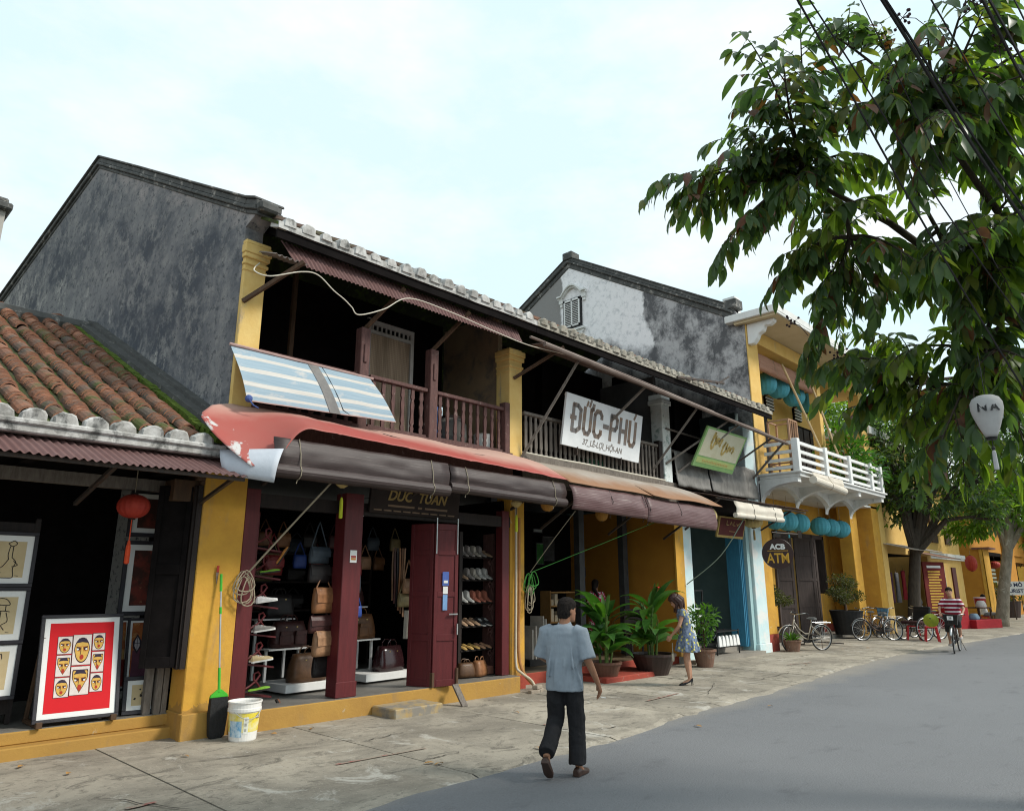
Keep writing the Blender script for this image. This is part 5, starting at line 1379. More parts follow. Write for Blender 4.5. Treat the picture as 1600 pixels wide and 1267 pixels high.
CL = ['leftmost black overhead cable, running down to the white lantern', 'thin black overhead cable just right of the leftmost one', 'thickest black overhead cable of the middle pair', 'thinner black overhead cable hugging the thickest one', 'hair thin black overhead cable left of the middle pair', 'thin single black overhead cable right of the middle pair', 'thick black overhead cable of the right pair', 'second black overhead cable of the right pair', 'rightmost thin black overhead cable at the picture corner']
for i, (a, c, r_) in enumerate(CB):
    a, c = V(*a), V(*c)
    s0 = a + (a - c) * .9
    cable(CL[i], [tuple(s0), tuple(a), tuple(a.lerp(c, .5) + V(0, 0, -.06)), tuple(c)], r_, WIRE, 'power_cable', 'cable', 'overhead power cables', 5, 6)
def rope_coil(label, c, mat, seed, h=.36, w=.09):
    rs_ = random.Random(seed)
    t = thing('rope_coil', label, 'rope', c)
    for k in range(5):
        pts = []
        ox, oz, ww, hh = rs_.uniform(-.05, .05), rs_.uniform(-.05, .03), w * rs_.uniform(.6, 1.3), h * rs_.uniform(.7, 1.1)
        for i in range(16):
            a = 2 * math.pi * i / 16
            pts.append((ox + ww * math.sin(a) * (1 - .5 * math.cos(a)), -.02 * k - .01 * math.sin(3 * a), oz - hh / 2 + hh / 2 * math.cos(a)))
        b = MB(); b.tube(pts, .008, 5, closed=True); b.build('loop', mat, t, world=False)
    return t
rope_coil('pale coiled rope hanging on the yellow pillar corner', (4.30, 8.80, 1.88), ROPE, 1)
cable('pale rope stretched from the awning down to the coiled rope', [(4.31, 8.79, 1.86), (4.62, 8.4, 2.42), (4.95, 8.0, 3.0)], .012, ROPE, 'rope', 'rope')
GRN = pm('green nylon cord', (0.06, 0.26, 0.05), None, 20)
rope_coil('tangled green and pale cord on the yellow pillar of the middle house', (9.58, 8.82, 1.95), GRN, 4, .32, .10)
rope_coil('pale tangled string below the green cord on the middle house pillar', (9.52, 8.80, 1.72), ROPE, 5, .40, .07)
cable('pale string stretched from the green cord up to the blind', [(9.58, 8.8, 1.95), (9.75, 8.4, 2.5), (9.9, 8.0, 3.0)], .006, ROPE, 'rope', 'rope')
cable('thin green string slanting from the green cord towards the reddish blind', [(9.60, 8.8, 1.95), (11.0, 8.4, 2.45), (12.4, 8.0, 2.95)], .006, GRN, 'rope', 'rope')
cable('grey green rope slanting from the teal pilaster up to the maroon sign', [(14.95, 8.85, 1.75), (15.6, 8.3, 2.4), (16.25, 7.95, 3.3)], .012, pm('grey green rope', (0.12, 0.16, 0.12), None, 20), 'rope', 'rope')
cable('white drain pipe running down the yellow pillar to the bricks', [(9.26, 8.84, 3.1), (9.26, 8.84, 2.0), (9.25, 8.84, .9), (9.25, 8.83, .42), (9.30, 8.76, .30), (9.40, 8.62, .18), (9.42, 8.52, .03)], .022, pm('cream pipe', (0.60, 0.52, 0.40), (0.5, 0.42, 0.3), 6), 'drain_pipe', 'pipe', n=8)
cable('orange clay coloured pipe leaning at the pillar foot', [(9.34, 8.84, 2.9), (9.34, 8.84, 1.6), (9.34, 8.83, .46), (9.56, 8.62, .03)], .026, pm('orange pipe', (0.42, 0.20, 0.07), (0.34, 0.15, 0.05), 6), 'drain_pipe', 'pipe', n=8)
for lab, c, rz in (('upper loose brick at the foot of the white drain pipe', (9.36, 8.45, .10), .3), ('lower loose brick at the foot of the white drain pipe', (9.24, 8.42, .035), -.1), ('middle loose brick at the foot of the white drain pipe', (9.42, 8.46, .04), .5)):
    b = MB(); b.box(-.10, .10, -.05, .05, -.03, .03); o = b.build('brick', pm('pale worn brick', (0.34, 0.29, 0.23), (0.27, 0.22, 0.17), 12), world=False, loc=c, rot=(0, 0, rz), bevel=.008); tag(o, lab, 'brick', 'loose bricks at the pillar foot')
b = MB(); b.box(-.055, .055, -.004, 0, -.085, .085); o = b.build('card_sticker', WHITE, world=False, loc=(5.82, 8.716, 2.12)); tag(o, 'white payment card sticker on the middle maroon post', 'sticker')
b = MB(); b.box(-.04, .04, -.006, -.004, -.05, -.02, 0); b.box(-.04, .04, -.006, -.004, -.015, .01, 1); b.build('print', [pm('orange print', (0.6, 0.25, 0.06), None), pm('red print', (0.45, 0.06, 0.05), None)], o, world=False)

# ================================================================== art shop goods
MATW = pm('picture mat board', (0.76, 0.76, 0.74), (0.70, 0.70, 0.68), 2, rough=.9, bump=0)
KRAFT = pm('tan sketch paper', (0.56, 0.45, 0.27), (0.50, 0.39, 0.22), 4, rough=.95, bump=0)
INK = pm('ink line', (0.035, 0.030, 0.028), None, 9, bump=0)
FRM = pm('charcoal picture frame', (0.030, 0.028, 0.034), (0.022, 0.021, 0.025), 6, rough=.5)
def framed(name, label, c, w, h, lean, rz=0, fw=.035, matw=.06, sheet=KRAFT, group=None, cat='picture', frm=None):
    """framed picture, base centre at c, facing -y, leaning back by lean"""
    t = thing(name, label, cat, c, rz, group); t.rotation_euler = (-lean, 0, rz)
    b = MB()
    for (x0, x1, z0, z1) in ((-w / 2, w / 2, 0, fw), (-w / 2, w / 2, h - fw, h), (-w / 2, -w / 2 + fw, fw, h - fw), (w / 2 - fw, w / 2, fw, h - fw)): b.box(x0, x1, -.02, .02, z0, z1)
    b.build('frame', frm or FRM, t, world=False, bevel=.004)
    b = MB(); b.box(-w / 2 + fw, w / 2 - fw, -.004, .012, fw, h - fw); b.build('mat', MATW, t, world=False)
    b = MB(); b.box(-w / 2 + fw + matw, w / 2 - fw - matw, -.006, -.004, fw + matw, h - fw - matw); b.build('print', sheet, t, world=False)
    return t
def flat(bm, pts, y, m=0): bm.add([(p[0], y, p[1]) for p in pts], [tuple(range(len(pts)))], m)
def stroke2(bm, pts, w, y, m=0):
    for a, c in zip(pts, pts[1:]):
        a, c = V(a[0], y, a[1]), V(c[0], y, c[1]); d = c - a
        if d.length < 1e-6: continue
        d.normalize(); q = V(-d.z, 0, d.x) * w / 2
        bm.add([a - q - d * w * .3, c - q + d * w * .3, c + q + d * w * .3, a + q - d * w * .3], [(0, 1, 2, 3)], m)
def curve(pts, k=6):
    o = []
    for i in range(len(pts) - 1):
        p0, p1, p2, p3 = pts[max(i - 1, 0)], pts[i], pts[i + 1], pts[min(i + 2, len(pts) - 1)]
        for j in range(k):
            t = j / k
            o.append(tuple(.5 * (2 * p1[q] + (p2[q] - p0[q]) * t + (2 * p0[q] - 5 * p1[q] + 4 * p2[q] - p3[q]) * t * t + (3 * p1[q] - p0[q] - 3 * p2[q] + p3[q]) * t ** 3) for q in (0, 1)))
    o.append(pts[-1]); return o
# three brush sketches hung at the left edge
SK = [('framed brush sketch of a long robed figure, topmost at the left edge', 2.27, [[(-.02, .17), (.03, .20), (.06, .17), (.02, .14), (-.02, .17)], [(0, .14), (-.01, .05), (.0, -.0)], [(.03, .14), (.03, .02)], [(0, .0), (-.05, -.08), (-.11, -.12), (-.06, -.14), (-.08, -.19), (.0, -.20), (.06, -.19), (.05, -.10), (.07, -.03), (.03, .02)], [(.05, -.02), (.09, -.06), (.04, -.08)]]),
      ('framed brush sketch of a figure under a wide hat, middle one at the left edge', 1.67, [[(-.07, .13), (-.02, .18), (.05, .17), (.08, .11), (-.07, .12)], [(-.01, .12), (-.01, .05)], [(.05, .11), (.05, .05)], [(-.10, .04), (.02, .05), (.09, .04)], [(.01, .05), (.01, -.18)], [(-.03, .02), (-.09, -.04), (-.05, -.12), (-.09, -.15)], [(.06, .03), (.08, -.06), (.03, -.10), (.06, -.15)]]),
      ('framed brush sketch of scattered birds, lowest at the left edge', 1.10, [[(-.08, .10), (-.03, .12), (.02, .09)], [(.05, .15), (.08, .17), (.09, .12)], [(-.02, .02), (.04, .05), (.08, .03)], [(-.09, -.02), (-.05, 0), (-.03, -.05)], [(.01, -.06), (.06, -.04)], [(-.06, -.12), (-.02, -.09)], [(.03, -.15), (.08, -.18)]])]
for lab, top, lines in SK:
    h = .60
    t = framed('framed_sketch', lab, (1.94, 9.62, top - h + .035), .52, h, .02, 0, .04, .065, KRAFT, 'brush sketches at the left edge')
    b = MB()
    for ln in lines: stroke2(b, [(x + .0, z + h / 2) for x, z in curve(ln, 5)], .0085, -.0075)
    stroke2(b, [(.08, .125), (.11, .12)], .006, -.0075)
    b.build('ink_drawing', INK, t, world=False)
t = thing('display_board', 'dark wooden picture board standing behind the sketches', 'board', (1.9, 9.75, .27))
b = MB(); b.box(-.35, .33, 0, .03, .1, 2.15); b.bar((-.3, .02, 0), (-.3, .02, 2.2), .05); b.bar((.3, .02, 0), (.3, .02, 2.2), .05); b.build('board', DARKW, t, world=False)
# big red picture of masks on a low stand
red = pm('vermilion print', (0.60, 0.012, 0.018), (0.55, 0.010, 0.016), 2, rough=.8, bump=0)
t = framed('mask_picture', 'large framed red picture with a grid of eight painted masks', (2.72, 9.21, .305), .83, 1.13, .25, R(-3), .038, .055, red)
W_, H_ = .83, 1.13
def uv(px, py): return ((px - 180 - 367) / 735 * W_, H_ * (1 - (py - 160) / 1000))
MM = [pm('mask panel white', (0.68, 0.62, 0.58), (0.60, 0.52, 0.48), 30, bump=0), pm('mask yellow', (0.66, 0.40, 0.09), None, 30, bump=0), pm('mask dark outline', (0.05, 0.018, 0.022), None, 9, bump=0), pm('mask red', (0.42, 0.04, 0.02), None, 9, bump=0), pm('mask hair blue black', (0.035, 0.025, 0.05), None, 9, bump=0), pm('mask eye white', (0.75, 0.74, 0.70), None, bump=0), pm('mask orange', (0.55, 0.22, 0.04), None, 9, bump=0)]
b = MB()
cells = [(335, 462, 372, 540, 'o'), (335, 462, 550, 750, 'v'), (335, 462, 760, 942, 'o'), (468, 634, 360, 652, 'o'), (468, 634, 664, 932, 'v'), (642, 755, 352, 520, 'o'), (642, 755, 532, 728, 'v'), (642, 755, 738, 914, 'o')]
for (xa, xb, ya, yb, sh) in cells:
    flat(b, [uv(xa, yb), uv(xb, yb), uv(xb, ya), uv(xa, ya)], -.0075, 0)
    stroke2(b, [uv(xa, ya), uv(xb, ya), uv(xb, yb), uv(xa, yb), uv(xa, ya)], .005, -.0080, 2)
    cx, cy = (xa + xb) / 2, (ya + yb) / 2 + 4; rx, ry = (xb - xa) * .42, (yb - ya) * .42
    def shape(s_, t0=0, t1=1):
        o = []
        for k in range(28):
            a = 2 * math.pi * k / 28
            if sh == 'o': x, y = math.cos(a) * (.92 if math.sin(a) > .2 else 1), math.sin(a)
            else:
                y = math.sin(a); wv = 1.0 if y < -.2 else max(.05, 1 - (y + .2) / 1.2); x = (1 if math.cos(a) > 0 else -1) * min(abs(math.cos(a)) * 1.5, 1) * wv
                if y < 0: y = max(y * 1.3, -.95)
            o.append((cx + rx * x * s_, cy + ry * y * s_))
        return o
    flat(b, [uv(*q) for q in shape(1.0)][::-1], -.0082, 2)
    flat(b, [uv(*q) for q in shape(.90)][::-1], -.0086, 1)
    flat(b, [uv(cx - rx * .55, cy + ry * .10), uv(cx - rx * .5, cy - ry * .3), uv(cx + rx * .75, cy - ry * .3), uv(cx + rx * .75, cy + ry * .1)][::-1], -.0089, 6)
    flat(b, [uv(cx - rx * .80, cy - ry * .55), uv(cx - rx * .45, cy - ry * .93), uv(cx + rx * .45, cy - ry * .93), uv(cx + rx * .80, cy - ry * .55), uv(cx, cy - ry * .62)][::-1], -.0090, 4)
    for sx_ in (-1, 1):
        flat(b, [uv(cx + sx_ * rx * .45 + rx * .27 * math.cos(a), cy - ry * .08 + ry * .12 * math.sin(a)) for a in [k * math.pi / 5 for k in range(10)]][::-1], -.0094, 2)
        flat(b, [uv(cx + sx_ * rx * .55 + rx * .15 * math.cos(a), cy - ry * .07 + ry * .08 * math.sin(a)) for a in [k * math.pi / 4 for k in range(8)]][::-1], -.0098, 5)
        flat(b, [uv(cx + sx_ * rx * .12, cy - ry * .2), uv(cx + sx_ * rx * .75, cy - ry * .3), uv(cx + sx_ * rx * .7, cy - ry * .2), uv(cx + sx_ * rx * .12, cy - ry * .13)], -.0096, 2)
    flat(b, [uv(cx - rx * .10, cy - ry * .25), uv(cx - rx * .16, cy + ry * .30), uv(cx + rx * .16, cy + ry * .30), uv(cx + rx * .10, cy - ry * .25)], -.0100, 1)
    flat(b, [uv(cx + rx * .26 * math.cos(a), cy + ry * .55 + ry * (.20 if sh == 'o' else .26) * math.sin(a)) for a in [k * math.pi / 6 for k in range(12)]][::-1], -.0102, 3)
    stroke2(b, [uv(cx - rx * .12, cy - ry * .2), uv(cx - rx * .18, cy + ry * .34)], .005, -.0104, 2)
b.build('mask_print', MM, t, world=False)
t = thing('picture_stand', 'low wooden stand under the red mask picture', 'stand', (2.72, 9.3, .27))
for x in (-.36, .36):
    b = MB(); b.bar((x, -.14, .02), (x, .42, .02), .05, .04); b.bar((x, .40, .02), (x, .16, .9), .04); b.box(x - .03, x + .03, -.15, -.11, .0, .06); b.build('leg', BRNW, t, world=False, bevel=.004)
# pictures at the right side, partly behind the shutter
ORG = pm('orange painting', (0.36, 0.13, 0.03), (0.22, 0.05, 0.02), 5, .4, .6, c3=(0.42, 0.26, 0.10), s3=7, q0=.55, q1=.65, bump=0)
DRK = pm('dark red painting', (0.05, 0.02, 0.015), (0.16, 0.03, 0.02), 6, .45, .62, c3=(0.30, 0.16, 0.07), s3=11, q0=.62, q1=.68, bump=0)
framed('framed_painting', 'dark red abstract painting hung at eye level behind the shutter', (3.52, 9.85, 1.36), .62, .92, .03, R(-6), .05, .07, DRK, 'paintings by the shutter')
framed('framed_painting', 'dark painting hung highest behind the red lantern', (3.52, 9.88, 2.33), .62, .60, .03, R(-6), .05, .06, DRK, 'paintings by the shutter')
t = framed('framed_painting', 'orange painting of three robed figures leaning below the shutter', (3.50, 9.55, .55), .44, .80, .22, R(-8), .03, .025, ORG, 'paintings by the shutter')
b = MB()
PU = [pm('plum robe', (0.10, 0.035, 0.06), None, 9, bump=0), pm('pale mask', (0.42, 0.40, 0.42), None, 9, bump=0), pm('black hood', (0.025, 0.02, 0.03), None, bump=0)]
for k, x in enumerate((-.10, .0, .10)):
    flat(b, [(x - .055, .08), (x + .055, .08), (x + .045, .42), (x - .045, .42)], -.008, 0)
    flat(b, [(x - .045, .45), (x, .38), (x + .045, .45), (x + .05, .52), (x, .61), (x - .05, .52)], -.009, 2)
    flat(b, [(x - .03, .47), (x, .41), (x + .03, .47), (x + .025, .53), (x, .58), (x - .025, .53)], -.010, 1)
    stroke2(b, [(x, .42), (x, .57)], .006, -.011, 2); stroke2(b, [(x - .028, .50), (x + .028, .50)], .006, -.011, 2)
b.build('figures', PU, t, world=False)
t = framed('framed_painting', 'orange and red painting with a white sail leaning behind the red lantern tassel', (3.14, 9.72, .50), .46, .85, .2, R(-4), .03, .02, ORG, 'paintings by the shutter')
b = MB(); flat(b, [(.02, .45), (.14, .50), (.08, .72)], -.008, 0); flat(b, [(-.20, .05), (.20, .05), (.20, .36), (-.20, .36)], -.008, 1); flat(b, [(-.08, .36), (.03, .36), (.02, .62), (-.05, .62)], -.0085, 2)
b.build('figures', [PU[1], pm('deep red paint', (0.16, 0.012, 0.012), None), PU[2]], t, world=False)
t = framed('framed_painting', 'small tan sketch in a black frame on the floor by the door frame', (3.42, 9.32, .275), .40, .42, .28, R(-10), .045, .05, KRAFT, 'paintings by the shutter')
b = MB(); rs = random.Random(2)
for k in range(14):
    x, z = rs.uniform(-.08, .08), .21 + rs.uniform(-.05, .07); flat(b, [(x - .012, z), (x + .01, z - .006), (x + .014, z + .01), (x, z + .014)], -.008, 0)
b.build('ink_drawing', INK, t, world=False)
# knife sheath, broom with dustpan, paint bucket
t = thing('hanging_knife', 'red handled knife hanging on the yellow pillar', 'knife', (3.95, 8.83, 1.90))
b = MB(); b.box(-.012, .018, -.012, .0, -.02, .06); b.build('handle', RL, t, world=False, bevel=.004)
b = MB(); b.prism([(-.02, -.008, -.02), (.018, -.008, -.02), (.0, -.008, -.17)], (0, .006, 0)); b.build('blade', pm('rusty blade', (0.14, 0.09, 0.07), (0.2, 0.15, 0.12), 30), t, world=False)
GP = pm('bright green plastic', (0.06, 0.42, 0.035), (0.05, 0.36, 0.03), 5, rough=.35, bump=0)
t = thing('broom', 'green handled broom leaning on the yellow pillar', 'broom', (4.03, 8.66, .02))
P0, P1 = V(-.005, -.02, .50), V(-.04, .14, 1.82)
b = MB(); b.tube([P0, P1], .011, 8); b.build('pole', CHROME, t, world=False)
b = MB(); b.tube([P0.lerp(P1, .0), P0.lerp(P1, .20)], .017, 8); b.tube([P0.lerp(P1, .86), P1 + V(-.001, .003, .02)], .017, 8); b.tube([P0.lerp(P1, .66), P0.lerp(P1, .72)], .016, 8); b.build('grip', GP, t, world=False)
b = MB(); b.prism([(-.11, -.03, .44), (.11, -.03, .44), (.10, -.03, .47), (.02, -.03, .53), (-.02, -.03, .53), (-.10, -.03, .47)], (0, .03, 0)); b.build('broom_head', GP, t, world=False, bevel=.005)
b = MB(); b.loft([[(-.10, -.05, .44), (.10, -.05, .44), (.10, .01, .44), (-.10, .01, .44)], [(-.105, -.06, .25), (.105, -.06, .25), (.10, .03, .25), (-.10, .03, .25)], [(-.09, -.05, .03), (.09, -.05, .03), (.08, .03, .03), (-.08, .03, .03)], [(-.06, -.04, .0), (.06, -.04, .0), (.06, .02, .0), (-.06, .02, .0)]]); b.build('bristles', pm('black bristles', (0.028, 0.028, 0.030), (0.016, 0.016, 0.016), 50, stretch=(3, 3, .3), bump=.6, bscale=200), t, world=False)
t = thing('paint_bucket', 'white plastic paint bucket with yellow and blue label', 'bucket', (4.22, 8.36, .018), R(-28))
PW = pm('white plastic', (0.78, 0.77, 0.74), (0.72, 0.70, 0.66), 3, rough=.4, bump=.02)
b = MB(); b.lathe([(.145, 0), (.150, .01), (.172, .31), (.186, .315), (.186, .345), (.180, .35), (.180, .40), (.190, .405), (.190, .42), (.178, .42), (.165, .40), (.140, .02), (0.0, .02)], 32, cap=False); b.build('pail', PW, t, world=False, smooth=False)
lab_m = [pm('yellow label print', (0.72, 0.58, 0.06), (0.75, 0.72, 0.55), 7, .45, .7, bump=0), pm('blue label print', (0.16, 0.36, 0.55), (0.55, 0.66, 0.72), 9, .45, .6, bump=0), pm('pale label print', (0.66, 0.68, 0.55), (0.75, 0.75, 0.72), 12, bump=0)]
def wrap(bm, a0, a1, z0, z1, o, m):
    n = max(2, int(abs(a1 - a0) / 8))
    for k in range(n):
        q = []
        for a, z in ((a0 + (a1 - a0) * k / n, z0), (a0 + (a1 - a0) * (k + 1) / n, z0), (a0 + (a1 - a0) * (k + 1) / n, z1), (a0 + (a1 - a0) * k / n, z1)):
            r_ = .150 + (.172 - .150) * (z - .01) / .30 + .001 + o
            q.append((r_ * math.cos(R(a)), r_ * math.sin(R(a)), z))
        bm.add(q, [(0, 1, 2, 3)], m)
b = MB(); wrap(b, -190, 10, .10, .30, .0, 0); wrap(b, -150, -95, .05, .22, .0012, 1); wrap(b, -88, -70, .08, .26, .0012, 2); b.build('label_print', lab_m, t, world=False)
b = MB()
for z in (.11, .165, .22):
    n = 10
    for k in range(n): 
        a0, a1 = 2 * math.pi * k / n, 2 * math.pi * (k + 1) / n
        for (s0, s1) in ((.016, .020),):
            pass
    wrap(b, -84, -76, z, z + .028, .0022, 0)
wrap(b, -40, -18, .235, .27, .0022, 1); wrap(b, -38, -20, .243, .262, .003, 0)
b.build('logo_print', [pm('grey print', (0.45, 0.45, 0.42), None), pm('dark label print', (0.18, 0.05, 0.03), None)], t, world=False)
b = MB(); b.tube([(.188 * math.cos(R(a)), .188 * math.sin(R(a)) - .012, .33 - .09 * math.sin(math.pi * (a + 125) / 110)) for a in range(-125, -14, 10)], .004, 6); b.build('wire_handle', CHROME, t, world=False)
# ================================================================== leather shop goods
def leather(name, c): return pm(name, c, tuple(x * .6 for x in c), 9, rough=.45, bump=.12, bscale=35, pos=False)
LM = {'brown': leather('brown leather', (0.115, 0.058, 0.028)), 'maroon': leather('maroon leather', (0.060, 0.022, 0.020)), 'black': leather('black leather', (0.018, 0.015, 0.015)),
      'tan': leather('tan leather', (0.30, 0.135, 0.06)), 'cognac': leather('cognac leather', (0.16, 0.072, 0.03)), 'buff': leather('buff leather', (0.36, 0.20, 0.11)),
      'wine': pm('shiny wine leather', (0.035, 0.012, 0.014), (0.022, 0.009, 0.010), 6, rough=.18, spec=.6, bump=.05, pos=False), 'red': leather('red leather', (0.14, 0.012, 0.012)), 'blue': leather('blue leather', (0.03, 0.07, 0.30)), 'khaki': leather('khaki leather', (0.24, 0.19, 0.09)), 'denim': leather('blue grey leather', (0.045, 0.06, 0.075))}
BRASS = pm('brass', (0.50, 0.36, 0.14), None, 5, rough=.35, metal=.8, bump=0)
def rbox(bm, cx, cy, cz, w, d, h, top=.8, bulge=1.06, n=5, m=0):
    """soft bag body: superellipse rings from bottom to top"""
    rings = []
    for i in range(n + 1):
        t = i / n
        s = (1 - (1 - top) * t ** 1.6) * (1 + (bulge - 1) * math.sin(math.pi * t))
        if i == 0: s *= .95
        ring = []
        for k in range(16):
            a = 2 * math.pi * k / 16
            ca, sa = math.cos(a), math.sin(a)
            e = .55
            x = abs(ca) ** e * (1 if ca >= 0 else -1); y = abs(sa) ** e * (1 if sa >= 0 else -1)
            ring.append((cx + w / 2 * x * (1 - (1 - s) * .5), cy + d / 2 * y * s, cz + h * t))
        rings.append(ring)
    bm.loft(rings, m)
def travel_bag(label, c, w, d, h, mat, rz=0, pockets=0, group='leather travel bags on the stands'):
    t = thing('travel_bag', label, 'bag', c, rz, group)
    b = MB(); rbox(b, 0, 0, 0, w, d, h, .55); b.build('body', mat, t, world=False, smooth=True)
    for y in (-d * .20, d * .20):
        b = MB(); b.tube([(-w * .18, y, h * .9), (-w * .16, y * 1.1, h * 1.12), (-w * .08, y * 1.1, h * 1.24), (w * .08, y * 1.1, h * 1.24), (w * .16, y * 1.1, h * 1.12), (w * .18, y, h * .9)], .009, 6); b.build('handle', mat, t, world=False)
    for k in range(pockets):
        x = (k - (pockets - 1) / 2) * w * .42
        b = MB(); rbox(b, x, -d * .5, h * .12, w * .32, .05, h * .5, .8); b.box(x - w * .15, x + w * .15, -d * .5 - .035, -d * .5, h * .48, h * .64); b.build('pocket', mat, t, world=False)
    b = MB(); b.box(-w * .17, -w * .13, -d * .36, -d * .30, h * .72, h * .80); b.box(w * .13, w * .17, -d * .36, -d * .30, h * .72, h * .80); b.build('buckle', BRASS, t, world=False)
    return t
def shoulder_bag(label, c, w, h, mat, rz, group, d=.10, flap=True, strap=.35):
    t = thing('shoulder_bag', label, 'bag', c, rz, group)
    b = MB(); rbox(b, 0, 0, 0, w, d, h, .85, 1.1); b.build('body', mat, t, world=False, smooth=True)
    if flap:
        b = MB(); b.loft([[(-w * .49, -d * .3, h), (w * .49, -d * .3, h), (w * .49, -d * .2, h + .01), (-w * .49, -d * .2, h + .01)], [(-w * .5, -d * .58, h * .75), (w * .5, -d * .58, h * .75), (w * .5, -d * .5, h * .75), (-w * .5, -d * .5, h * .75)], [(-w * .48, -d * .62, h * .42), (w * .48, -d * .62, h * .42), (w * .48, -d * .55, h * .42), (-w * .48, -d * .55, h * .42)]]); b.build('flap', mat, t, world=False)
    b = MB(); b.tube([(-w * .46, 0, h * .85), (-w * .1, .02, h + strap * .8), (0, .02, h + strap), (w * .1, .02, h + strap * .8), (w * .46, 0, h * .85)], .010, 6); b.build('strap', mat, t, world=False)
    return t
def stand(label, c, w, d, tiers, rz=0):
    t = thing('display_stand', label, 'stand', c, rz, 'white stepped display stands')
    b = MB(); b.box(-w / 2, w / 2, -d / 2, d / 2, .02, .13); b.build('base', WHITE, t, world=False, bevel=.005)
    for (dx, dy, z, sw) in tiers:
        b = MB(); b.box(dx - sw / 2, dx + sw / 2, dy - .16, dy + .16, z - .02, z); b.build('shelf', WHITE, t, world=False)
        for x in (-.42, .42):
            b = MB(); b.bar((dx + x * sw, dy, .13), (dx + x * sw, dy, z - .02), .035); b.build('leg', WHITE, t, world=False)
    return t
stand('white stepped stand with brown bags, left bay of the leather shop', (5.72, 9.82, .268), .80, .66, ((-.16, .18, .58, .64), (-.18, .50, .98, .60)), R(4))
travel_bag('worn brown travel bag on the lowest tier of the left stand', (5.78, 9.68, .40), .62, .28, .38, LM['brown'], R(6))
travel_bag('maroon travel bag with two front pockets on the left stand', (5.62, 10.0, .855), .60, .26, .36, LM['maroon'], R(4), 2)
travel_bag('black leather bag on the top tier of the left stand', (5.60, 10.32, 1.255), .50, .24, .34, LM['black'], R(2))
stand('white stepped stand with bags, middle bay of the leather shop', (7.25, 10.05, .268), .95, .70, ((-.28, .16, .62, .70), (-.28, .5, 1.12, .66)), R(4))
travel_bag('shiny dark wine doctor bag on the lowest tier of the middle stand', (7.40, 9.92, .40), .58, .30, .38, LM['wine'], R(10))
travel_bag('cognac leather travel bag on the second tier of the middle stand', (6.98, 10.2, .895), .60, .28, .38, LM['cognac'], R(4), 1)
travel_bag('dark maroon travel bag on the top tier of the middle stand', (6.96, 10.55, 1.395), .62, .26, .36, LM['maroon'], R(2), 1)
G_S = 'shoulder bags hanging by the middle post'
shoulder_bag('blue grey bag hanging highest left of the middle post', (5.46, 9.02, 2.02), .34, .22, LM['denim'], R(12), G_S)
shoulder_bag('black bag hanging below the blue grey bag at the middle post', (5.46, 9.0, 1.76), .34, .24, LM['black'], R(8), G_S, strap=.2)
shoulder_bag('tan satchel hanging at mid height left of the middle post', (5.53, 8.96, 1.36), .36, .33, LM['tan'], R(14), G_S, .12, strap=.2)
shoulder_bag('dark striped bag hanging between the two tan satchels', (5.50, 8.96, 1.10), .34, .22, LM['maroon'], R(4), G_S, strap=.15)
shoulder_bag('buff satchel hanging lowest left of the middle post', (5.55, 8.94, .80), .34, .32, LM['buff'], R(16), G_S, .12, strap=.15)
shoulder_bag('large black bag hanging nearest the floor behind the middle post', (5.66, 9.05, .52), .36, .28, LM['black'], R(4), G_S)
shoulder_bag('small red purse hanging right of the middle post', (6.16, 9.1, 1.86), .13, .16, LM['red'], R(4), G_S, .06, False, .4)
shoulder_bag('denim coloured purse hanging right of the middle post below the red one', (6.13, 9.05, 1.62), .12, .26, LM['denim'], R(4), G_S, .05, False, .2)
shoulder_bag('bright blue purse hanging lowest right of the middle post', (6.12, 9.0, 1.28), .15, .16, LM['blue'], R(4), G_S, .06, False, .2)
shoulder_bag('khaki bag hanging inside beside the maroon door leaf', (7.16, 9.25, 1.40), .26, .20, LM['khaki'], R(4), G_S, .09, True, .2)
shoulder_bag('buff bag hanging inside just above the khaki bag', (7.20, 9.2, 1.60), .24, .22, LM['buff'], R(4), G_S, .09, True, .3)
t = thing('scarf', 'pale cloth hanging below the khaki bag', 'scarf', (7.18, 9.2, 1.35))
b = MB(); b.grid(lambda u, v: V(-.05 + .1 * u, .02 * math.sin(u * 9 + v), -.42 * v), 8, 6, thick=.01); b.build('cloth', pm('pale cloth', (0.42, 0.40, 0.34), None, 12), t, world=False)
shoulder_bag('red leather bag hanging behind the curly shoe rack', (4.92, 9.3, 1.86), .30, .26, LM['red'], R(10), G_S, .1, True, .3)
# shoes
def shoe_mesh(name, upper, sole, style=0):
    b = MB()
    st = [(0.0, .030, .065), (.02, .036, .085), (.06, .037, .088), (.10, .038, .075), (.15, .043, .060), (.20, .046, .048), (.245, .038, .040), (.268, .018, .030)]
    if style == 1: st = [(0.0, .028, .035), (.02, .034, .042), (.06, .036, .040), (.10, .037, .038), (.15, .042, .045), (.20, .044, .046), (.245, .036, .038), (.265, .016, .028)]
    if style == 2: st = [(0.0, .032, .15), (.02, .038, .16), (.06, .040, .16), (.095, .040, .15), (.13, .043, .075), (.19, .046, .052), (.245, .038, .042), (.268, .018, .030)]
    rings = []
    for y, w, h in st:
        rings.append([(-w, -y, .018), (w, -y, .018), (w * .98, -y, h * .6), (w * .55, -y, h), (-w * .55, -y, h), (-w * .98, -y, h * .6)])
    b.loft(rings, 0)
    b.loft([[(-w * 1.06, -y, 0), (w * 1.06, -y, 0), (w * 1.06, -y, .020), (-w * 1.06, -y, .020)] for y, w, h in st], 1)
    if style == 0:
        for k in range(4): b.box(-.026, .026, -.10 - k * .018, -.092 - k * .018, .070 - k * .006, .084 - k * .007, 1)
    return b.mesh(name, [upper, sole], smooth=False)
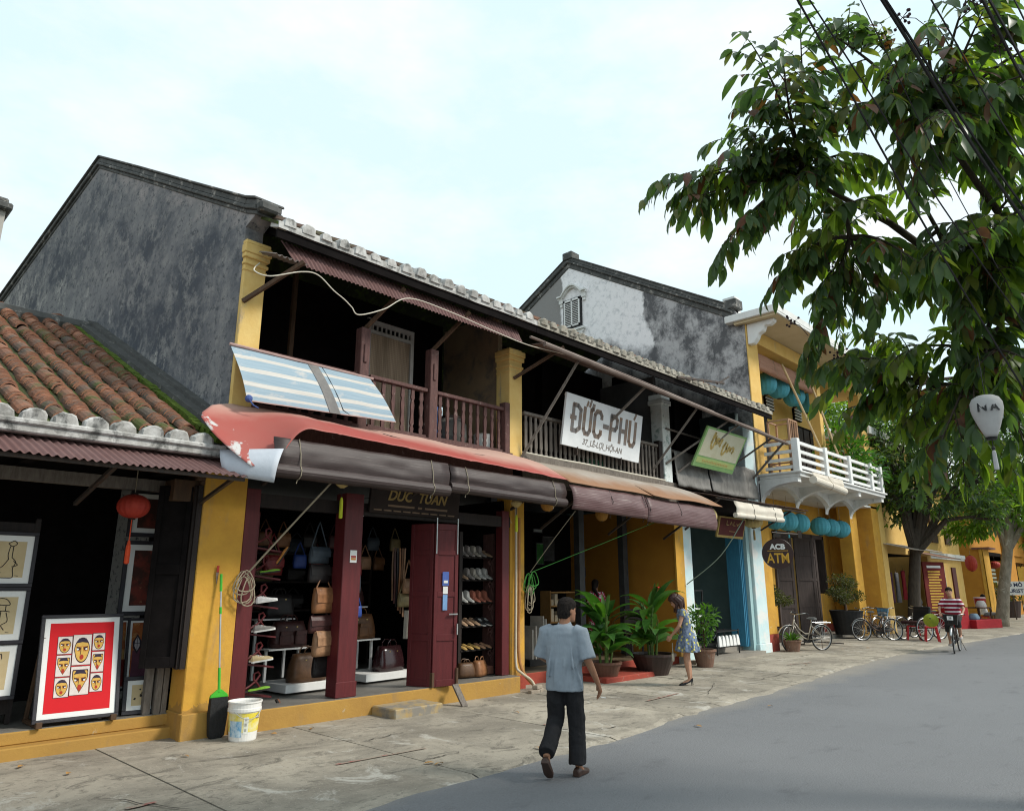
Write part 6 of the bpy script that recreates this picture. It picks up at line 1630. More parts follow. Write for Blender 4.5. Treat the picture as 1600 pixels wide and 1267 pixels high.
SW = pm('white sole', (0.66, 0.65, 0.62), None, 9, bump=0); SD = pm('dark sole', (0.03, 0.025, 0.022), None, 9, bump=0)
def sm(nm, c): return pm(nm, c, tuple(x * .75 for x in c), 20, rough=.7, pos=False)
SHOE = {'white': shoe_mesh('shoe', sm('white canvas', (0.70, 0.69, 0.68)), SW), 'black': shoe_mesh('shoe', sm('black canvas', (0.03, 0.03, 0.03)), SW), 'gold': shoe_mesh('shoe', sm('pale gold cloth', (0.46, 0.36, 0.20)), SW), 'tan': shoe_mesh('shoe', sm('tan suede', (0.42, 0.27, 0.17)), SD), 'greyboot': shoe_mesh('shoe', sm('grey suede', (0.26, 0.23, 0.21)), SD, 2), 'stone': shoe_mesh('shoe', sm('stone suede', (0.40, 0.36, 0.30)), SD, 2), 'pink': shoe_mesh('shoe', sm('salmon suede', (0.42, 0.14, 0.09)), SD, 2), 'cream': shoe_mesh('shoe', sm('cream leather', (0.56, 0.54, 0.50)), SD, 2), 'flat': shoe_mesh('shoe', sm('yellow flat', (0.50, 0.32, 0.10)), SD, 1), 'peach': shoe_mesh('shoe', sm('peach flat', (0.52, 0.28, 0.16)), SD, 1), 'cap': shoe_mesh('shoe', sm('black and cream', (0.20, 0.19, 0.18)), SW), 'lime': shoe_mesh('shoe', sm('lime sandal', (0.20, 0.42, 0.04)), SD, 1), 'orange': shoe_mesh('shoe', sm('orange slipper', (0.60, 0.25, 0.06)), SD, 1), 'brown': shoe_mesh('shoe', sm('brown loafer', (0.15, 0.06, 0.03)), SD, 1)}
def shoe(kind, label, c, rz, group, tilt=0.0, roll=0.0):
    o = link('shoe', SHOE[kind], None, c, (tilt, roll, rz)); tag(o, label, 'shoe', group); return o
GL_ = 'shoes on the curly rack at the left post'
t = thing('shoe_rack', 'curly maroon shoe rack fixed beside the left maroon post', 'rack', (4.56, 9.12, .27))
for z in (.10, .46, .83, 1.19, 1.56, 1.92):
    b = MB(); b.prism([(.0, -.02, z + .03), (.34, -.10, z - .02), (.34, .10, z - .02), (.0, .16, z + .03)], (0, 0, -.02)); b.build('shelf', MAROON, t, world=False)
    pts = [(.0, .0, z + .02)] + [(.04 + .20 * s_ / 14 + .05 * math.sin(s_ * .9), -.02, z + .10 + .09 * math.sin(s_ * .55 - .6)) for s_ in range(15)]
    b = MB(); b.tube([(0, -.02, z + .08), (.08, -.02, z + .12), (.15, -.02, z + .17), (.20, -.02, z + .24), (.17, -.02, z + .28), (.12, -.02, z + .26), (.12, -.02, z + .19), (.17, -.02, z + .14), (.24, -.02, z + .05)], .014, 6); b.build('scroll', MAROON, t, world=False)
b = MB(); b.box(-.04, .0, -.06, .10, .0, 2.4); b.build('upright', MAROON, t, world=False)
for kind, lab, z in (('white', 'white laced shoe on the curly rack, upper of the three pale pairs', 1.19), ('cap', 'black and white shoe on the curly rack, middle shelf', .83), ('gold', 'pale gold cloth shoe on the curly rack, lower shelf', .46)):
    shoe(kind, lab, (4.60, 9.05, .27 + z + .035), R(68), GL_, R(-8)); shoe(kind, lab.replace('shoe on the curly rack,', 'shoe behind its pair on the curly rack,'), (4.62, 9.16, .27 + z + .035), R(72), GL_, R(-8))
shoe('lime', 'lime sandal on the highest stocked shelf of the curly rack', (4.62, 9.06, .27 + 1.595), R(75), GL_, R(-8)); shoe('orange', 'orange slipper hanging over the shelf end of the curly rack', (4.84, 9.0, .27 + 1.72), R(70), GL_, R(-60))
shoe('lime', 'lime sandal on the bottom shelf of the curly rack', (4.60, 9.06, .27 + .14), R(66), GL_, R(-8)); shoe('brown', 'brown loafer standing on end against the bottom of the curly rack', (4.94, 8.98, .30), R(80), GL_, R(62))
t = thing('shoe_rack', 'open shoe rack with dark shelves and scroll ends in the right bay', 'rack', (8.72, 9.35, .27))
zs = (.44, .82, 1.20, 1.58, 1.96)
for z in zs:
    b = MB(); b.prism([(-.38, -.13, z - .03), (.36, -.13, z - .03), (.36, .16, z + .04), (-.38, .16, z + .04)], (0, 0, -.02)); b.build('shelf', DARKW, t, world=False)
    b = MB(); b.tube([(.37, -.10, z - .30), (.33, -.10, z - .20), (.37, -.10, z - .12), (.31, -.10, z - .06), (.27, -.10, z - .10), (.30, -.10, z - .16), (.36, -.10, z - .10), (.40, -.10, z - .02), (.40, -.10, z + .02)], .014, 6); b.build('scroll', RAIL, t, world=False)
for x in (-.40, .40):
    b = MB(); b.box(x - .035, x + .035, -.12, .14, 0, 2.35); b.build('upright', RAIL if x > 0 else DARKW, t, world=False)
b = MB(); b.box(.14, .36, -.14, .1, .0, .13); b.build('box_step', pm('salmon box', (0.30, 0.13, 0.09), None, 5), t, world=False)
GR_ = 'shoes on the dark rack in the right bay'
rows = [(zs[4], ['greyboot', 'greyboot', 'stone', 'greyboot', 'tan'], 'grey suede boot on the top shelf of the dark rack'), (zs[3], ['tan', 'greyboot', 'stone', 'cream', 'cream'], 'pale boot on the second shelf of the dark rack'), (zs[2], ['cream', 'cream', 'pink', 'pink', 'pink'], 'boot on the third shelf of the dark rack, below the pale boots'), (zs[1], ['tan', 'tan', 'tan', 'black', 'black'], 'low shoe on the fourth shelf of the dark rack'), (zs[0], ['flat', 'flat', 'flat', 'peach', 'peach'], 'flat slip on shoe on the lowest shelf of the dark rack')]
for z, kinds, lab in rows:
    for k, kind in enumerate(kinds): shoe(kind, ('leftmost', 'second', 'middle', 'fourth', 'rightmost')[k] + ' ' + lab, (8.42 + k * .14, 9.44, .27 + z + .025), R(2 + (k * 7) % 5), GR_ + (', shelf at %d cm' % int(z * 100)) if False else GR_, R(14))
    lime = None
t = travel_bag('dark brown bag slumped on the floor below the shoe rack', (8.42, 9.2, .272), .34, .22, .22, LM['brown'], R(-10), 0, 'bags on the floor below the rack')
t = travel_bag('rust orange bag slumped on the floor below the shoe rack', (8.72, 9.18, .272), .36, .22, .24, LM['tan'], R(20), 0, 'bags on the floor below the rack')
t = thing('back_shelf', 'dim shelf with rows of dark bags at the back of the leather shop', 'shelf', (6.7, 12.2, .27))
for z in (1.0, 1.5, 2.0): 
    b = MB(); b.box(-1.9, 1.9, 0, .3, z, z + .03); b.build('board', DARKW, t, world=False)
for x in (-1.9, 1.85):
    b = MB(); b.box(x, x + .05, 0, .3, 0, 2.2); b.build('upright', DARKW, t, world=False)
for sn, z, kinds in (('lowest', 1.03, ('black', 'cognac', 'maroon', 'black', 'denim', 'brown')), ('middle', 1.53, ('denim', 'black', 'khaki', 'black', 'maroon', 'black')), ('top', 2.03, ('black', 'brown', 'black', 'denim', 'black', 'cognac'))):
    for k, kk in enumerate(kinds):
        tt = shoulder_bag('dim %s bag, %s from the left on the %s back shelf' % (kk.replace('denim', 'blue grey'), ('first', 'second', 'third', 'fourth', 'fifth', 'sixth')[k], sn), (5.1 + k * .62, 12.3, .27 + z), .36, .26, LM[kk], 0, 'bags on the back shelf', .12, True, .12)
# ---- middle house room goods
t = thing('picture_rack', 'white edged canvases standing in a dark tray in the middle house', 'rack', (11.05, 10.0, .21))
b = MB(); b.box(-.35, .30, -.15, .3, 0, .12); b.build('tray', BLACK, t, world=False)
for k, (x, h) in enumerate(((-.22, .55), (-.12, .62), (-.02, .58), (.10, .80), (.18, .74))):
    b = MB(); b.box(x, x + .035, -.1, .25, .12, .12 + h); b.build('canvas', pm('canvas edge', (0.50, 0.47, 0.42), (0.35, 0.33, 0.30), 5), t, world=False)
for lab, c, w, h, cc in (('yellow poster high on the dim wall of the middle house', (11.0, 11.4, 2.55), .5, .35, (0.50, 0.42, 0.04)), ('pale blue landscape picture on the dim wall of the middle house', (11.0, 11.4, 1.95), .5, .55, (0.12, 0.22, 0.30)), ('dim grey picture on the wall of the middle house below the landscape', (11.0, 11.4, 1.30), .5, .4, (0.10, 0.10, 0.10)), ('green hanging cloth in the dim room of the middle house', (12.75, 11.4, 2.2), .28, .5, (0.03, 0.16, 0.03)), ('small white framed notice beside the standing woman', (15.4 - 1.6, 11.0, 1.92), .28, .24, (0.50, 0.48, 0.44)), ('small pale light panel high in the middle house', (12.9, 11.6, 2.95), .35, .10, (0.35, 0.38, 0.38)), ('dim poster of grey shapes hanging behind the woman', (13.4, 11.7, 2.3), .45, .6, (0.07, 0.07, 0.07))):
    framed('framed_picture', lab, c, w, h, 0.0, 0, .02, .03 if 'notice' in lab else .002, pm('print ' + lab[:14], cc, tuple(x * .5 for x in cc), 6, .4, .6, bump=0), 'pictures in the middle house')
t = thing('shelf_unit', 'wooden shelf with pale goods in the middle house', 'shelf', (12.9, 10.9, .21))
for z in (.35, .7, 1.05, 1.35): 
    b = MB(); b.box(-.35, .55, 0, .3, z, z + .03); b.build('board', pm('honey wood', (0.36, 0.20, 0.07), (0.28, 0.15, 0.05), 6), t, world=False)
for x in (-.37, .55):
    b = MB(); b.box(x, x + .02, 0, .3, 0, 1.4); b.build('upright', pm('honey wood', None), t, world=False)
b = MB()
rs = random.Random(8)
for z in (.38, .73, 1.08): 
    for k in range(6): b.box(-.3 + k * .14, -.2 + k * .14, .05, .2, z, z + rs.uniform(.1, .28))
o = b.build('goods', pm('pale goods', (0.50, 0.46, 0.36), (0.40, 0.28, 0.16), 7), t, world=False); o['kind'] = 'stuff'
t = thing('chair', 'dark wooden chair against the orange wall', 'chair', (13.9, 9.55, .21), R(-35))
b = MB(); b.box(-.22, .22, -.22, .22, .43, .47); b.build('seat', DARKW, t, world=False)
b = MB(); b.box(-.22, .22, .19, .22, .62, 1.0); b.build('backrest', DARKW, t, world=False)
for x in (-.2, .2):
    for y in (-.2, .2):
        b = MB(); b.bar((x, y, 0), (x, y, 1.0 if y > 0 else .45), .04); b.build('leg', DARKW, t, world=False)
# ---- teal house goods
t = thing('glass_case', 'small glass display case with wooden carvings on a table in the teal house', 'display case', (16.35, 9.75, .2))
for x in (-.45, .45):
    for y in (-.22, .22):
        b = MB(); b.bar((x, y, 0), (x, y, 1.42), .03); b.build('leg', BLACK, t, world=False)
for z in (.80, .98, 1.42):
    b = MB(); b.box(-.47, .47, -.24, .24, z - .03, z); b.build('shelf', WHITE if z < 1 else BLACK, t, world=False)
b = MB()
for k, x in enumerate((-.1, .08, .28)): b.ball((x, -.02, 1.10), .09, .09, .12, 8, 6); b.ball((x, -.02, 1.24), .06, .06, .07, 8, 6)
b.build('carvings', pm('carved wood', (0.30, 0.16, 0.08), (0.2, 0.1, 0.05), 20, bump=.4), t, world=False)
t = thing('wire_basket', 'low black table with white packets in front of the teal house', 'table', (16.9, 9.15, .05))
for x in (-.55, .55):
    for y in (-.2, .2):
        b = MB(); b.bar((x, y, 0), (x, y, .62), .025); b.build('leg', BLACK, t, world=False)
b = MB(); b.box(-.56, .56, -.22, .22, .58, .60); b.box(-.56, .56, -.22, .22, .22, .24); b.build('shelf', BLACK, t, world=False)
rs = random.Random(4)
for k in range(6):
    b = MB(); x = -.45 + k * .18; b.loft([[(x - .07, -.25, .25), (x + .07, -.25, .25), (x + .07, -.15, .25), (x - .07, -.15, .25)], [(x - .06, -.24, .40), (x + .06, -.24, .40), (x + .06, -.17, .40), (x - .06, -.17, .40)], [(x - .03 + .02 * k % .03, -.22, .50), (x + .05, -.22, .49), (x + .05, -.2, .49), (x - .03, -.2, .50)]]); b.build('packet', WHITE, t, world=False)

# more hanging goods in the leather shop and clutter on the balconies
rs = random.Random(17); KK = list(LM)
for k in range(16):
    x = 4.95 + .215 * k; z = 2.0 + .34 * (k % 2); kk = KK[(k * 5) % len(KK)]
    shoulder_bag('%s leather bag hanging deep in the leather shop, %s from the left' % (kk.replace('denim', 'blue grey'), 'first second third fourth fifth sixth seventh eighth ninth tenth eleventh twelfth thirteenth fourteenth fifteenth sixteenth'.split()[k]), (x, 10.9 + .1 * (k % 3), z), .24, .22, LM[kk], R(rs.uniform(-8, 8)), 'bags hanging deep in the leather shop', .08, k % 3 > 0, .2)
t = thing('strap_bundle', 'bundle of leather belts hanging beside the maroon door leaf', 'belts', (7.05, 9.3, 2.3))
for k in range(6):
    b = MB(); b.grid(lambda u, v: V(-.12 + .045 * k + .03 * u, .01 * math.sin(v * 5 + k), -1.0 * v * (.8 + .05 * k)), 1, 8, thick=.004); b.build('belt', LM[KK[k]], t, world=False)
t = thing('plastic_bag', 'blue plastic bag behind the right maroon balusters', 'bag', (7.72, 9.35, 4.02))
b = MB(); rbox(b, 0, 0, 0, .22, .2, .72, .5); b.build('film', pm('blue plastic film', (0.05, 0.14, 0.42), (0.03, 0.1, 0.3), 9, rough=.4, bump=.4, bscale=14), t, world=False)
t = thing('water_jar', 'grey lidded jar behind the right maroon balusters', 'jar', (8.25, 9.5, 4.02)); b = MB(); b.lathe([(.24, 0), (.30, .25), (.29, .5), (.2, .6)], 18); b.build('jar', pm('grey glaze', (0.16, 0.155, 0.14), None), t, world=False); b = MB(); b.lathe([(.21, .6), (.2, .64), (.02, .68)], 18); b.build('lid', DARKW, t, world=False)
t = thing('bucket', 'white plastic tub behind the balusters by the yellow pillar', 'bucket', (8.86, 9.3, 4.02)); b = MB(); b.lathe([(.14, 0), (.17, .36), (.18, .37), (.165, .38)], 18, cap=False); b.lathe([(.14, 0), (.001, .0)], 18, cap=False); b.build('tub', WHITEW, t, world=False)
t = thing('crate', 'green plastic crate behind the grey balusters under the white sign', 'crate', (12.1, 9.35, 4.02)); b = MB(); b.box(-.3, .3, -.15, .15, 0, .32); b.build('crate_body', pm('green crate plastic', (0.05, 0.22, 0.12), None), t, world=False, bevel=.01)
# ================================================================== bicycles
def bicycle(label, c, rz, frame, group=None, lean=.06, lady=True, basket=None, rack=True, name='bicycle', wheel_r=.33, steer=0.0):
    """bicycle along local +x (front wheel at +x), ground at z = 0"""
    t = thing(name, label, 'bicycle', c, rz, group); t.rotation_euler = (lean, 0, rz)
    r = wheel_r; xf, xr = .56, -.52
    for x in (xf, xr):
        w = MB(); w.tube([(r * math.cos(2 * math.pi * k / 28), 0, r * math.sin(2 * math.pi * k / 28)) for k in range(28)], .018, 7, closed=True)
        wo_ = w.build('tyre', RUBBER, None, world=False); wo_.name = 'wheel'; wo_.parent = t; wo_.location = (x, 0, r)
        if x == xf: wo_.rotation_euler = (0, 0, steer)
        w = MB(); w.tube([((r - .026) * math.cos(2 * math.pi * k / 28), 0, (r - .026) * math.sin(2 * math.pi * k / 28)) for k in range(28)], .010, 6, closed=True); w.build('rim', CHROME, wo_, world=False)
        w = MB()
        for k in range(18):
            a = 2 * math.pi * k / 18; w.tube([(.02 * math.cos(a + .6), (.02 if k % 2 else -.02), .02 * math.sin(a + .6)), ((r - .03) * math.cos(a), 0, (r - .03) * math.sin(a))], .0022, 4, cap=False)
        w.tube([(0, -.045, 0), (0, .045, 0)], .018, 8); w.build('spokes', CHROME, wo_, world=False)
        m = MB(); m.grid(lambda u, v: V((r + .028) * math.cos(R(15 + 160 * u) if x == xr else R(20 + 130 * u)), -.028 + .056 * v, (r + .028) * math.sin(R(15 + 160 * u) if x == xr else R(20 + 130 * u)) - .008 * (2 * v - 1) ** 2), 18, 4, thick=.003)
        mo = m.build('mudguard', CHROME if rack else frame, t, world=False, smooth=True); mo.location = (x, 0, r)
    bb, hd, hd2, st = V(-.06, 0, .29), V(.36, 0, .82), V(.40, 0, .66), V(-.20, 0, .74)
    f = MB()
    if lady:
        f.tube([hd2 + V(-.01, 0, .02), V(.22, 0, .46), V(.08, 0, .34), bb], .017, 8); f.tube([hd + V(.0, 0, -.06), V(.20, 0, .56), V(.02, 0, .44), V(-.12, 0, .44)], .014, 8)
    else:
        f.tube([hd2, bb], .017, 8); f.tube([hd + V(0, 0, -.05), st + V(.02, 0, -.06)], .015, 8)
    f.tube([bb, st + V(-.02, 0, .02)], .016, 8)
    for y in (-.045, .045):
        f.tube([bb + V(-.03, y * .6, 0), V(xr, y, r)], .010, 6); f.tube([st + V(.02, y * .3, -.07), V(xr, y, r)], .009, 6)
        f.tube([hd2 + V(.01, y * .8, -.02), V(.46, y, .52), V(xf, y, r)], .011, 6)
    f.tube([hd2 + V(.01, 0, -.03), hd + V(0, 0, .0)], .020, 8); f.build('frame', frame, t, world=False, smooth=True)
    h = MB(); h.tube([hd, hd + V(-.03, 0, .12)], .013, 8); h.tube([V(.12, -.27, .98), V(.22, -.26, 1.0), V(.34, -.16, .97), V(.33, 0, .94), V(.34, .16, .97), V(.22, .26, 1.0), V(.12, .27, .98)], .011, 8); hb = h.build('handlebar', CHROME, t, world=False, smooth=True)
    for y in (-.27, .27):
        g = MB(); g.tube([V(.08, y * 1.01, .975), V(.19, y * .97, .995)], .016, 8); g.build('grip', RUBBER, hb, world=False)
    s = MB(); s.loft([[(-.34 + .0, -.09, .80), (-.34, .09, .80), (-.34, .07, .86), (-.34, -.07, .86)], [(-.24, -.10, .80), (-.24, .10, .80), (-.24, .08, .88), (-.24, -.08, .88)], [(-.12, -.04, .82), (-.12, .04, .82), (-.12, .03, .865), (-.12, -.03, .865)], [(-.04, -.02, .83), (-.04, .02, .83), (-.04, .015, .85), (-.04, -.015, .85)]]); s.build('saddle', pm('grey saddle', (0.09, 0.09, 0.085), None, 9, rough=.5), t, world=False, bevel=.012)
    s = MB(); s.tube([st, st + V(-.02, 0, .10)], .013, 8); s.build('seat_post', CHROME, t, world=False)
    k = MB(); k.tube([(bb.x + .095 * math.cos(2 * math.pi * q / 20), -.03, bb.z + .095 * math.sin(2 * math.pi * q / 20)) for q in range(20)], .006, 5, closed=True); k.bar(bb + V(0, -.05, 0), bb + V(.10, -.06, -.13), .02); k.bar(bb + V(0, .05, 0), bb + V(-.10, .06, .13), .02); k.box(bb.x + .05, bb.x + .15, -.16, -.06, bb.z - .15, bb.z - .125); k.box(bb.x - .15, bb.x - .05, .06, .16, bb.z + .12, bb.z + .145); k.build('crank', STEEL, t, world=False)
    k = MB(); k.prism([(bb.x + .11, -.04, bb.z - .09), (bb.x + .11, -.04, bb.z + .10), (bb.x - .05, -.04, bb.z + .11), (xr + .02, -.04, r + .06), (xr - .05, -.04, r), (xr + .02, -.04, r - .05), (bb.x - .05, -.04, bb.z - .10)], (0, .012, 0)); k.build('chain_guard', BLACK, t, world=False)
    if rack:
        k = MB()
        for y in (-.06, 0, .06): k.tube([(-.28, y, .73), (-.80, y, .73)], .006, 5)
        k.tube([(-.28, -.06, .73), (-.28, .06, .73)], .006, 5); k.tube([(-.80, -.06, .73), (-.80, .06, .73)], .006, 5)
        for y in (-.065, .065): k.tube([(-.66, y, .73), (xr, y, r)], .006, 5)
        k.build('carrier', CHROME, t, world=False)
    if basket:
        k = MB(); k.loft([[(.42, -.13, .72), (.62, -.13, .72), (.62, .13, .72), (.42, .13, .72)], [(.40, -.17, .98), (.68, -.17, .98), (.68, .17, .98), (.40, .17, .98)]], cap=False)
        k.build('basket', basket, t, world=False)
        k = MB()
        for y in (-.17, -.06, .06, .17):
            k.tube([(.685, y, .98), (.625, y * .76, .72)], .006, 4)
        for z, o in ((.98, .0), (.86, .028), (.74, .055)): k.tube([(.69 - o, -.175 + o * .6, z), (.69 - o, .175 - o * .6, z)], .006, 4)
        k.build('basket_rim', STEEL, t, world=False)
    s = MB(); s.tube([V(xr + .05, .05, r - .06), V(xr + .12, .16, .02)], .008, 5); s.build('kickstand', STEEL, t, world=False)
    return t
BEIGE = pm('beige bike paint', (0.44, 0.40, 0.33), (0.36, 0.32, 0.26), 6, rough=.35, metal=.2, bump=0)
DKF = pm('dark bike paint', (0.05, 0.045, 0.045), (0.09, 0.06, 0.05), 8, rough=.4, bump=0)
BRF = pm('brown bike paint', (0.13, 0.075, 0.055), (0.08, 0.05, 0.04), 8, rough=.4, bump=0)
bicycle('beige lady bicycle parked in front of the yellow porch by the small fern pot', (20.25, 8.42, .015), R(152), BEIGE, 'bicycles parked on the pavement', -.05, steer=.35)
bicycle('brown bicycle parked with blue basket bicycle behind it, nearest the planks', (25.6, 8.25, .015), R(140), BRF, 'bicycles parked on the pavement', .05)
bicycle('bicycle with a blue basket parked behind the brown one', (27.3, 8.55, .015), R(190), DKF, 'bicycles parked on the pavement', -.05, basket=pm('blue basket plastic', (0.12, 0.26, 0.38), (0.09, 0.2, 0.3), 8, rough=.5), steer=-.3)
bicycle('dark bicycle parked crosswise at the foot of the leaning tree', (28.4, 7.65, .015), R(160), DKF, 'bicycles parked on the pavement', .06, lady=False)
bicycle('black bicycle parked behind the cyclo, half hidden by the leaning tree', (29.4, 8.1, .015), R(205), DKF, 'bicycles parked on the pavement', -.06, steer=.2)
bicycle('rusty brown bicycle parked close behind the blue basket bicycle', (26.6, 8.85, .015), R(165), BRF, 'bicycles parked on the pavement', .06, lady=False)
bicycle('dark old bicycle standing in the teal house room', (18.1, 10.7, .2), R(150), DKF, None, .04)
# cyclo wheels by the tree: a three wheeled cart seen from behind
t = thing('cyclo', 'dark cyclo with large rear wheel parked beside the tree and red stools', 'cyclo', (27.1, 7.25, .012), R(155))
for x, y in ((-.62, 0), (.55, -.42), (.55, .42)):
    r = .36
    w = MB(); w.tube([(r * math.cos(2 * math.pi * k / 28), 0, r * math.sin(2 * math.pi * k / 28)) for k in range(28)], .022, 7, closed=True); wo_ = w.build('wheel', RUBBER, t, world=False); wo_.location = (x, y, r)
    w = MB(); w.tube([((r - .03) * math.cos(2 * math.pi * k / 28), 0, (r - .03) * math.sin(2 * math.pi * k / 28)) for k in range(28)], .012, 6, closed=True)
    for k in range(16): a = 2 * math.pi * k / 16; w.tube([(0, 0, 0), ((r - .03) * math.cos(a), 0, (r - .03) * math.sin(a))], .003, 4, cap=False)
    w.build('rim', CHROME, wo_, world=False)
b = MB(); b.tube([(-.62, -.05, .36), (-.3, 0, .5), (.1, 0, .5), (.5, 0, .45)], .02, 8); b.tube([(-.3, 0, .45), (-.36, 0, .85)], .018, 8); b.tube([(.55, -.42, .36), (.55, .42, .36)], .018, 8); b.tube([(.1, -.3, .95), (.1, .3, .95)], .014, 8); b.build('frame', DKF, t, world=False)
b = MB(); b.box(.15, .75, -.32, .32, .50, .60); b.build('seat', pm('dark cushion', (0.05, 0.02, 0.02), None, 9), t, world=False, bevel=.03)
b = MB(); b.obox((.10, 0, .80), (.04, 0, .02), (0, .32, 0), (-.05, 0, .24)); b.build('backrest', BLACK, t, world=False, bevel=.03)
b = MB(); b.loft([[(-.50, -.08, .86), (-.50, .08, .86), (-.50, .06, .92), (-.50, -.06, .92)], [(-.28, -.03, .87), (-.28, .03, .87), (-.28, .02, .91), (-.28, -.02, .91)]]); b.build('saddle', BLACK, t, world=False, bevel=.012)
RPL = pm('red plastic', (0.42, 0.015, 0.018), (0.36, 0.012, 0.014), 6, rough=.35, bump=0)
for lab, c in (('red plastic stool nearest the tree trunk', (26.6, 7.5, .012)), ('red plastic stool beside the cyclist', (26.15, 6.85, .012)), ('red plastic stool between the other two', (26.9, 7.05, .012))):
    t = thing('plastic_stool', lab, 'stool', c, R(20), 'red plastic stools by the tree')
    b = MB(); b.box(-.17, .17, -.17, .17, .42, .46); b.build('seat', RPL, t, world=False, bevel=.015)
    for x in (-1, 1):
        for y in (-1, 1):
            b = MB(); b.bar((x * .19, y * .19, 0), (x * .14, y * .14, .43), .05, .02); b.build('leg', RPL, t, world=False)
t = thing('plank_ramp', 'two dark planks laid as a ramp from the porch step', 'ramp', (21.9, 9.0, .02))
for y in (0, .22):
    b = MB(); b.bar((-.5, .55 + y, .16), (1.1, -.55 + y, .03), .10, .03); b.build('plank', DARKW, t, world=False)

# ================================================================== leaves and plants
GRND = leafmat('deep green blade', (0.028, 0.085, 0.018), (0.050, 0.135, 0.028), .25, .38)
GRNL = leafmat('light green blade', (0.065, 0.145, 0.022), (0.045, 0.11, 0.02), .35, .4)
GRNB = leafmat('bonsai green', (0.045, 0.055, 0.02), (0.085, 0.085, 0.03), .25, .6)
STEMG = pm('green stem', (0.09, 0.15, 0.03), (0.06, 0.10, 0.025), 8, rough=.6)
def blade(bm, p, d, L, w, droop, roll=0.0, n=7, m=0, fold=.25):
    """long folded leaf from p along d with gravity droop"""
    p, d = Vector(p), Vector(d).normalized()
    side = d.cross(V(0, 0, 1))
    if side.length < .05: side = V(1, 0, 0)
    side.normalize()
    side = Matrix.Rotation(roll, 3, d) @ side
    L_, C_, R_ = [], [], []
    q = p.copy(); dd = d.copy(); st = L / n
    for i in range(n + 1):
        t = i / n
        ww = w * .5 * (math.sin(math.pi * min(1, (t * .92 + .08))) ** .75) * (1 - .25 * t)
        up = side.cross(dd).normalized()
        L_.append(q - side * ww + up * ww * fold); C_.append(q.copy()); R_.append(q + side * ww + up * ww * fold)
        dd = (dd + V(0, 0, -droop * st / L * 1.6 * (t + .15))).normalized(); q = q + dd * st
    vs = L_ + C_ + R_; N = n + 1
    fs = []
    for i in range(n): fs += [(i, i + 1, N + i + 1, N + i), (N + i, N + i + 1, 2 * N + i + 1, 2 * N + i)]
    bm.add(vs, fs, m)
def pot(t, r0, r1, h, mat, lip=.02):
    b = MB(); b.lathe([(r0, 0), (r1, h - .04), (r1 + lip, h - .04), (r1 + lip, h), (r1 - .02, h), (r1 - .03, h - .05), (0.001, h - .05)], 24, cap=False); b.build('pot', mat, t, world=False)
    b = MB(); b.lathe([(r1 - .03, h - .055), (.001, h - .04)], 16, cap=False); b.build('soil', SOIL, t, world=False)
def leafy_pot(label, c, seed, h, n, potm, r0, r1, ph, reach=1.0, flower=False, group=None):
    rs = random.Random(seed)
    t = thing('potted_plant', label, 'potted plant', c, 0, group)
    pot(t, r0, r1, ph, potm)
    stems = MB()
    for i in range(6):
        a = rs.uniform(0, 6.28); x, y = .10 * math.cos(a), .10 * math.sin(a)
        top = V(x * 2.4 + rs.uniform(-.06, .06), y * 2.4 + rs.uniform(-.06, .06), ph + h * rs.uniform(.45, .8))
        stems.tube([(x, y, ph - .05), (x * 1.6, y * 1.6, (ph + top.z) / 2), top], [.022, .018, .010], 6)
    stems.build('stem', STEMG, t, world=False)
    for i in range(n):
        a = 6.283 * i / n * 2.618 + rs.uniform(-.4, .4)
        z = ph + h * (.10 + .62 * rs.random())
        up = rs.uniform(.15, 1.1) if z < ph + h * .5 else rs.uniform(.5, 1.8)
        L = h * rs.uniform(.44, .66) * reach
        b = MB(); blade(b, (.06 * math.cos(a), .06 * math.sin(a), z), (math.cos(a), math.sin(a), up), L, L * rs.uniform(.30, .40), rs.uniform(.8, 1.7), rs.uniform(-.5, .5), 8)
        b.build('leaf', GRND if rs.random() < .72 else GRNL, t, world=False, smooth=True)
    for i in range(3):
        a = rs.uniform(0, 6.28); b = MB(); blade(b, (.05, 0, ph + h * .62), (.25 * math.cos(a), .25 * math.sin(a), 1), h * .46, h * .10, .25, 0, 8); b.build('leaf', GRNL, t, world=False, smooth=True)
    if flower:
        b = MB(); b.tube([(0, 0, ph + h * .5), (.12, -.1, ph + h * .97)], .012, 6)
        b.build('flower_stem', STEMG, t, world=False)
        b = MB()
        for k in range(8):
            a = 6.28 * k / 8; blade(b, (.12, -.1, ph + h * .97), (math.cos(a), math.sin(a), .4), .17, .07, 1.0, 0, 4)
        b.build('flower', pm('red flower', (0.55, 0.035, 0.03), (0.45, 0.03, 0.03), 8), t, world=False)
    return t
G_P = 'large leafy plants in front of the middle house'
leafy_pot('broad leaved plant in a low brown pot, half behind the walking man', (11.32, 8.52, .015), 3, 1.15, 40, pm('brown glazed pot', (0.13, 0.06, 0.04), (0.09, 0.045, 0.03), 5, rough=.5), .20, .30, .34, 1.12, group=G_P)
leafy_pot('broad leaved plant with a red flower in a dark wide pot beside the woman', (12.78, 8.42, .015), 9, 1.30, 38, POTD, .28, .44, .40, 1.0, True, group=G_P)
def bush(t, c, r, n, L, mat, seed, sq=.8, name='foliage'):
    rs = random.Random(seed); b = MB()
    for i in range(n):
        u = V(rs.gauss(0, 1), rs.gauss(0, 1), rs.gauss(0, 1)).normalized() * r * rs.random() ** .4; u.z *= sq
        d = V(rs.uniform(-1, 1), rs.uniform(-1, 1), rs.uniform(-.5, 1)) + u * (1.5 / r)
        blade(b, V(*c) + u, d, L * rs.uniform(.7, 1.2), L * .45, .8, rs.uniform(-1, 1), 3)
    o = b.build(name, mat, t, world=False); return o
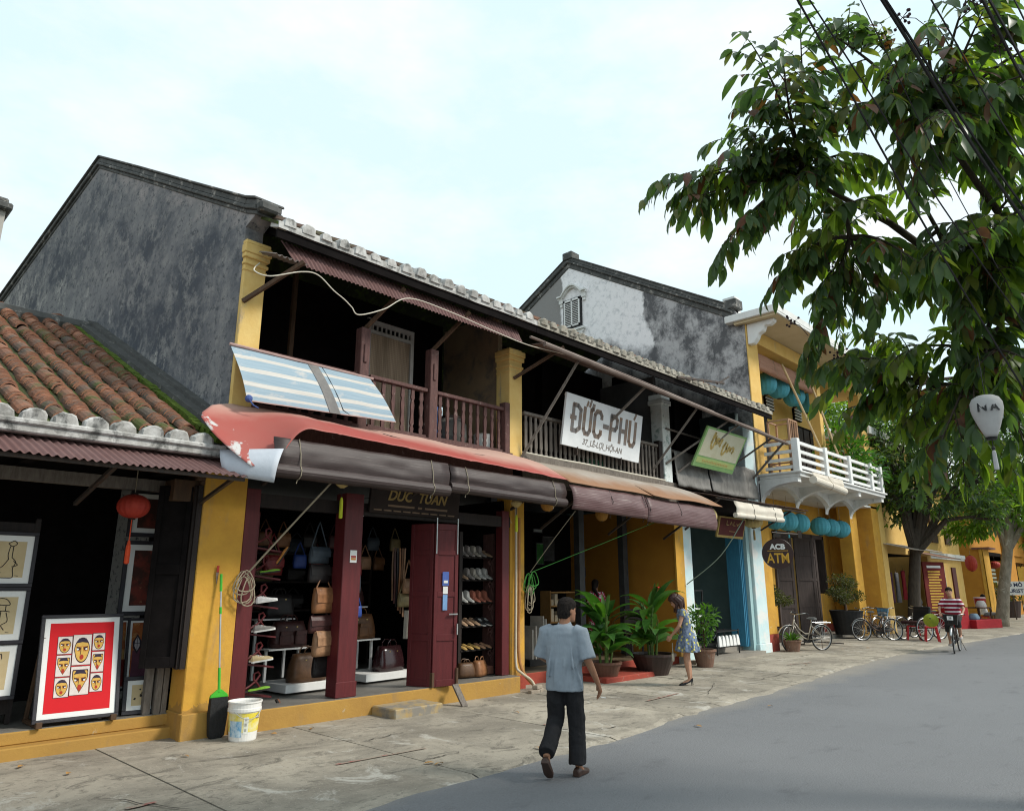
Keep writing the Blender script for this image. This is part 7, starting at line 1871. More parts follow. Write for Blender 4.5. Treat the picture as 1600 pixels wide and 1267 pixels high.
t = thing('potted_plant', 'small leafy shrub in a clay pot between the woman and the blue door', 'potted plant', (14.76, 8.40, .015))
pot(t, .17, .24, .36, TERRA); b = MB(); b.tube([(0, 0, .3), (.03, 0, .55), (.0, .02, .95)], [.02, .018, .01], 6)
for a in range(5): b.tube([(.02, 0, .55 + a * .06), (.2 * math.cos(a * 1.9), .2 * math.sin(a * 1.9), .85 + a * .05)], .007, 5)
b.build('stem', BRNW, t, world=False); bush(t, (0, 0, 1.0), .36, 260, .13, GRNL, 5, .8); bush(t, (.05, 0, .58), .17, 60, .12, GRNL, 6, .9)
t = thing('potted_plant', 'small bright fern in a round clay pot in front of the beige bicycle', 'potted plant', (19.72, 8.58, .015))
pot(t, .17, .24, .30, TERRA)
rs = random.Random(12)
for i in range(34):
    a = rs.uniform(0, 6.28); b = MB(); blade(b, (.05 * math.cos(a), .05 * math.sin(a), .27), (math.cos(a), math.sin(a), rs.uniform(.5, 2.2)), rs.uniform(.28, .45), .055, 1.3, rs.uniform(-.5, .5), 5); b.build('leaf', GRNL, t, world=False)
def bonsai(label, c, potm, pads, seed, pr=(.30, .42, .42)):
    t = thing('bonsai', label, 'potted tree', c, 0, 'potted bonsai in front of the yellow porch')
    pot(t, pr[0], pr[1], pr[2], potm); rs = random.Random(seed)
    b = MB(); b.tube([(0, 0, pr[2] - .05), (.06, .02, pr[2] + .25), (-.03, 0, pr[2] + .5), (.02, 0, pr[2] + .8)], [.05, .04, .03, .015], 7)
    for (x, y, z, r) in pads: b.tube([(0, 0, pr[2] + .28), (x * .5, y * .5, z - .12), (x, y, z)], [.025, .018, .008], 6)
    b.build('trunk', BRNW, t, world=False)
    for k, (x, y, z, r) in enumerate(pads): bush(t, (x, y, z), r, 420, .085, GRNB, seed + k, .55, 'foliage')
    return t
bonsai('rounded bonsai in a pot behind the front wheel of the beige bicycle', (20.9, 9.7, .14), POTD, ((-.1, -.1, 1.3, .42), (.25, 0, 1.25, .36), (-.3, 0, 1.1, .3), (.75, -.1, 1.15, .30), (.05, .1, 1.5, .34)), 20)
bonsai('dark spreading bonsai in a tall black pot by the yellow pillar', (25.9, 9.3, .14), BLACK, ((-.2, 0, 1.75, .45), (.35, 0, 1.65, .36), (-.7, 0, 1.35, .33), (.75, -.1, 1.25, .33), (0, .1, 1.4, .36), (-.4, -.1, 1.15, .3)), 40, (.40, .52, .78))
t = thing('balcony_plant', 'trailing green plant growing on the white balcony behind the bamboo poles', 'plant', (25.4, 8.5, 4.8))
pot(t, .2, .28, .35, TERRA); bush(t, (.1, .2, 1.25), .95, 620, .26, GRNL, 50, 1.25); bush(t, (1.3, 0, .8), .8, 420, .24, GRND, 51, 1.0)
b = MB(); b.tube([(0, 0, .3), (.1, .1, 1.0), (.1, .2, 1.6)], .03, 6); b.build('stem', BRNW, t, world=False)
for lab, p, q in (('leftmost pale bamboo pole slanting up from the white balcony', (22.0, 7.92, 5.15), (21.6, 8.9, 8.55)), ('middle pale bamboo pole slanting up from the white balcony', (23.3, 7.92, 5.1), (23.9, 8.9, 8.3)), ('right pale bamboo pole slanting up from the white balcony', (25.8, 7.92, 5.0), (25.6, 8.9, 7.2))):
    b = MB(); P_ = V(*p); b.tube([V(0, 0, 0), V(*q) - P_], .035, 7); o = b.build('bamboo_pole', pm('bamboo pole', (0.52, 0.40, 0.22), (0.42, 0.30, 0.16), 5), world=False, loc=p); tag(o, lab, 'pole', 'bamboo poles on the white balcony')
t = thing('clothes_rack', 'light wooden slatted rack standing at the left end of the white balcony', 'rack', (20.1, 8.45, 4.8))
W_R = pm('light rack wood', (0.40, 0.24, 0.15), (0.32, 0.18, 0.11), 6)
for y in (-.3, .3):
    for x in (-.28, .28):
        b = MB(); b.bar((x, y, 0), (x, y, 1.55), .05); b.build('leg', W_R, t, world=False)
for z in (.3, .95, 1.55):
    for y in (-.3, .3):
        b = MB(); b.bar((-.3, y, z), (.3, y, z), .04); b.build('rail', W_R, t, world=False)
    for x in (-.28, .28):
        b = MB(); b.bar((x, -.3, z), (x, .3, z), .04); b.build('rail', W_R, t, world=False)
for x in (-.14, 0, .14):
    b = MB(); b.bar((x, -.3, .3), (x, -.3, 1.55), .03, .02); b.build('slat', W_R, t, world=False)

# ================================================================== street bits at the far end
t = thing('menu_board', 'tall red board with yellow lines of writing beside the tree trunk', 'sign', (34.6, 8.65, .55), R(-25))
b = MB(); b.box(-.62, .62, 0, .06, 0, 2.15); b.box(-.66, .66, -.01, .07, -.05, .02); b.build('board', pm('red board paint', (0.16, 0.018, 0.014), (0.12, 0.014, 0.012), 4), t, world=False)
b = MB(); rs = random.Random(3)
for k in range(15): b.box(-.36 - rs.uniform(0, .06), .34 + rs.uniform(-.12, .06), -.006, 0, 1.72 - k * .112, 1.78 - k * .112)
b.build('yellow_lines', pm('yellow line print', (0.58, 0.40, 0.06), (0.50, 0.28, 0.05), 14), t, world=False)
b = MB(); b.box(-.40, .40, -.006, 0, 1.90, 2.0); b.build('heading', WHITE, t, world=False)
b = MB(); b.box(-.58, -.52, .02, .06, -.55, 0); b.box(.52, .58, .02, .06, -.55, 0); b.build('post', DARKW, t, world=False)
t = thing('mannequin', 'headless mannequin in a silver grey dress at the dress shop door', 'mannequin', (34.3, 9.35, .02))
b = MB(); b.loft([[(r_ * math.cos(a) , r_ * .7 * math.sin(a), z) for a in [2 * math.pi * k / 14 for k in range(14)]] for z, r_ in ((.15, .30), (.5, .27), (.9, .22), (1.05, .19), (1.18, .15), (1.35, .20), (1.48, .20), (1.56, .14), (1.60, .06))]); b.build('dress', pm('silver grey satin', (0.32, 0.30, 0.32), (0.12, 0.11, 0.13), 9, rough=.4), t, world=False, smooth=True)
b = MB(); b.tube([(0, 0, 1.58), (0, 0, 1.72)], .05, 8); b.tube([(-.18, 0, 1.48), (-.26, -.02, 1.2), (-.2, -.1, .98)], .045, 7); b.tube([(.18, 0, 1.48), (.26, -.02, 1.2), (.2, -.1, .98)], .045, 7); b.build('body', WHITE, t, world=False, smooth=True)
b = MB(); b.lathe([(.2, 0), (.03, .04), (.03, .3)], 12); b.build('stand', STEEL, t, world=False)
for lab, x, c, hh in (('red dress hanging at the dress shop doorway', 34.0, (0.30, 0.02, 0.03), 2.35), ('dark patterned dress hanging left in the dress shop doorway', 30.9, (0.10, 0.05, 0.05), 2.2), ('plum dress hanging in the dress shop', 32.3, (0.08, 0.02, 0.05), 2.25), ('grey dress hanging in the dress shop', 33.1, (0.14, 0.14, 0.15), 2.25)):
    t = thing('hanging_dress', lab, 'dress', (x, 9.7, hh), 0, 'dresses in the dress shop')
    b = MB(); b.loft([[(w * math.cos(a), .07 * math.sin(a), -z) for a in [2 * math.pi * k / 12 for k in range(12)]] for z, w in ((0, .08), (.06, .20), (.35, .15), (.55, .14), (1.2, .26))]); b.build('cloth', pm('dress ' + lab[:9], c, tuple(q * .6 for q in c), 12), t, world=False, smooth=True)
    b = MB(); b.tube([(-.2, 0, -.05), (0, 0, .05), (.2, 0, -.05)], .008, 5); b.tube([(0, 0, .05), (0, 0, .18)], .006, 5); b.build('hanger', STEEL, t, world=False)
t = thing('street_stall', 'low red cloth covered street stall beside the slanting trunk', 'stall', (36.2, 7.55, .0), R(-14))
RC = pm('red stall cloth', (0.34, 0.012, 0.02), (0.28, 0.010, 0.016), 5, rough=.8)
b = MB(); b.box(-1.1, 1.0, -.35, .45, .0, .36); b.build('cloth_front', RC, t, world=False, bevel=.02)
b = MB(); b.box(-1.9, -1.1, -.1, .9, 0, .85); b.build('cloth_side', RC, t, world=False, bevel=.02)
t = thing('wooden_table', 'small wooden table behind the red stall cloth', 'table', (37.3, 7.75, 0), R(-14))
b = MB(); b.box(-.55, .5, -.25, .35, .78, .82); b.build('top', BRNW, t, world=False)
for x in (-.5, .45):
    for y in (-.2, .3):
        b = MB(); b.bar((x, y, 0), (x, y, .78), .05); b.build('leg', BRNW, t, world=False)
t = thing('drinks_bucket', 'red plastic bucket with white lid on the stall table', 'bucket', (37.5, 7.75, .82))
b = MB(); b.lathe([(.19, 0), (.23, .38)], 18); b.build('pail', RPL, t, world=False); b = MB(); b.lathe([(.24, .36), (.24, .40), (.20, .43)], 18); b.build('lid', pm('pinkish lid', (0.62, 0.42, 0.40), None), t, world=False)
t = thing('sack', 'white cloth bundle on the stall table', 'sack', (37.0, 7.62, .82))
b = MB(); rbox(b, 0, 0, 0, .55, .35, .28, .6, 1.1); b.build('cloth', pm('white sack cloth', (0.62, 0.58, 0.54), (0.5, 0.46, 0.44), 9), t, world=False, smooth=True)
t = thing('sack', 'blue bundle on the red stall cloth', 'sack', (35.6, 7.65, .36))
b = MB(); rbox(b, 0, 0, 0, .6, .35, .24, .6, 1.1); b.build('cloth', pm('blue sack cloth', (0.16, 0.24, 0.32), None, 9), t, world=False, smooth=True)
t = thing('street_sign', 'white notice board with two dark lines of letters on a post at far right', 'sign', (46.2, 8.0, 0), R(-60))
b = MB(); b.box(-.62, .62, 0, .05, 1.25, 1.95); b.build('board', WHITE, t, world=False)
b = MB(); b.tube([(0, .03, 0), (0, .03, 1.3)], .035, 8); b.build('post', STEEL, t, world=False)
NAVY = pm('navy letters', (0.03, 0.035, 0.09), None, 9)
lettering('BÁO  MÔ', .27, NAVY, t, (0, -.003, 1.76), (R(90), 0, 0), bold=.008) if False else None
lettering('BAO MÔ', .26, NAVY, t, (0, -.003, 1.76), (R(90), 0, 0), bold=.008)
lettering('TOURIST', .26, NAVY, t, (0, -.003, 1.45), (R(90), 0, 0), bold=.008)
t = thing('potted_plant', 'bushy plant in a big dark pot behind the notice board', 'potted plant', (49, 8.9, 0))
pot(t, .6, .75, .9, POTD); bush(t, (0, 0, 1.3), .8, 260, .24, GRNB, 77, .7)
# fallen leaves on the paving and road
LFD = pm('dry fallen leaf', (0.42, 0.24, 0.08), (0.30, 0.15, 0.05), 20)
rs = random.Random(31)
SPOT = ['beside the paint bucket', 'on the paving just right of the paint bucket', 'on the paving before the red mask picture', 'at the foot of the art shop plinth', 'near the road edge before the leather shop', 'nearest the road edge before the leather shop', 'on the road ahead of the walking man', 'on the road to the right of the walking man', 'on the paving by the beige bicycle', 'on the paving between the parked bicycles', 'on the paving before the broom', 'on the paving before the maroon door leaf', 'on the paving edge behind the walking man', 'on the paving by the dark plant pot', 'on the paving before the teal house']
for k, (x, y) in enumerate(((4.63, 8.33), (5.05, 8.28), (2.35, 8.0), (2.1, 8.62), (5.0, 5.9), (4.95, 5.82), (8.6, 5.0), (10.7, 5.1), (21.4, 7.9), (22.1, 7.5), (3.4, 8.0), (7.7, 7.4), (6.2, 5.55), (12.9, 7.7), (16.5, 6.9))):
    b = MB(); blade(b, (0, 0, 0), (1, .1, .12), rs.uniform(.07, .14), .05, .5, rs.uniform(-.3, .3), 4); o = b.build('fallen_leaf', LFD, world=False, loc=(x, y, .032 if y > 5.5 else .012), rot=(0, 0, rs.uniform(0, 6)))
    tag(o, 'dry brown leaf ' + SPOT[k], 'leaf', 'fallen leaves on the ground')
# ================================================================== people
def remesh(o, vox, smooth=6, fac=.5):
    r = o.modifiers.new('remesh', 'REMESH'); r.mode = 'VOXEL'; r.voxel_size = vox; r.use_smooth_shade = True
    s = o.modifiers.new('smooth', 'SMOOTH'); s.iterations = smooth; s.factor = fac
    return o
def wrinkle(o, size, amt):
    tx = bpy.data.textures.new('wrinkles', 'CLOUDS'); tx.noise_scale = size; tx.noise_depth = 2
    d = o.modifiers.new('wrinkles', 'DISPLACE'); d.texture = tx; d.strength = amt; d.mid_level = .5; d.texture_coords = 'LOCAL'
    return o
SKIN = pm('tanned skin', (0.33, 0.165, 0.095), (0.27, 0.13, 0.075), 12, rough=.55, bump=.03, pos=False)
SKINL = pm('light skin', (0.46, 0.26, 0.17), (0.40, 0.21, 0.135), 12, rough=.55, bump=.03, pos=False)
HAIR = pm('black hair', (0.010, 0.008, 0.008), (0.022, 0.017, 0.014), 30, rough=.8, spec=.12, stretch=(3, 3, .4), bump=.35, bscale=120, pos=False)
HAIRB = pm('dark brown hair', (0.030, 0.013, 0.010), (0.055, 0.024, 0.018), 26, rough=.42, stretch=(3, 3, .4), bump=.35, bscale=120, pos=False)
EYE = pm('eye dark', (0.02, 0.015, 0.012), None, bump=0)
LIP = pm('lip', (0.32, 0.10, 0.08), None, bump=0)
def ell(c, rx, ry, az=0.0, tilt=(0, 0), n=18):
    """horizontal-ish ellipse ring"""
    M_ = Matrix.Rotation(az, 3, 'Z')
    return [Vector(c) + M_ @ Vector((rx * math.cos(2 * math.pi * k / n), ry * math.sin(2 * math.pi * k / n), tilt[0] * math.cos(2 * math.pi * k / n) + tilt[1] * math.sin(2 * math.pi * k / n))) for k in range(n)]
def head_into(bm, c, turn, nod, s=1.0):
    """skull, jaw, nose, ears and neck stub; +y is the way the face looks before turning"""
    M_ = Matrix.Translation(c) @ Matrix.Rotation(turn, 4, 'Z') @ Matrix.Rotation(nod, 4, 'X')
    tmp = MB()
    rings = []
    for z, rx, ry, oy in ((-.115, .030, .030, .060), (-.105, .046, .052, .045), (-.075, .060, .078, .022), (-.04, .068, .088, .010), (0, .073, .094, .0), (.035, .076, .097, -.003), (.07, .072, .092, -.006), (.098, .054, .072, -.008), (.114, .026, .036, -.010)):
        rings.append([(rx * math.cos(2 * math.pi * k / 18) * s, (oy + ry * math.sin(2 * math.pi * k / 18)) * s, z * s) for k in range(18)])
    tmp.loft(rings)
    tmp.loft([[(-.010 * s, .088 * s, .015 * s), (.010 * s, .088 * s, .015 * s), (.007 * s, .070 * s, .015 * s), (-.007 * s, .070 * s, .015 * s)], [(-.017 * s, .112 * s, -.032 * s), (.017 * s, .112 * s, -.032 * s), (.017 * s, .07 * s, -.032 * s), (-.017 * s, .07 * s, -.032 * s)], [(-.014 * s, .100 * s, -.042 * s), (.014 * s, .100 * s, -.042 * s), (.014 * s, .07 * s, -.042 * s), (-.014 * s, .07 * s, -.042 * s)]])
    for sx in (-1, 1): tmp.ball((sx * .077 * s, -.008 * s, -.008 * s), .013 * s, .022 * s, .034 * s, 8, 6)
    bm.add([M_ @ Vector(v) for v in tmp.v], tmp.f)
    return M_
def face_parts(t, M_, s=1.0):
    b = MB()
    for sx in (-1, 1):
        p = M_ @ Vector((sx * .030 * s, .088 * s, .012 * s)); b.ball(p, .009 * s, .009 * s, .006 * s, 8, 5)
        q0, q1 = M_ @ Vector((sx * .016 * s, .094 * s, .030 * s)), M_ @ Vector((sx * .050 * s, .082 * s, .031 * s)); b.tube([q0, q1], .0045 * s, 5)
    b.build('eyes', EYE, t, world=False)
    b = MB(); b.tube([M_ @ Vector((-.022 * s, .088 * s, -.064 * s)), M_ @ Vector((0, .098 * s, -.063 * s)), M_ @ Vector((.022 * s, .088 * s, -.064 * s))], .0055 * s, 6); b.build('lips', LIP, t, world=False)
def hair_cap(t, M_, mat, s=1.0, back=-.085, name='hair', vox=.008):
    b = MB(); tmp = MB()
    rings = []
    for z, rx, ry, oy in ((back, .058, .045, -.050), (back + .025, .070, .062, -.040), (-.03, .080, .075, -.032), (0, .083, .085, -.024), (.03, .085, .096, -.012), (.06, .084, .104, -.006), (.09, .072, .092, -.006), (.115, .050, .066, -.008), (.128, .022, .03, -.01)):
        rings.append([(rx * math.cos(2 * math.pi * k / 22) * s * (1 + .02 * math.sin(k * 5)), (oy + ry * math.sin(2 * math.pi * k / 22)) * s, z * s) for k in range(22)])
    tmp.loft(rings)
    b.add([M_ @ Vector(v) for v in tmp.v], tmp.f)
    return wrinkle(remesh(b.build(name, mat, t, world=False), vox, 3), .022, .012)
def hand_into(bm, w, d, palm_n, L=.17, side=1, curl=.35):
    """palm and five fingers from wrist w along d; palm faces palm_n; side picks the thumb side"""
    d = d.normalized(); palm_n = (palm_n - d * palm_n.dot(d)).normalized(); s = d.cross(palm_n) * side
    pc = w + d * L * .28
    bm.loft([[w + d * (L * q) + s * (a * wd) + palm_n * (bb * th) for a, bb in ((-1, -1), (1, -1), (1, 1), (-1, 1))] for q, wd, th in ((-.05, .022, .018), (.10, .030, .016), (.30, .038, .014), (.48, .038, .012))])
    for k, (o, ln) in enumerate(((.030, .40), (.010, .46), (-.010, .43), (-.029, .33))):
        p0 = w + d * L * .40 + s * o; pts = [p0]; dd = d.copy()
        for j in range(3):
            dd = (dd + palm_n * curl * (1 + .15 * k)).normalized(); pts.append(pts[-1] + dd * L * ln * .42)
        bm.tube(pts, [.0095, .009, .0085, .0065], 7)
    p0 = w + d * L * .12 + s * .026; td = (d + s * .75 + palm_n * .25).normalized()
    bm.tube([p0, p0 + td * L * .22, p0 + td * L * .22 + (d + palm_n * .35).normalized() * L * .2], [.013, .011, .008], 7)
def limb(bm, pts, rs, n=10): bm.tube(pts, rs, n)

# ---- man walking away
man = thing('person', 'man in pale blue short sleeved shirt and black trousers walking away on the road', 'person', (5.62, 4.72, .003), R(26 - 90))
b = MB()
HM = V(.03, .03, 1.485)
Mh = head_into(b, HM, R(-38), R(-4), .95)
limb(b, [(.0, -.01, 1.24), (.0, -.006, 1.33), (.02, .012, 1.42)], [.055, .052, .052])
limb(b, [(0, 0, .86), (0, -.01, 1.05), (0, -.01, 1.22)], [.10, .09, .085], 12)
RS, RE, RW = V(.170, -.02, 1.285), V(.245, -.05, 1.03), V(.315, .06, .81)
LS, LE_, LW = V(-.170, -.02, 1.285), V(-.235, .02, 1.04), V(-.15, .23, .97)
limb(b, [(0.05, -.02, 1.28), RS, RE, RE.lerp(RW, .35), RW], [.06, .055, .040, .036, .025])
limb(b, [(-.05, -.02, 1.28), LS, LE_, LE_.lerp(LW, .35), LW], [.06, .055, .040, .036, .025])
hand_into(b, RW, (RW - RE).normalized() + V(-.05, -.05, -.35), V(-.8, -.5, .1), .165, 1, .30)
hand_into(b, LW, (LW - LE_).normalized(), V(.6, .2, -.6), .165, -1, .35)
RH, RK, RA = V(.085, 0, .86), V(.10, .05, .47), V(.11, .03, .085)
LH, LK, LA = V(-.085, -.02, .86), V(-.10, .03, .47), V(-.115, -.27, .20)
limb(b, [RH, RK, RK.lerp(RA, .4), RA], [.085, .055, .052, .034]); limb(b, [LH, LK, LK.lerp(LA, .4), LA], [.085, .055, .052, .034])
limb(b, [RA, RA + V(.02, .05, -.05), RA + V(.03, .13, -.065)], [.034, .03, .022]); limb(b, [LA, LA + V(-.0, .03, -.06), LA + V(0, .085, -.15)], [.034, .03, .022])
remesh(b.build('body', SKIN, man, world=False), .0065, 3)
face_parts(man, Mh, .95)
hair_cap(man, Mh, HAIR, .97)
SHIRT = pm('pale blue grey shirt cloth', (0.265, 0.305, 0.345), (0.235, 0.272, 0.310), 7, stretch=(1.6, 1.6, .35), rough=.9, bump=.35, bscale=14, pos=False)
b = MB()
b.loft([ell((0, -.01, z), rx, ry, 0) for z, rx, ry in ((.745, .182, .128), (.80, .184, .132), (.95, .176, .126), (1.08, .180, .124), (1.20, .188, .120), (1.275, .180, .112), (1.322, .140, .096), (1.352, .076, .074))])
for S, E_ in ((RS, RE), (LS, LE_)):
    d = (E_ - S); b.tube([S + V(-.05 if S.x > 0 else .05, 0, .0), S + V(0, 0, -.005), S + d * .55, S + d * .98], [.078, .080, .076, .085], 12)
# soft folds down the back
for x0, x1 in ((-.10, -.13), (-.03, -.07), (.04, .03), (.10, .14)):
    b.tube([(x0, -.118, 1.15), ((x0 + x1) / 2, -.139, .98), (x1, -.137, .80)], [.004, .017, .004], 6)
b.tube([(0.13, -.10, 1.02), (.17, -.085, .86), (.19, -.06, .76)], [.005, .018, .005], 6)
wrinkle(remesh(b.build('shirt', SHIRT, man, world=False), .011, 4), .11, .018)
b = MB(); b.loft([[V(.012, -.004, 0) + q for q in ell((0, -.012, z), rx, ry, 0, (0, .018))] for z, rx, ry in ((1.318, .078, .076), (1.345, .072, .068), (1.365, .064, .060))]); b.build('collar', SHIRT, man, world=False, smooth=True)
TRS = pm('black trouser cloth', (0.010, 0.010, 0.011), (0.016, 0.015, 0.017), 8, stretch=(2, 2, .4), rough=.85, bump=.3, bscale=16, pos=False)
b = MB()
b.loft([ell((0, -.008, z), rx, ry) for z, rx, ry in ((.95, .14, .098), (.86, .152, .108), (.78, .156, .112), (.74, .15, .108))])
limb(b, [RH + V(0, 0, -.02), RH.lerp(RK, .5), RK, RK.lerp(RA, .5), RA + V(0, -.01, .01)], [.085, .090, .083, .082, .088], 14)
limb(b, [LH + V(0, 0, -.02), LH.lerp(LK, .5), LK, LK.lerp(LA, .5), LA + V(0, -.0, .03)], [.085, .090, .083, .080, .080], 14)
b.tube([RK + V(-.05, -.07, -.05), RK + V(.05, -.08, -.12)], [.014, .012], 6); b.tube([LK + V(-.04, -.07, .03), LK + V(.05, -.075, -.03)], [.014, .012], 6); b.tube([RA + V(-.05, -.07, .10), RA + V(.06, -.06, .07)], [.014, .012], 6)
wrinkle(remesh(b.build('trousers', TRS, man, world=False), .011, 4), .09, .022)
SHB = pm('brown leather shoe', (0.06, 0.032, 0.022), (0.04, 0.022, 0.016), 9, rough=.4, pos=False)
def foot(bm, heel, toe, up=V(0, 0, 1), w=.046):
    heel, toe = Vector(heel), Vector(toe); d = (toe - heel); L = d.length; d.normalize(); s = d.cross(up).normalized(); u = s.cross(d)
    bm.loft([[heel + d * L * q + s * (a * w * ww) + u * (c_ * hh) for a, c_ in ((-1, 0), (1, 0), (1, .6), (.6, 1), (-.6, 1), (-1, .6))] for q, ww, hh in ((0, .62, .055), (.05, .75, .07), (.25, .78, .075), (.5, .92, .058), (.75, 1.0, .042), (.93, .75, .034), (1.0, .35, .02))])
b = MB(); foot(b, (.10, -.03, 0), (.15, .225, 0)); b.build('shoe', SHB, man, world=False, bevel=.004)
b = MB(); foot(b, (-.12, -.33, .165), (-.115, -.16, .0), V(0, .7, .75)); b.build('shoe', SHB, man, world=False, bevel=.004)
hw = RW + (RW - RE).normalized() * .13
t = thing('cigarette', "cigarette in the walking man's right hand", 'cigarette', man.matrix_basis @ (RW + V(.02, .02, -.125)))
b = MB(); b.tube([(0, 0, 0), (.05, -.02, -.008)], .004, 6); b.build('paper', WHITE, t, world=False)

# ---- woman bending over the plants
wom = thing('person', 'woman in blue and yellow flowered dress and black heels bending over the plants', 'person', (11.84, 7.06, .024), R(128 - 90))
b = MB()
HW = V(.02, .185, 1.435)
Mw = head_into(b, HW, R(8), R(-38), .93)
limb(b, [(0, .09, 1.28), (0, .13, 1.34), (.01, .16, 1.40)], [.06, .045, .045])
limb(b, [(0, 0, .86), (0, .02, 1.05), (0, .08, 1.25)], [.105, .085, .11], 12)
LS, LE_, LW = V(-.165, .07, 1.24), V(-.20, .16, 1.00), V(-.10, .30, .82)
RS, RE, RW = V(.165, .06, 1.24), V(.265, -.06, 1.02), V(.15, .12, .93)
limb(b, [(-.04, .08, 1.26), LS, LE_, LE_.lerp(LW, .35), LW], [.045, .042, .033, .030, .021]); limb(b, [(.04, .08, 1.26), RS, RE, RE.lerp(RW, .35), RW], [.045, .042, .033, .030, .021])
hand_into(b, LW, (LW - LE_).normalized(), V(.7, .1, -.4), .15, -1, .3); hand_into(b, RW, (RW - RE).normalized(), V(-.3, -.8, .1), .15, 1, .3)
for sx, oy in ((-1, .015), (1, -.02)):
    H, K, A = V(sx * .075, 0, .82), V(sx * .065, .03 + oy, .46), V(sx * .055, -.01 + oy, .105)
    limb(b, [H, K, K.lerp(A, .3), K.lerp(A, .6), A], [.085, .052, .052, .042, .028]); limb(b, [A, A + V(0, .04, -.04), A + V(0, .12, -.07)], [.028, .028, .022])
remesh(b.build('body', SKINL, wom, world=False), .0065, 3)
face_parts(wom, Mw, .93)
hair_cap(wom, Mw, HAIRB, .98, -.06)
b = MB(); 
for k in range(11):
    a = R(-170 + k * 34); x = .075 * math.cos(a); y = -.02 + .085 * math.sin(a)
    p0 = Mw @ Vector((x, y, .05)); p1 = Mw @ Vector((x * 1.25, y * 1.1 - .02, -.06)); p2 = p1 + V(x * .3, -.03 if y < 0 else .03, -.16)
    if y > .055: continue
    b.tube([p0, p1, p2], [.03, .034, .012], 7)
remesh(b.build('long_hair', HAIRB, wom, world=False), .008, 4)
def mat_floral():
    m, nt, p, out = newmat('blue dress cloth with yellow flowers')
    tcn = nt.nodes.new('ShaderNodeTexCoord')
    v1 = nt.nodes.new('ShaderNodeTexVoronoi'); v1.inputs['Scale'].default_value = 13; v1.inputs['Randomness'].default_value = .9
    nt.links.new(tcn.outputs['Object'], v1.inputs['Vector'])
    n1 = nt.nodes.new('ShaderNodeTexNoise'); n1.inputs['Scale'].default_value = 34; n1.inputs['Detail'].default_value = 3; nt.links.new(tcn.outputs['Object'], n1.inputs['Vector'])
    d = mth(nt, 'ADD', v1.outputs['Distance'], mth(nt, 'MULTIPLY', n1.outputs['Fac'], .34))
    base = mixc(nt, ramp(nt, noise(nt, 28, 5, .6, pos=False), .42, .6), (0.10, 0.135, 0.21), (0.20, 0.245, 0.32))
    fl = ramp(nt, d, .44, .47, (1, 1, 1, 1), (0, 0, 0, 1))
    c = mixc(nt, fl, base, (0.56, 0.50, 0.09))
    c = mixc(nt, ramp(nt, d, .30, .33, (1, 1, 1, 1), (0, 0, 0, 1)), c, (0.62, 0.58, 0.34))
    finish(nt, p, c, .85, 0, .2, .2, 18, pos=False)
    return m
FLO = mat_floral()
b = MB()
b.loft([ell((0, oy, z), rx, ry, 0, n=24) for z, rx, ry, oy in ((.56, .255, .20, .0), (.66, .235, .185, .0), (.80, .19, .155, .0), (.92, .145, .12, .01), (.99, .128, .105, .02), (1.08, .145, .112, .035), (1.18, .165, .112, .06), (1.26, .155, .09, .08), (1.295, .10, .06, .09))])
for k in range(9):
    a = 2 * math.pi * k / 9; b.tube([(.13 * math.cos(a), .11 * math.sin(a), .92), (.215 * math.cos(a), .175 * math.sin(a), .72), (.262 * math.cos(a), .207 * math.sin(a), .565)], [.006, .022, .03], 7)
for S, E_ in ((LS, LE_), (RS, RE)): b.tube([S + V(.05 if S.x < 0 else -.05, 0, .01), S, S + (E_ - S) * .32], [.062, .062, .060], 10)
wrinkle(remesh(b.build('dress', FLO, wom, world=False), .011, 4), .07, .016)
HEEL = pm('black patent shoe', (0.012, 0.012, 0.013), None, 9, rough=.25, pos=False)
for sx, oy in ((-1, .015), (1, -.02)):
    b = MB(); x = sx * .055
    b.loft([[(x + a * w, oy + y, z + c_ * h) for a, c_ in ((-1, 0), (1, 0), (.7, 1), (-.7, 1))] for y, z, w, h in ((-.045, .062, .022, .05), (-.02, .058, .028, .045), (.04, .030, .032, .035), (.10, .004, .036, .035), (.15, .0, .030, .026), (.185, .0, .010, .014))]); b.bar((x, oy - .035, .062), (x, oy - .04, .0), .012); b.build('high_heel', HEEL, wom, world=False)
t = thing('handbag', 'small white handbag hanging from the bending woman', 'bag', (11.72, 7.30, .42), R(30))
b = MB(); rbox(b, 0, 0, 0, .16, .05, .13, .9); b.build('body', pm('cream bag leather', (0.60, 0.56, 0.46), (0.3, 0.27, 0.2), 9), t, world=False); b = MB(); b.tube([(-.06, 0, .12), (-.03, 0, .30), (.03, 0, .30), (.06, 0, .12)], .008, 6); b.build('strap', pm('cream bag leather', None), t, world=False)

# ---- woman standing inside the middle house
w2 = thing('person', 'woman in pink and white patterned dress standing in the dim middle house', 'person', (13.75, 10.55, .215), R(70 - 90))
b = MB()
M2 = head_into(b, V(0, .02, 1.53), R(-50), R(-6), .95)
limb(b, [(0, -.01, 1.28), (0, 0, 1.36), (0, .01, 1.46)], [.07, .05, .048]); limb(b, [(0, 0, .9), (0, 0, 1.1), (0, -.01, 1.28)], [.11, .09, .11], 12)
for sx in (-1, 1):
    S, E_, W_2 = V(sx * .17, 0, 1.32), V(sx * .22, -.02, 1.06), V(sx * .10, .20, 1.02)
    limb(b, [(sx * .05, 0, 1.33), S, E_, W_2], [.05, .045, .035, .024]); hand_into(b, W_2, W_2 - E_, V(-sx * .3, 0, -.8), .15, sx, .3)
    limb(b, [(sx * .08, 0, .9), (sx * .08, .02, .5), (sx * .08, 0, .08)], [.085, .055, .034]); limb(b, [(sx * .08, 0, .08), (sx * .08, .12, .03)], [.034, .026])
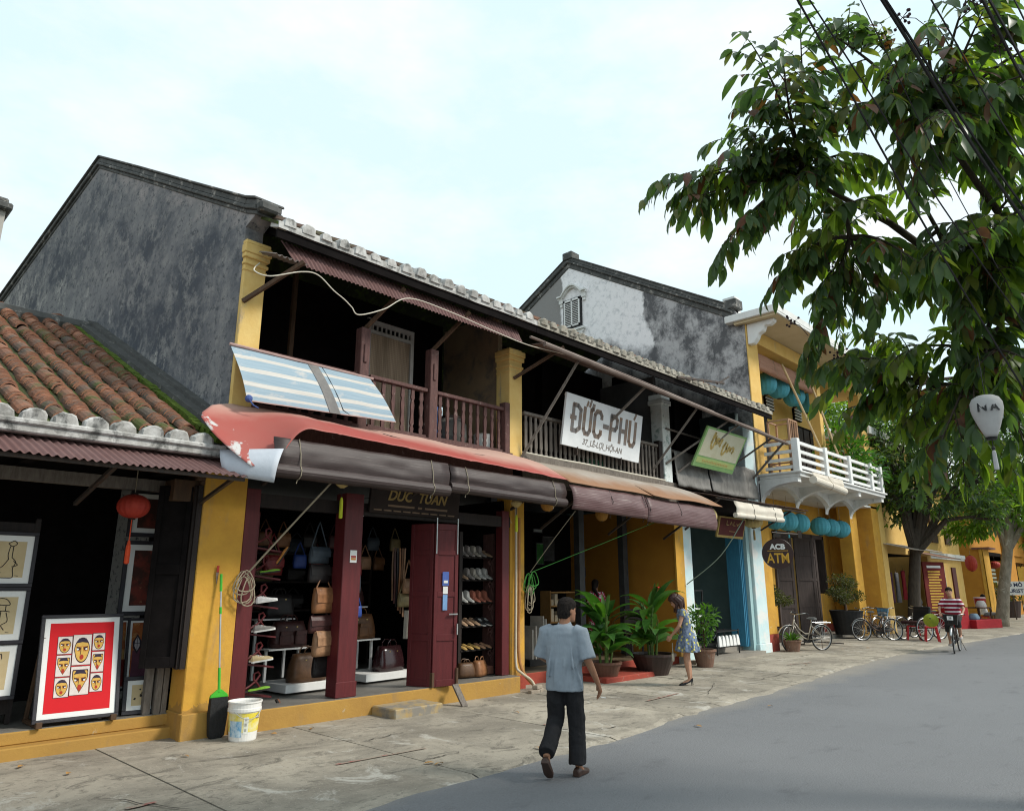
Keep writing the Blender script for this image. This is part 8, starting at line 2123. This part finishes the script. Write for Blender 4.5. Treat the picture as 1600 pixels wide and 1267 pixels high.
remesh(b.build('body', SKIN, w2, world=False), .009, 3); face_parts(w2, M2, .95); hair_cap(w2, M2, HAIR, .98)
b = MB(); b.tube([M2 @ Vector((0, -.08, .02)), M2 @ Vector((0, -.11, -.10)), V(0, -.12, 1.25)], [.05, .055, .02], 8); remesh(b.build('long_hair', HAIR, w2, world=False), .01, 3)
def mat_pink():
    m, nt, p, out = newmat('pink cloth with white blots')
    f = noise(nt, 9, 3, .5, pos=False, dist=1.2)
    z = nt.nodes.new('ShaderNodeTexCoord'); sp = nt.nodes.new('ShaderNodeSeparateXYZ'); nt.links.new(z.outputs['Object'], sp.inputs[0])
    c = mixc(nt, ramp(nt, sp.outputs['Z'], 1.00, 1.03), (0.48, 0.03, 0.09), (0.62, 0.27, 0.32))
    c = mixc(nt, ramp(nt, f, .54, .57), c, (0.74, 0.70, 0.69)); c = mixc(nt, ramp(nt, noise(nt, 13, 2, .5, pos=False), .66, .68), c, (0.18, 0.03, 0.04))
    finish(nt, p, c, .8, 0, .2, .15, 16, pos=False); return m
b = MB(); b.loft([ell((0, 0, z), rx, ry, n=22) for z, rx, ry in ((.50, .20, .16), (.8, .19, .15), (.95, .165, .13), (1.08, .15, .12), (1.22, .18, .125), (1.33, .165, .09), (1.37, .09, .06))])
for sx in (-1, 1): b.tube([(sx * .12, 0, 1.33), (sx * .17, 0, 1.32), (sx * .21, -.015, 1.12)], [.065, .065, .06], 10)
remesh(b.build('dress', mat_pink(), w2, world=False), .012, 4)
b = MB(); foot(b, (-.08, -.06, 0), (-.08, .17, 0)); b.build('shoe', HEEL, w2, world=False); b = MB(); foot(b, (.08, -.06, 0), (.08, .17, 0)); b.build('shoe', HEEL, w2, world=False)

# ---- rider on a bicycle coming towards the camera
RD = V(22.85, 5.42, .003); RZ = R(186)
bk = bicycle('dark bicycle with front basket and number plate ridden towards the camera', tuple(RD), RZ, DKF, None, -.03, basket=BLACK, steer=.1)
b = MB(); b.box(.692, .70, -.07, .07, .84, .94); b.build('number_plate', WHITE, bk, world=False); 
lettering('38', .07, BLACK, bk, (.703, 0, .89), (R(90), 0, R(90)), name='plate_digits')
rid = thing('person', 'rider in maroon and white striped shirt and dark shorts on the moving bicycle', 'person', tuple(RD), RZ - R(90))
# local: +y is ahead
b = MB()
M3 = head_into(b, V(0, .02, 1.56), R(6), R(0), .98)
limb(b, [(0, -.10, 1.30), (0, -.06, 1.38), (0, .0, 1.48)], [.07, .055, .052]); limb(b, [(0, -.22, .92), (0, -.17, 1.1), (0, -.11, 1.30)], [.12, .11, .12], 12)
for sx in (-1, 1):
    S, E_, W_2 = V(sx * .19, -.10, 1.32), V(sx * .29, .02, 1.10), V(sx * .26, .16, 1.0)
    limb(b, [(sx * .05, -.1, 1.33), S, E_, W_2], [.06, .05, .038, .026]); hand_into(b, W_2, V(-sx * .15, .6, -.2), V(0, -.1, -.8), .15, -sx, .5)
    H = V(sx * .09, -.22, .90); K = V(sx * .12, .14, .66 if sx > 0 else .78); A = V(sx * .13, .02 if sx > 0 else -.02, .26 if sx > 0 else .44)
    limb(b, [H, K, K.lerp(A, .4), A], [.09, .06, .056, .035]); limb(b, [A, A + V(0, .05, -.05), A + V(0, .13, -.07)], [.035, .03, .024])
remesh(b.build('body', SKINL, rid, world=False), .009, 3); face_parts(rid, M3, .98); hair_cap(rid, M3, HAIR, 1.0, -.05)
def mat_stripe():
    m, nt, p, out = newmat('maroon knit with white stripes')
    z = nt.nodes.new('ShaderNodeTexCoord'); sp = nt.nodes.new('ShaderNodeSeparateXYZ'); nt.links.new(z.outputs['Object'], sp.inputs[0])
    w = mth(nt, 'FRACT', mth(nt, 'MULTIPLY', sp.outputs['Z'], 9.5)); f = ramp(nt, w, .60, .64)
    top = ramp(nt, sp.outputs['Z'], 1.30, 1.31, (1, 1, 1, 1), (0, 0, 0, 1))
    c = mixc(nt, mth(nt, 'MULTIPLY', f, top), (0.22, 0.012, 0.030), (0.66, 0.60, 0.62))
    finish(nt, p, c, .85, 0, .2, .2, 16, pos=False); return m
b = MB(); b.loft([ell((0, oy, z), rx, ry, n=22) for z, rx, ry, oy in ((.84, .20, .16, -.2), (.95, .19, .15, -.19), (1.10, .19, .145, -.16), (1.24, .21, .13, -.12), (1.34, .18, .10, -.10), (1.39, .08, .07, -.07))])
for sx in (-1, 1): b.tube([(sx * .13, -.1, 1.33), (sx * .19, -.10, 1.31), (sx * .26, -.02, 1.16)], [.075, .075, .078], 10)
remesh(b.build('shirt', mat_stripe(), rid, world=False), .012, 4)
b = MB(); b.loft([ell((0, -.22, z), rx, ry, n=18) for z, rx, ry in ((.98, .165, .13), (.90, .18, .14), (.82, .17, .13))])
for sx in (-1, 1): K = V(sx * .12, .14, .66 if sx > 0 else .78); b.tube([(sx * .09, -.22, .88), V(sx * .105, -.03, .80 if sx > 0 else .85), K + V(0, .02, -.02), K + V(0, -.01, -.14)], [.11, .098, .082, .085], 12)
remesh(b.build('shorts', pm('dark shorts cloth', (0.028, 0.026, 0.026), (0.018, 0.017, 0.017), 9, rough=.9, pos=False), rid, world=False), .012, 4)
for sx in (-1, 1):
    A = V(sx * .13, .02 if sx > 0 else -.02, .26 if sx > 0 else .44); b = MB(); foot(b, A + V(0, -.06, -.095), A + V(0, .18, -.10)); b.build('shoe', pm('grey trainer', (0.42, 0.40, 0.38), None, 9), rid, world=False)
t = thing('straw_hat', 'yellow green conical hat held beside the bicycle basket', 'hat', RD + V(-.15, .50, .80))
b = MB(); b.lathe([(.19, 0), (.02, .16)], 20, cap=False); b.build('cone', pm('yellow green straw', (0.32, 0.36, 0.03), (0.24, 0.28, 0.03), 12), t, world=False); t.rotation_euler = (0, R(-70), R(10))
# ---- seated helper far away
se = thing('person', 'person in white top sitting behind the red stall', 'person', (39.4, 8.05, 0), R(200))
b = MB(); M4 = head_into(b, V(0, .05, 1.22), R(20), R(-20), 1.0); limb(b, [(0, 0, .98), (0, .02, 1.15)], [.06, .05]); limb(b, [(0, 0, .5), (0, 0, 1.0)], [.14, .13])
for sx in (-1, 1): limb(b, [(sx * .17, 0, .98), (sx * .22, .1, .75), (sx * .1, .3, .7)], [.05, .04, .03]); limb(b, [(sx * .1, 0, .45), (sx * .12, .4, .48), (sx * .12, .4, .05)], [.09, .06, .04])
remesh(b.build('body', SKIN, se, world=False), .015, 3); face_parts(se, M4); hair_cap(se, M4, HAIR, 1.02)
b = MB(); b.loft([ell((0, 0, z), rx, ry) for z, rx, ry in ((.45, .2, .16), (.75, .18, .14), (.95, .2, .12), (1.03, .1, .07))])
for sx in (-1, 1): b.tube([(sx * .13, 0, .97), (sx * .21, .07, .8)], .07, 8)
remesh(b.build('shirt', pm('white shirt cloth', (0.66, 0.64, 0.63), None, 8), se, world=False), .015, 3)
b = MB()
for sx in (-1, 1): b.tube([(sx * .1, -.02, .45), (sx * .12, .42, .49), (sx * .12, .41, .12)], [.12, .09, .075], 9)
remesh(b.build('trousers', pm('grey trouser cloth', (0.16, 0.15, 0.15), None, 8), se, world=False), .015, 3)
t = thing('plastic_stool', 'low stool under the person in the white top', 'stool', (39.4, 8.05, 0))
b = MB(); b.box(-.2, .2, -.2, .2, .34, .38); b.build('seat', RPL, t, world=False)
for x in (-.17, .17):
    for y in (-.17, .17):
        b = MB(); b.bar((x, y, 0), (x, y, .35), .04); b.build('leg', RPL, t, world=False)
# ================================================================== trees
LFM = [leafmat('dark tree leaf', (0.052, 0.092, 0.044), (0.072, 0.112, 0.044), .42, .42), leafmat('olive tree leaf', (0.120, 0.130, 0.036), (0.088, 0.100, 0.032), .45, .45), leafmat('backlit tree leaf', (0.150, 0.205, 0.030), (0.105, 0.160, 0.026), .50, .42), leafmat('rusty tree leaf', (0.15, 0.055, 0.03), (0.10, 0.045, 0.025), .3, .5)]  # third tone has backlight put into the leaf colour
BARK = pm('grey brown bark', (0.085, 0.068, 0.052), (0.045, 0.036, 0.028), 7, stretch=(3, 3, .6), bump=.7, bscale=26, rough=.95)
BARKP = pm('pale blotched bark', (0.30, 0.26, 0.20), (0.17, 0.14, 0.10), 4, stretch=(2, 2, .8), bump=.4, bscale=22, rough=.95, c3=(0.42, 0.40, 0.34), s3=5, q0=.58, q1=.66)

def leaf_variants(seed, L):
    rs = random.Random(seed); out = []
    for m in LFM:
        row = []
        for k in range(3):
            b = MB(); blade(b, (0, 0, 0), (0, 1, .05), L, L * rs.uniform(.34, .42), rs.uniform(.25, .8), 0, 4, 0, rs.uniform(.12, .3)); row.append(b.mesh('leaf', m, smooth=True))
        out.append(row)
    return out
def near_tree():
    rs = random.Random(44)
    t = thing('leafy_tree', 'near roadside tree whose large leaved branches hang in at upper right', 'tree', (8.4, 0.2, 0))
    ENDS = [(4.75, 3.07, 5.12), (4.8, 2.83, 4.86), (4.98, 2.58, 4.37), (4.96, 2.63, 5.18), (5.17, 2.44, 5.57), (4.91, 2.13, 5.58), (4.77, 1.99, 6.14), (4.53, 1.67, 5.61), (5.21, 1.71, 6.38), (5.6, 2.35, 4.3), (5.87, 2.22, 4.59), (5.5, 2.43, 4.9), (6.28, 2.04, 5.06), (5.48, 1.54, 5.05), (4.88, 1.12, 5.02), (4.63, 0.76, 5.12), (5.16, 0.54, 5.47), (5.25, 0.4, 4.99), (4.74, 0.75, 4.61), (6.19, 1.31, 5.16), (6.2, 0.7, 4.9), (6.07, 1.73, 4.26), (6.53, 2.11, 4.21), (5.85, 2.15, 3.75), (6.2, 2.0, 3.62), (6.8, 2.09, 3.77), (5.58, 1.27, 4.11), (5.44, 0.99, 4.06), (6.35, 1.13, 3.88), (6.13, 0.81, 4.04), (6.89, 1.79, 3.73), (7.16, 2.03, 3.5), (7.2, 2.2, 3.4), (6.85, 1.63, 3.21), (6.38, 1.39, 2.88), (6.4, 1.15, 3.15), (6.5, 1.3, 2.8), (7.14, 1.74, 2.85), (6.91, 0.89, 3.53), (6.84, 0.95, 2.88), (7.28, 1.12, 2.7), (6.58, 1.06, 3.49), (5.59, 1.73, 5.56), (5.43, 1.28, 5.95), (5.64, 0.58, 4.23), (5.95, 2.14, 5.16), (5.53, 2.28, 5.35)]
    ENDS += [(6.85, 1.0, 4.0), (6.9, 1.15, 3.75), (6.6, .85, 4.15), (7.1, .95, 3.6), (6.3, .6, 4.7), (6.7, .8, 4.6), (7.0, 1.2, 4.3), (6.1, .7, 5.3), (5.7, .45, 5.1), (5.3, .62, 5.75), (5.9, .9, 5.7), (5.0, 1.4, 5.75), (5.6, .3, 5.4), (5.7, .6, 4.75), (5.15, 1.0, 4.6), (5.9, 1.0, 4.4), (6.5, .75, 4.4), (6.6, 1.2, 4.25), (6.3, .55, 4.3), (6.9, .75, 4.0), (6.7, 1.75, 4.3), (6.3, 1.5, 3.6), (6.9, 1.3, 3.4), (6.4, .8, 3.4), (7.0, 1.9, 4.0), (6.9, 2.25, 3.6), (5.6, 1.6, 4.7), (5.3, 1.9, 4.9), (5.3, 1.3, 5.3), (6.6, .3, 5.6), (7.4, -.6, 5.9), (8.6, -1.2, 5.6), (9.6, -.4, 5.2), (9.4, .9, 5.0), (8.4, 1.4, 4.8), (7.6, .5, 6.4), (8.6, .2, 6.6), (9.8, -1.4, 4.4), (7.0, -1.3, 5.0), (8.0, 1.2, 3.6)]
    TOP = V(8.15, .35, 2.9)
    b = MB(); b.tube([(8.45, .15, -.05), (8.42, .18, .25), (8.36, .22, 1.2), (8.28, .28, 2.1), TOP], [.26, .19, .165, .15, .14], 12); b.build('trunk', BARK, t, smooth=True)
    HUBS = [V(5.75, 2.0, 5.15), V(5.9, 1.75, 4.55), V(5.6, .95, 5.05), V(6.6, 1.25, 4.7), V(6.9, 1.15, 3.6), V(7.1, 1.6, 3.5), V(6.4, 1.0, 4.3), V(7.7, .1, 5.2), V(8.7, .1, 5.0)]
    limbs = MB(); tw = MB()
    mids = []
    for h in HUBS:
        m1 = TOP.lerp(h, .45) + V(rs.uniform(-.1, .1), rs.uniform(-.1, .1), .35 * (1 if h.z > 3.8 else .2))
        limbs.tube([TOP + V(0, 0, -.1), TOP.lerp(m1, .5) + V(0, 0, .06), m1, m1.lerp(h, .55) + V(rs.uniform(-.06, .06), rs.uniform(-.06, .06), .05), h], [.07, .05, .038, .028, .018], 8)
    lv = []                                    # (base, direction, size, kind)
    C = V(0, 0, 1.72)
    def twig(p, d, L, n, light):
        pts = [p]; dd = d.normalized(); st = L / 5
        for i in range(5):
            pts.append(pts[-1] + dd * st); dd = (dd + V(0, 0, -.16)).normalized()
        tw.tube(pts, [.006, .005, .0045, .004, .003, .002], 4, cap=False)
        sd = dd.cross(V(0, 0, 1)); sd = sd.normalized() if sd.length > .1 else V(1, 0, 0)
        for k in range(n):
            f = .12 + .88 * k / max(1, n - 1); q = f * 5; i = min(int(q), 4); pp = pts[i].lerp(pts[i + 1], q - i)
            axis = (pts[i + 1] - pts[i]).normalized()
            out = sd * (1 if k % 2 else -1)
            dr = out * rs.uniform(.35, .9) + axis * rs.uniform(.35, .9) + V(0, 0, -rs.uniform(.35, 1.05))
            r_ = rs.random()
            kind = (2 if r_ < .55 else (1 if r_ < .75 else 0)) if light else (0 if r_ < .68 else (1 if r_ < .90 else (2 if r_ < .94 else 3)))
            lv.append((pp, dr.normalized(), rs.uniform(.55, 1.25), kind))
        dr = dd + V(0, 0, -.4); lv.append((pts[-1], dr.normalized(), rs.uniform(.8, 1.1), 2 if light else 0))
    for ei, e in enumerate(ENDS):
        e = V(*e); h = min(HUBS, key=lambda q: (q - e).length)
        if ei < 12: e = e.lerp(h, .24)
        m = h.lerp(e, .5) + V(rs.uniform(-.08, .08), rs.uniform(-.08, .08), .14)
        path = []
        for i in range(13):
            u = i / 12; path.append(h * (1 - u) ** 2 + m * 2 * u * (1 - u) + e * u * u)
        limbs.tube(path, [.020 * (1 - .72 * i / 12) for i in range(13)], 6)
        light = rs.random() < (.55 if (e.x > 5.3 and e.y < 1.7) else (.3 if e.x > 5.3 else .08))  # more bright leaves on the right side: lit-through look put into colour
        Lp = (e - h).length
        nt_ = max(9, int(Lp / .072))
        for k in range(nt_):
            u = .18 + .82 * k / (nt_ - 1); q = u * 12; i = min(int(q), 11); p = path[i].lerp(path[i + 1], q - i)
            ax = (path[i + 1] - path[i]).normalized(); sd = ax.cross(V(0, 0, 1))
            sd = sd.normalized() if sd.length > .1 else V(1, 0, 0)
            d = ax * rs.uniform(.2, .9) + sd * rs.choice((-1, 1)) * rs.uniform(.3, 1) + V(0, 0, rs.uniform(-.45, .35))
            twig(p, d, rs.uniform(.20, .36), rs.randint(6, 9), light or rs.random() < .06)
        twig(e, (path[-1] - path[-2]), .34, 9, light)
    limbs.build('limbs', BARK, t, smooth=True)
    o = tw.build('twigs', BARK, t); o['kind'] = 'stuff'
    var = leaf_variants(5, .185)
    org = origin_of(t)
    cdir = Vector((math.cos(R(HEAD)) * math.cos(R(TILT)), math.sin(R(HEAD)) * math.cos(R(TILT)), math.sin(R(TILT))))
    rt_ = Vector((math.sin(R(HEAD)), -math.cos(R(HEAD)), 0)); up_ = rt_.cross(cdir)
    def inview(p):
        v = p - C; z = v.dot(cdir)
        return z > .5 and abs(v.dot(rt_)) / z < .70 and abs(v.dot(up_)) / z < .55
    seen = sorted([i for i in range(len(lv)) if inview(lv[i][0])], key=lambda i: (lv[i][0] - C).length / lv[i][2])
    front = set(seen[:290])
    mbs = MB()
    for i, (p, d, s, kind) in enumerate(lv):
        sd = d.cross(V(rs.uniform(-.5, .5), rs.uniform(-.5, .5), 1)).normalized(); u = sd.cross(d)
        M_ = Matrix(((sd.x, d.x, u.x, 0), (sd.y, d.y, u.y, 0), (sd.z, d.z, u.z, 0), (0, 0, 0, 1)))
        M_ = Matrix.Translation(p) @ M_ @ Matrix.Scale(s, 4)
        me = rs.choice(var[kind])
        if i in front:
            o = link('leaf', me, t); o.matrix_local = Matrix.Translation(-org) @ M_
        else:
            mbs.add([M_ @ v.co for v in me.vertices], [tuple(f.vertices) for f in me.polygons], kind)
    o = mbs.build('foliage', LFM, t, smooth=True); o['kind'] = 'stuff'
    fb = MB()
    for e in ENDS[12:25]:
        if rs.random() < .75:
            p0 = V(*e) + V(rs.uniform(-.1, .1), rs.uniform(-.1, .1), rs.uniform(0, .15))
            q = p0 + V(rs.uniform(-.14, .05), rs.uniform(-.05, .14), rs.uniform(-.05, .16)); fb.tube([p0, p0.lerp(q, .5) + V(0, 0, .04), q], .003, 4)
            for k in range(9):
                z_ = q + V(rs.uniform(-.06, .06), rs.uniform(-.06, .06), rs.uniform(-.06, .06)); fb.tube([q, z_], .002, 3); fb.ball(z_, .011, nu=6, nv=4)
    o = fb.build('fruit_clusters', pm('brown purple fruit', (0.05, 0.028, 0.035), None, 20), t); o['kind'] = 'stuff'
    return t
near_tree()

def leafy(name, label, base, trunk_pts, radii, blobs, n, L, mats, seed, bark=BARK, group=None):
    rs = random.Random(seed)
    t = thing(name, label, 'tree', base, 0, group)
    b = MB(); b.tube(trunk_pts, radii, 10); b.build('trunk', bark, t, smooth=True)
    top = V(*trunk_pts[-1]); lb = MB()
    mb = MB(); tot = sum(r[3] * r[3] for r in blobs)
    for (x, y, z, r, sq) in blobs:
        c = V(x, y, z)
        lb.tube([V(*trunk_pts[-2]), top.lerp(c, .4) + V(0, 0, .1), c], [radii[-1], radii[-1] * .6, .02], 6)
        for k in range(4):
            u = V(rs.gauss(0, 1), rs.gauss(0, 1), rs.gauss(0, 1)).normalized() * r * .8; u.z *= sq
            lb.tube([top.lerp(c, .7), c + u * .5, c + u], [.035, .022, .008], 5)
        cl = [V(rs.gauss(0, 1), rs.gauss(0, 1), rs.gauss(0, 1)).normalized() * r * rs.random() ** .35 for _ in range(max(6, int(14 * r)))]
        m = int(n * r * r / tot)
        for i in range(m):
            u = rs.choice(cl) + V(rs.gauss(0, 1), rs.gauss(0, 1), rs.gauss(0, 1)) * r * .15
            u.z *= sq
            d = V(rs.uniform(-1, 1), rs.uniform(-1, 1), rs.uniform(-.9, .35)) + u * (.8 / r)
            blade(mb, c + u, d, L * rs.uniform(.7, 1.25), L * .42, .8, rs.uniform(-.8, .8), 2, 0 if rs.random() < .6 else rs.randrange(len(mats)))
    lb.build('limbs', bark, t)
    o = mb.build('foliage', mats, t); o['kind'] = 'stuff'
    return t
YG = leafmat('yellow green tree leaf', (0.13, 0.22, 0.02), (0.085, 0.17, 0.02), .4, .45)
leafy('leaning_tree', 'dark barked leaning tree growing among the parked bicycles', (31.3, 8.75, 0), [(31.3, 8.78, -.05), (31.3, 8.74, .3), (31.32, 8.60, 1.6), (31.3, 8.40, 2.9), (31.2, 8.2, 3.9)], [.34, .25, .22, .20, .17],
      [(29.6, 9.0, 6.0, 1.5, .8), (30.6, 8.7, 6.7, 1.7, .8), (31.2, 7.7, 7.4, 1.8, .8), (31.5, 6.6, 6.6, 1.7, .8), (31.0, 7.6, 5.3, 1.6, .7), (30.2, 8.6, 4.9, 1.2, .7), (31.8, 6.2, 5.0, 1.3, .7), (32.4, 5.4, 6.2, 1.6, .8), (31.6, 8.6, 7.9, 1.6, .8), (32.5, 7.0, 8.2, 1.6, .8), (30.6, 9.2, 7.6, 1.3, .8), (32.6, 4.8, 7.4, 1.5, .8), (31.4, 5.6, 4.3, .9, .7)], 9000, .27, [LFM[0], LFM[2], LFM[1], YG], 71)
leafy('slanting_tree', 'pale barked slanting tree beside the red stall with bright green crown', (38.2, 7.1, 0), [(38.25, 7.25, -.05), (38.2, 7.15, .3), (38.4, 6.95, 1.6), (38.5, 6.6, 3.2), (38.6, 6.3, 4.6)], [.34, .26, .23, .2, .15],
      [(38.6, 7.6, 4.9, 1.4, .6), (38.8, 6.6, 5.2, 1.5, .7), (39.2, 5.6, 5.0, 1.5, .7), (39.5, 6.4, 6.4, 1.6, .8), (39.4, 8.0, 4.3, 1.2, .55), (39.0, 5.2, 3.9, 1.0, .5), (40, 4.2, 5.6, 1.6, .8)], 5200, .30, [YG, LFM[2], YG, LFM[0]], 72, BARKP)
for lab, base, blobs, sd, mt in (('green tree crown rising behind the dress shop roof', (37.5, 13.0, 0), [(37.5, 13.0, 9.6, 2.2, .8), (38.5, 11.6, 9.0, 2.0, .8), (38, 12.4, 11, 1.8, .8), (39.5, 10.4, 8.6, 1.8, .8)], 81, [LFM[2], YG, LFM[0]]), ('tall street tree farther along at the right', (46, 5.8, 0), [(46, 6.4, 8, 2.4, .8), (46.5, 4.8, 8.6, 2.4, .8), (46, 5.6, 10.4, 2.2, .8), (47, 3.4, 7.4, 2.2, .8), (46, 7.4, 6.6, 1.6, .7)], 82, [LFM[0], LFM[2], YG]), ('dark street tree at the far end of the road', (62, 7.5, 0), [(62, 8.5, 6, 2.6, .8), (62, 6.5, 7, 3, .8), (63, 4.5, 6.5, 2.8, .8), (62, 9.6, 4.4, 1.6, .7)], 83, [LFM[0], LFM[1], LFM[2]])):
    x, y, z = base
    leafy('street_tree', lab, base, [(x, y, -.05), (x + .05, y, 2), (x, y + .1, 4.2), (x, y, 5.6)], [.3, .24, .2, .15], blobs, 4200, .34, mt, sd, BARK, 'trees farther along the street')
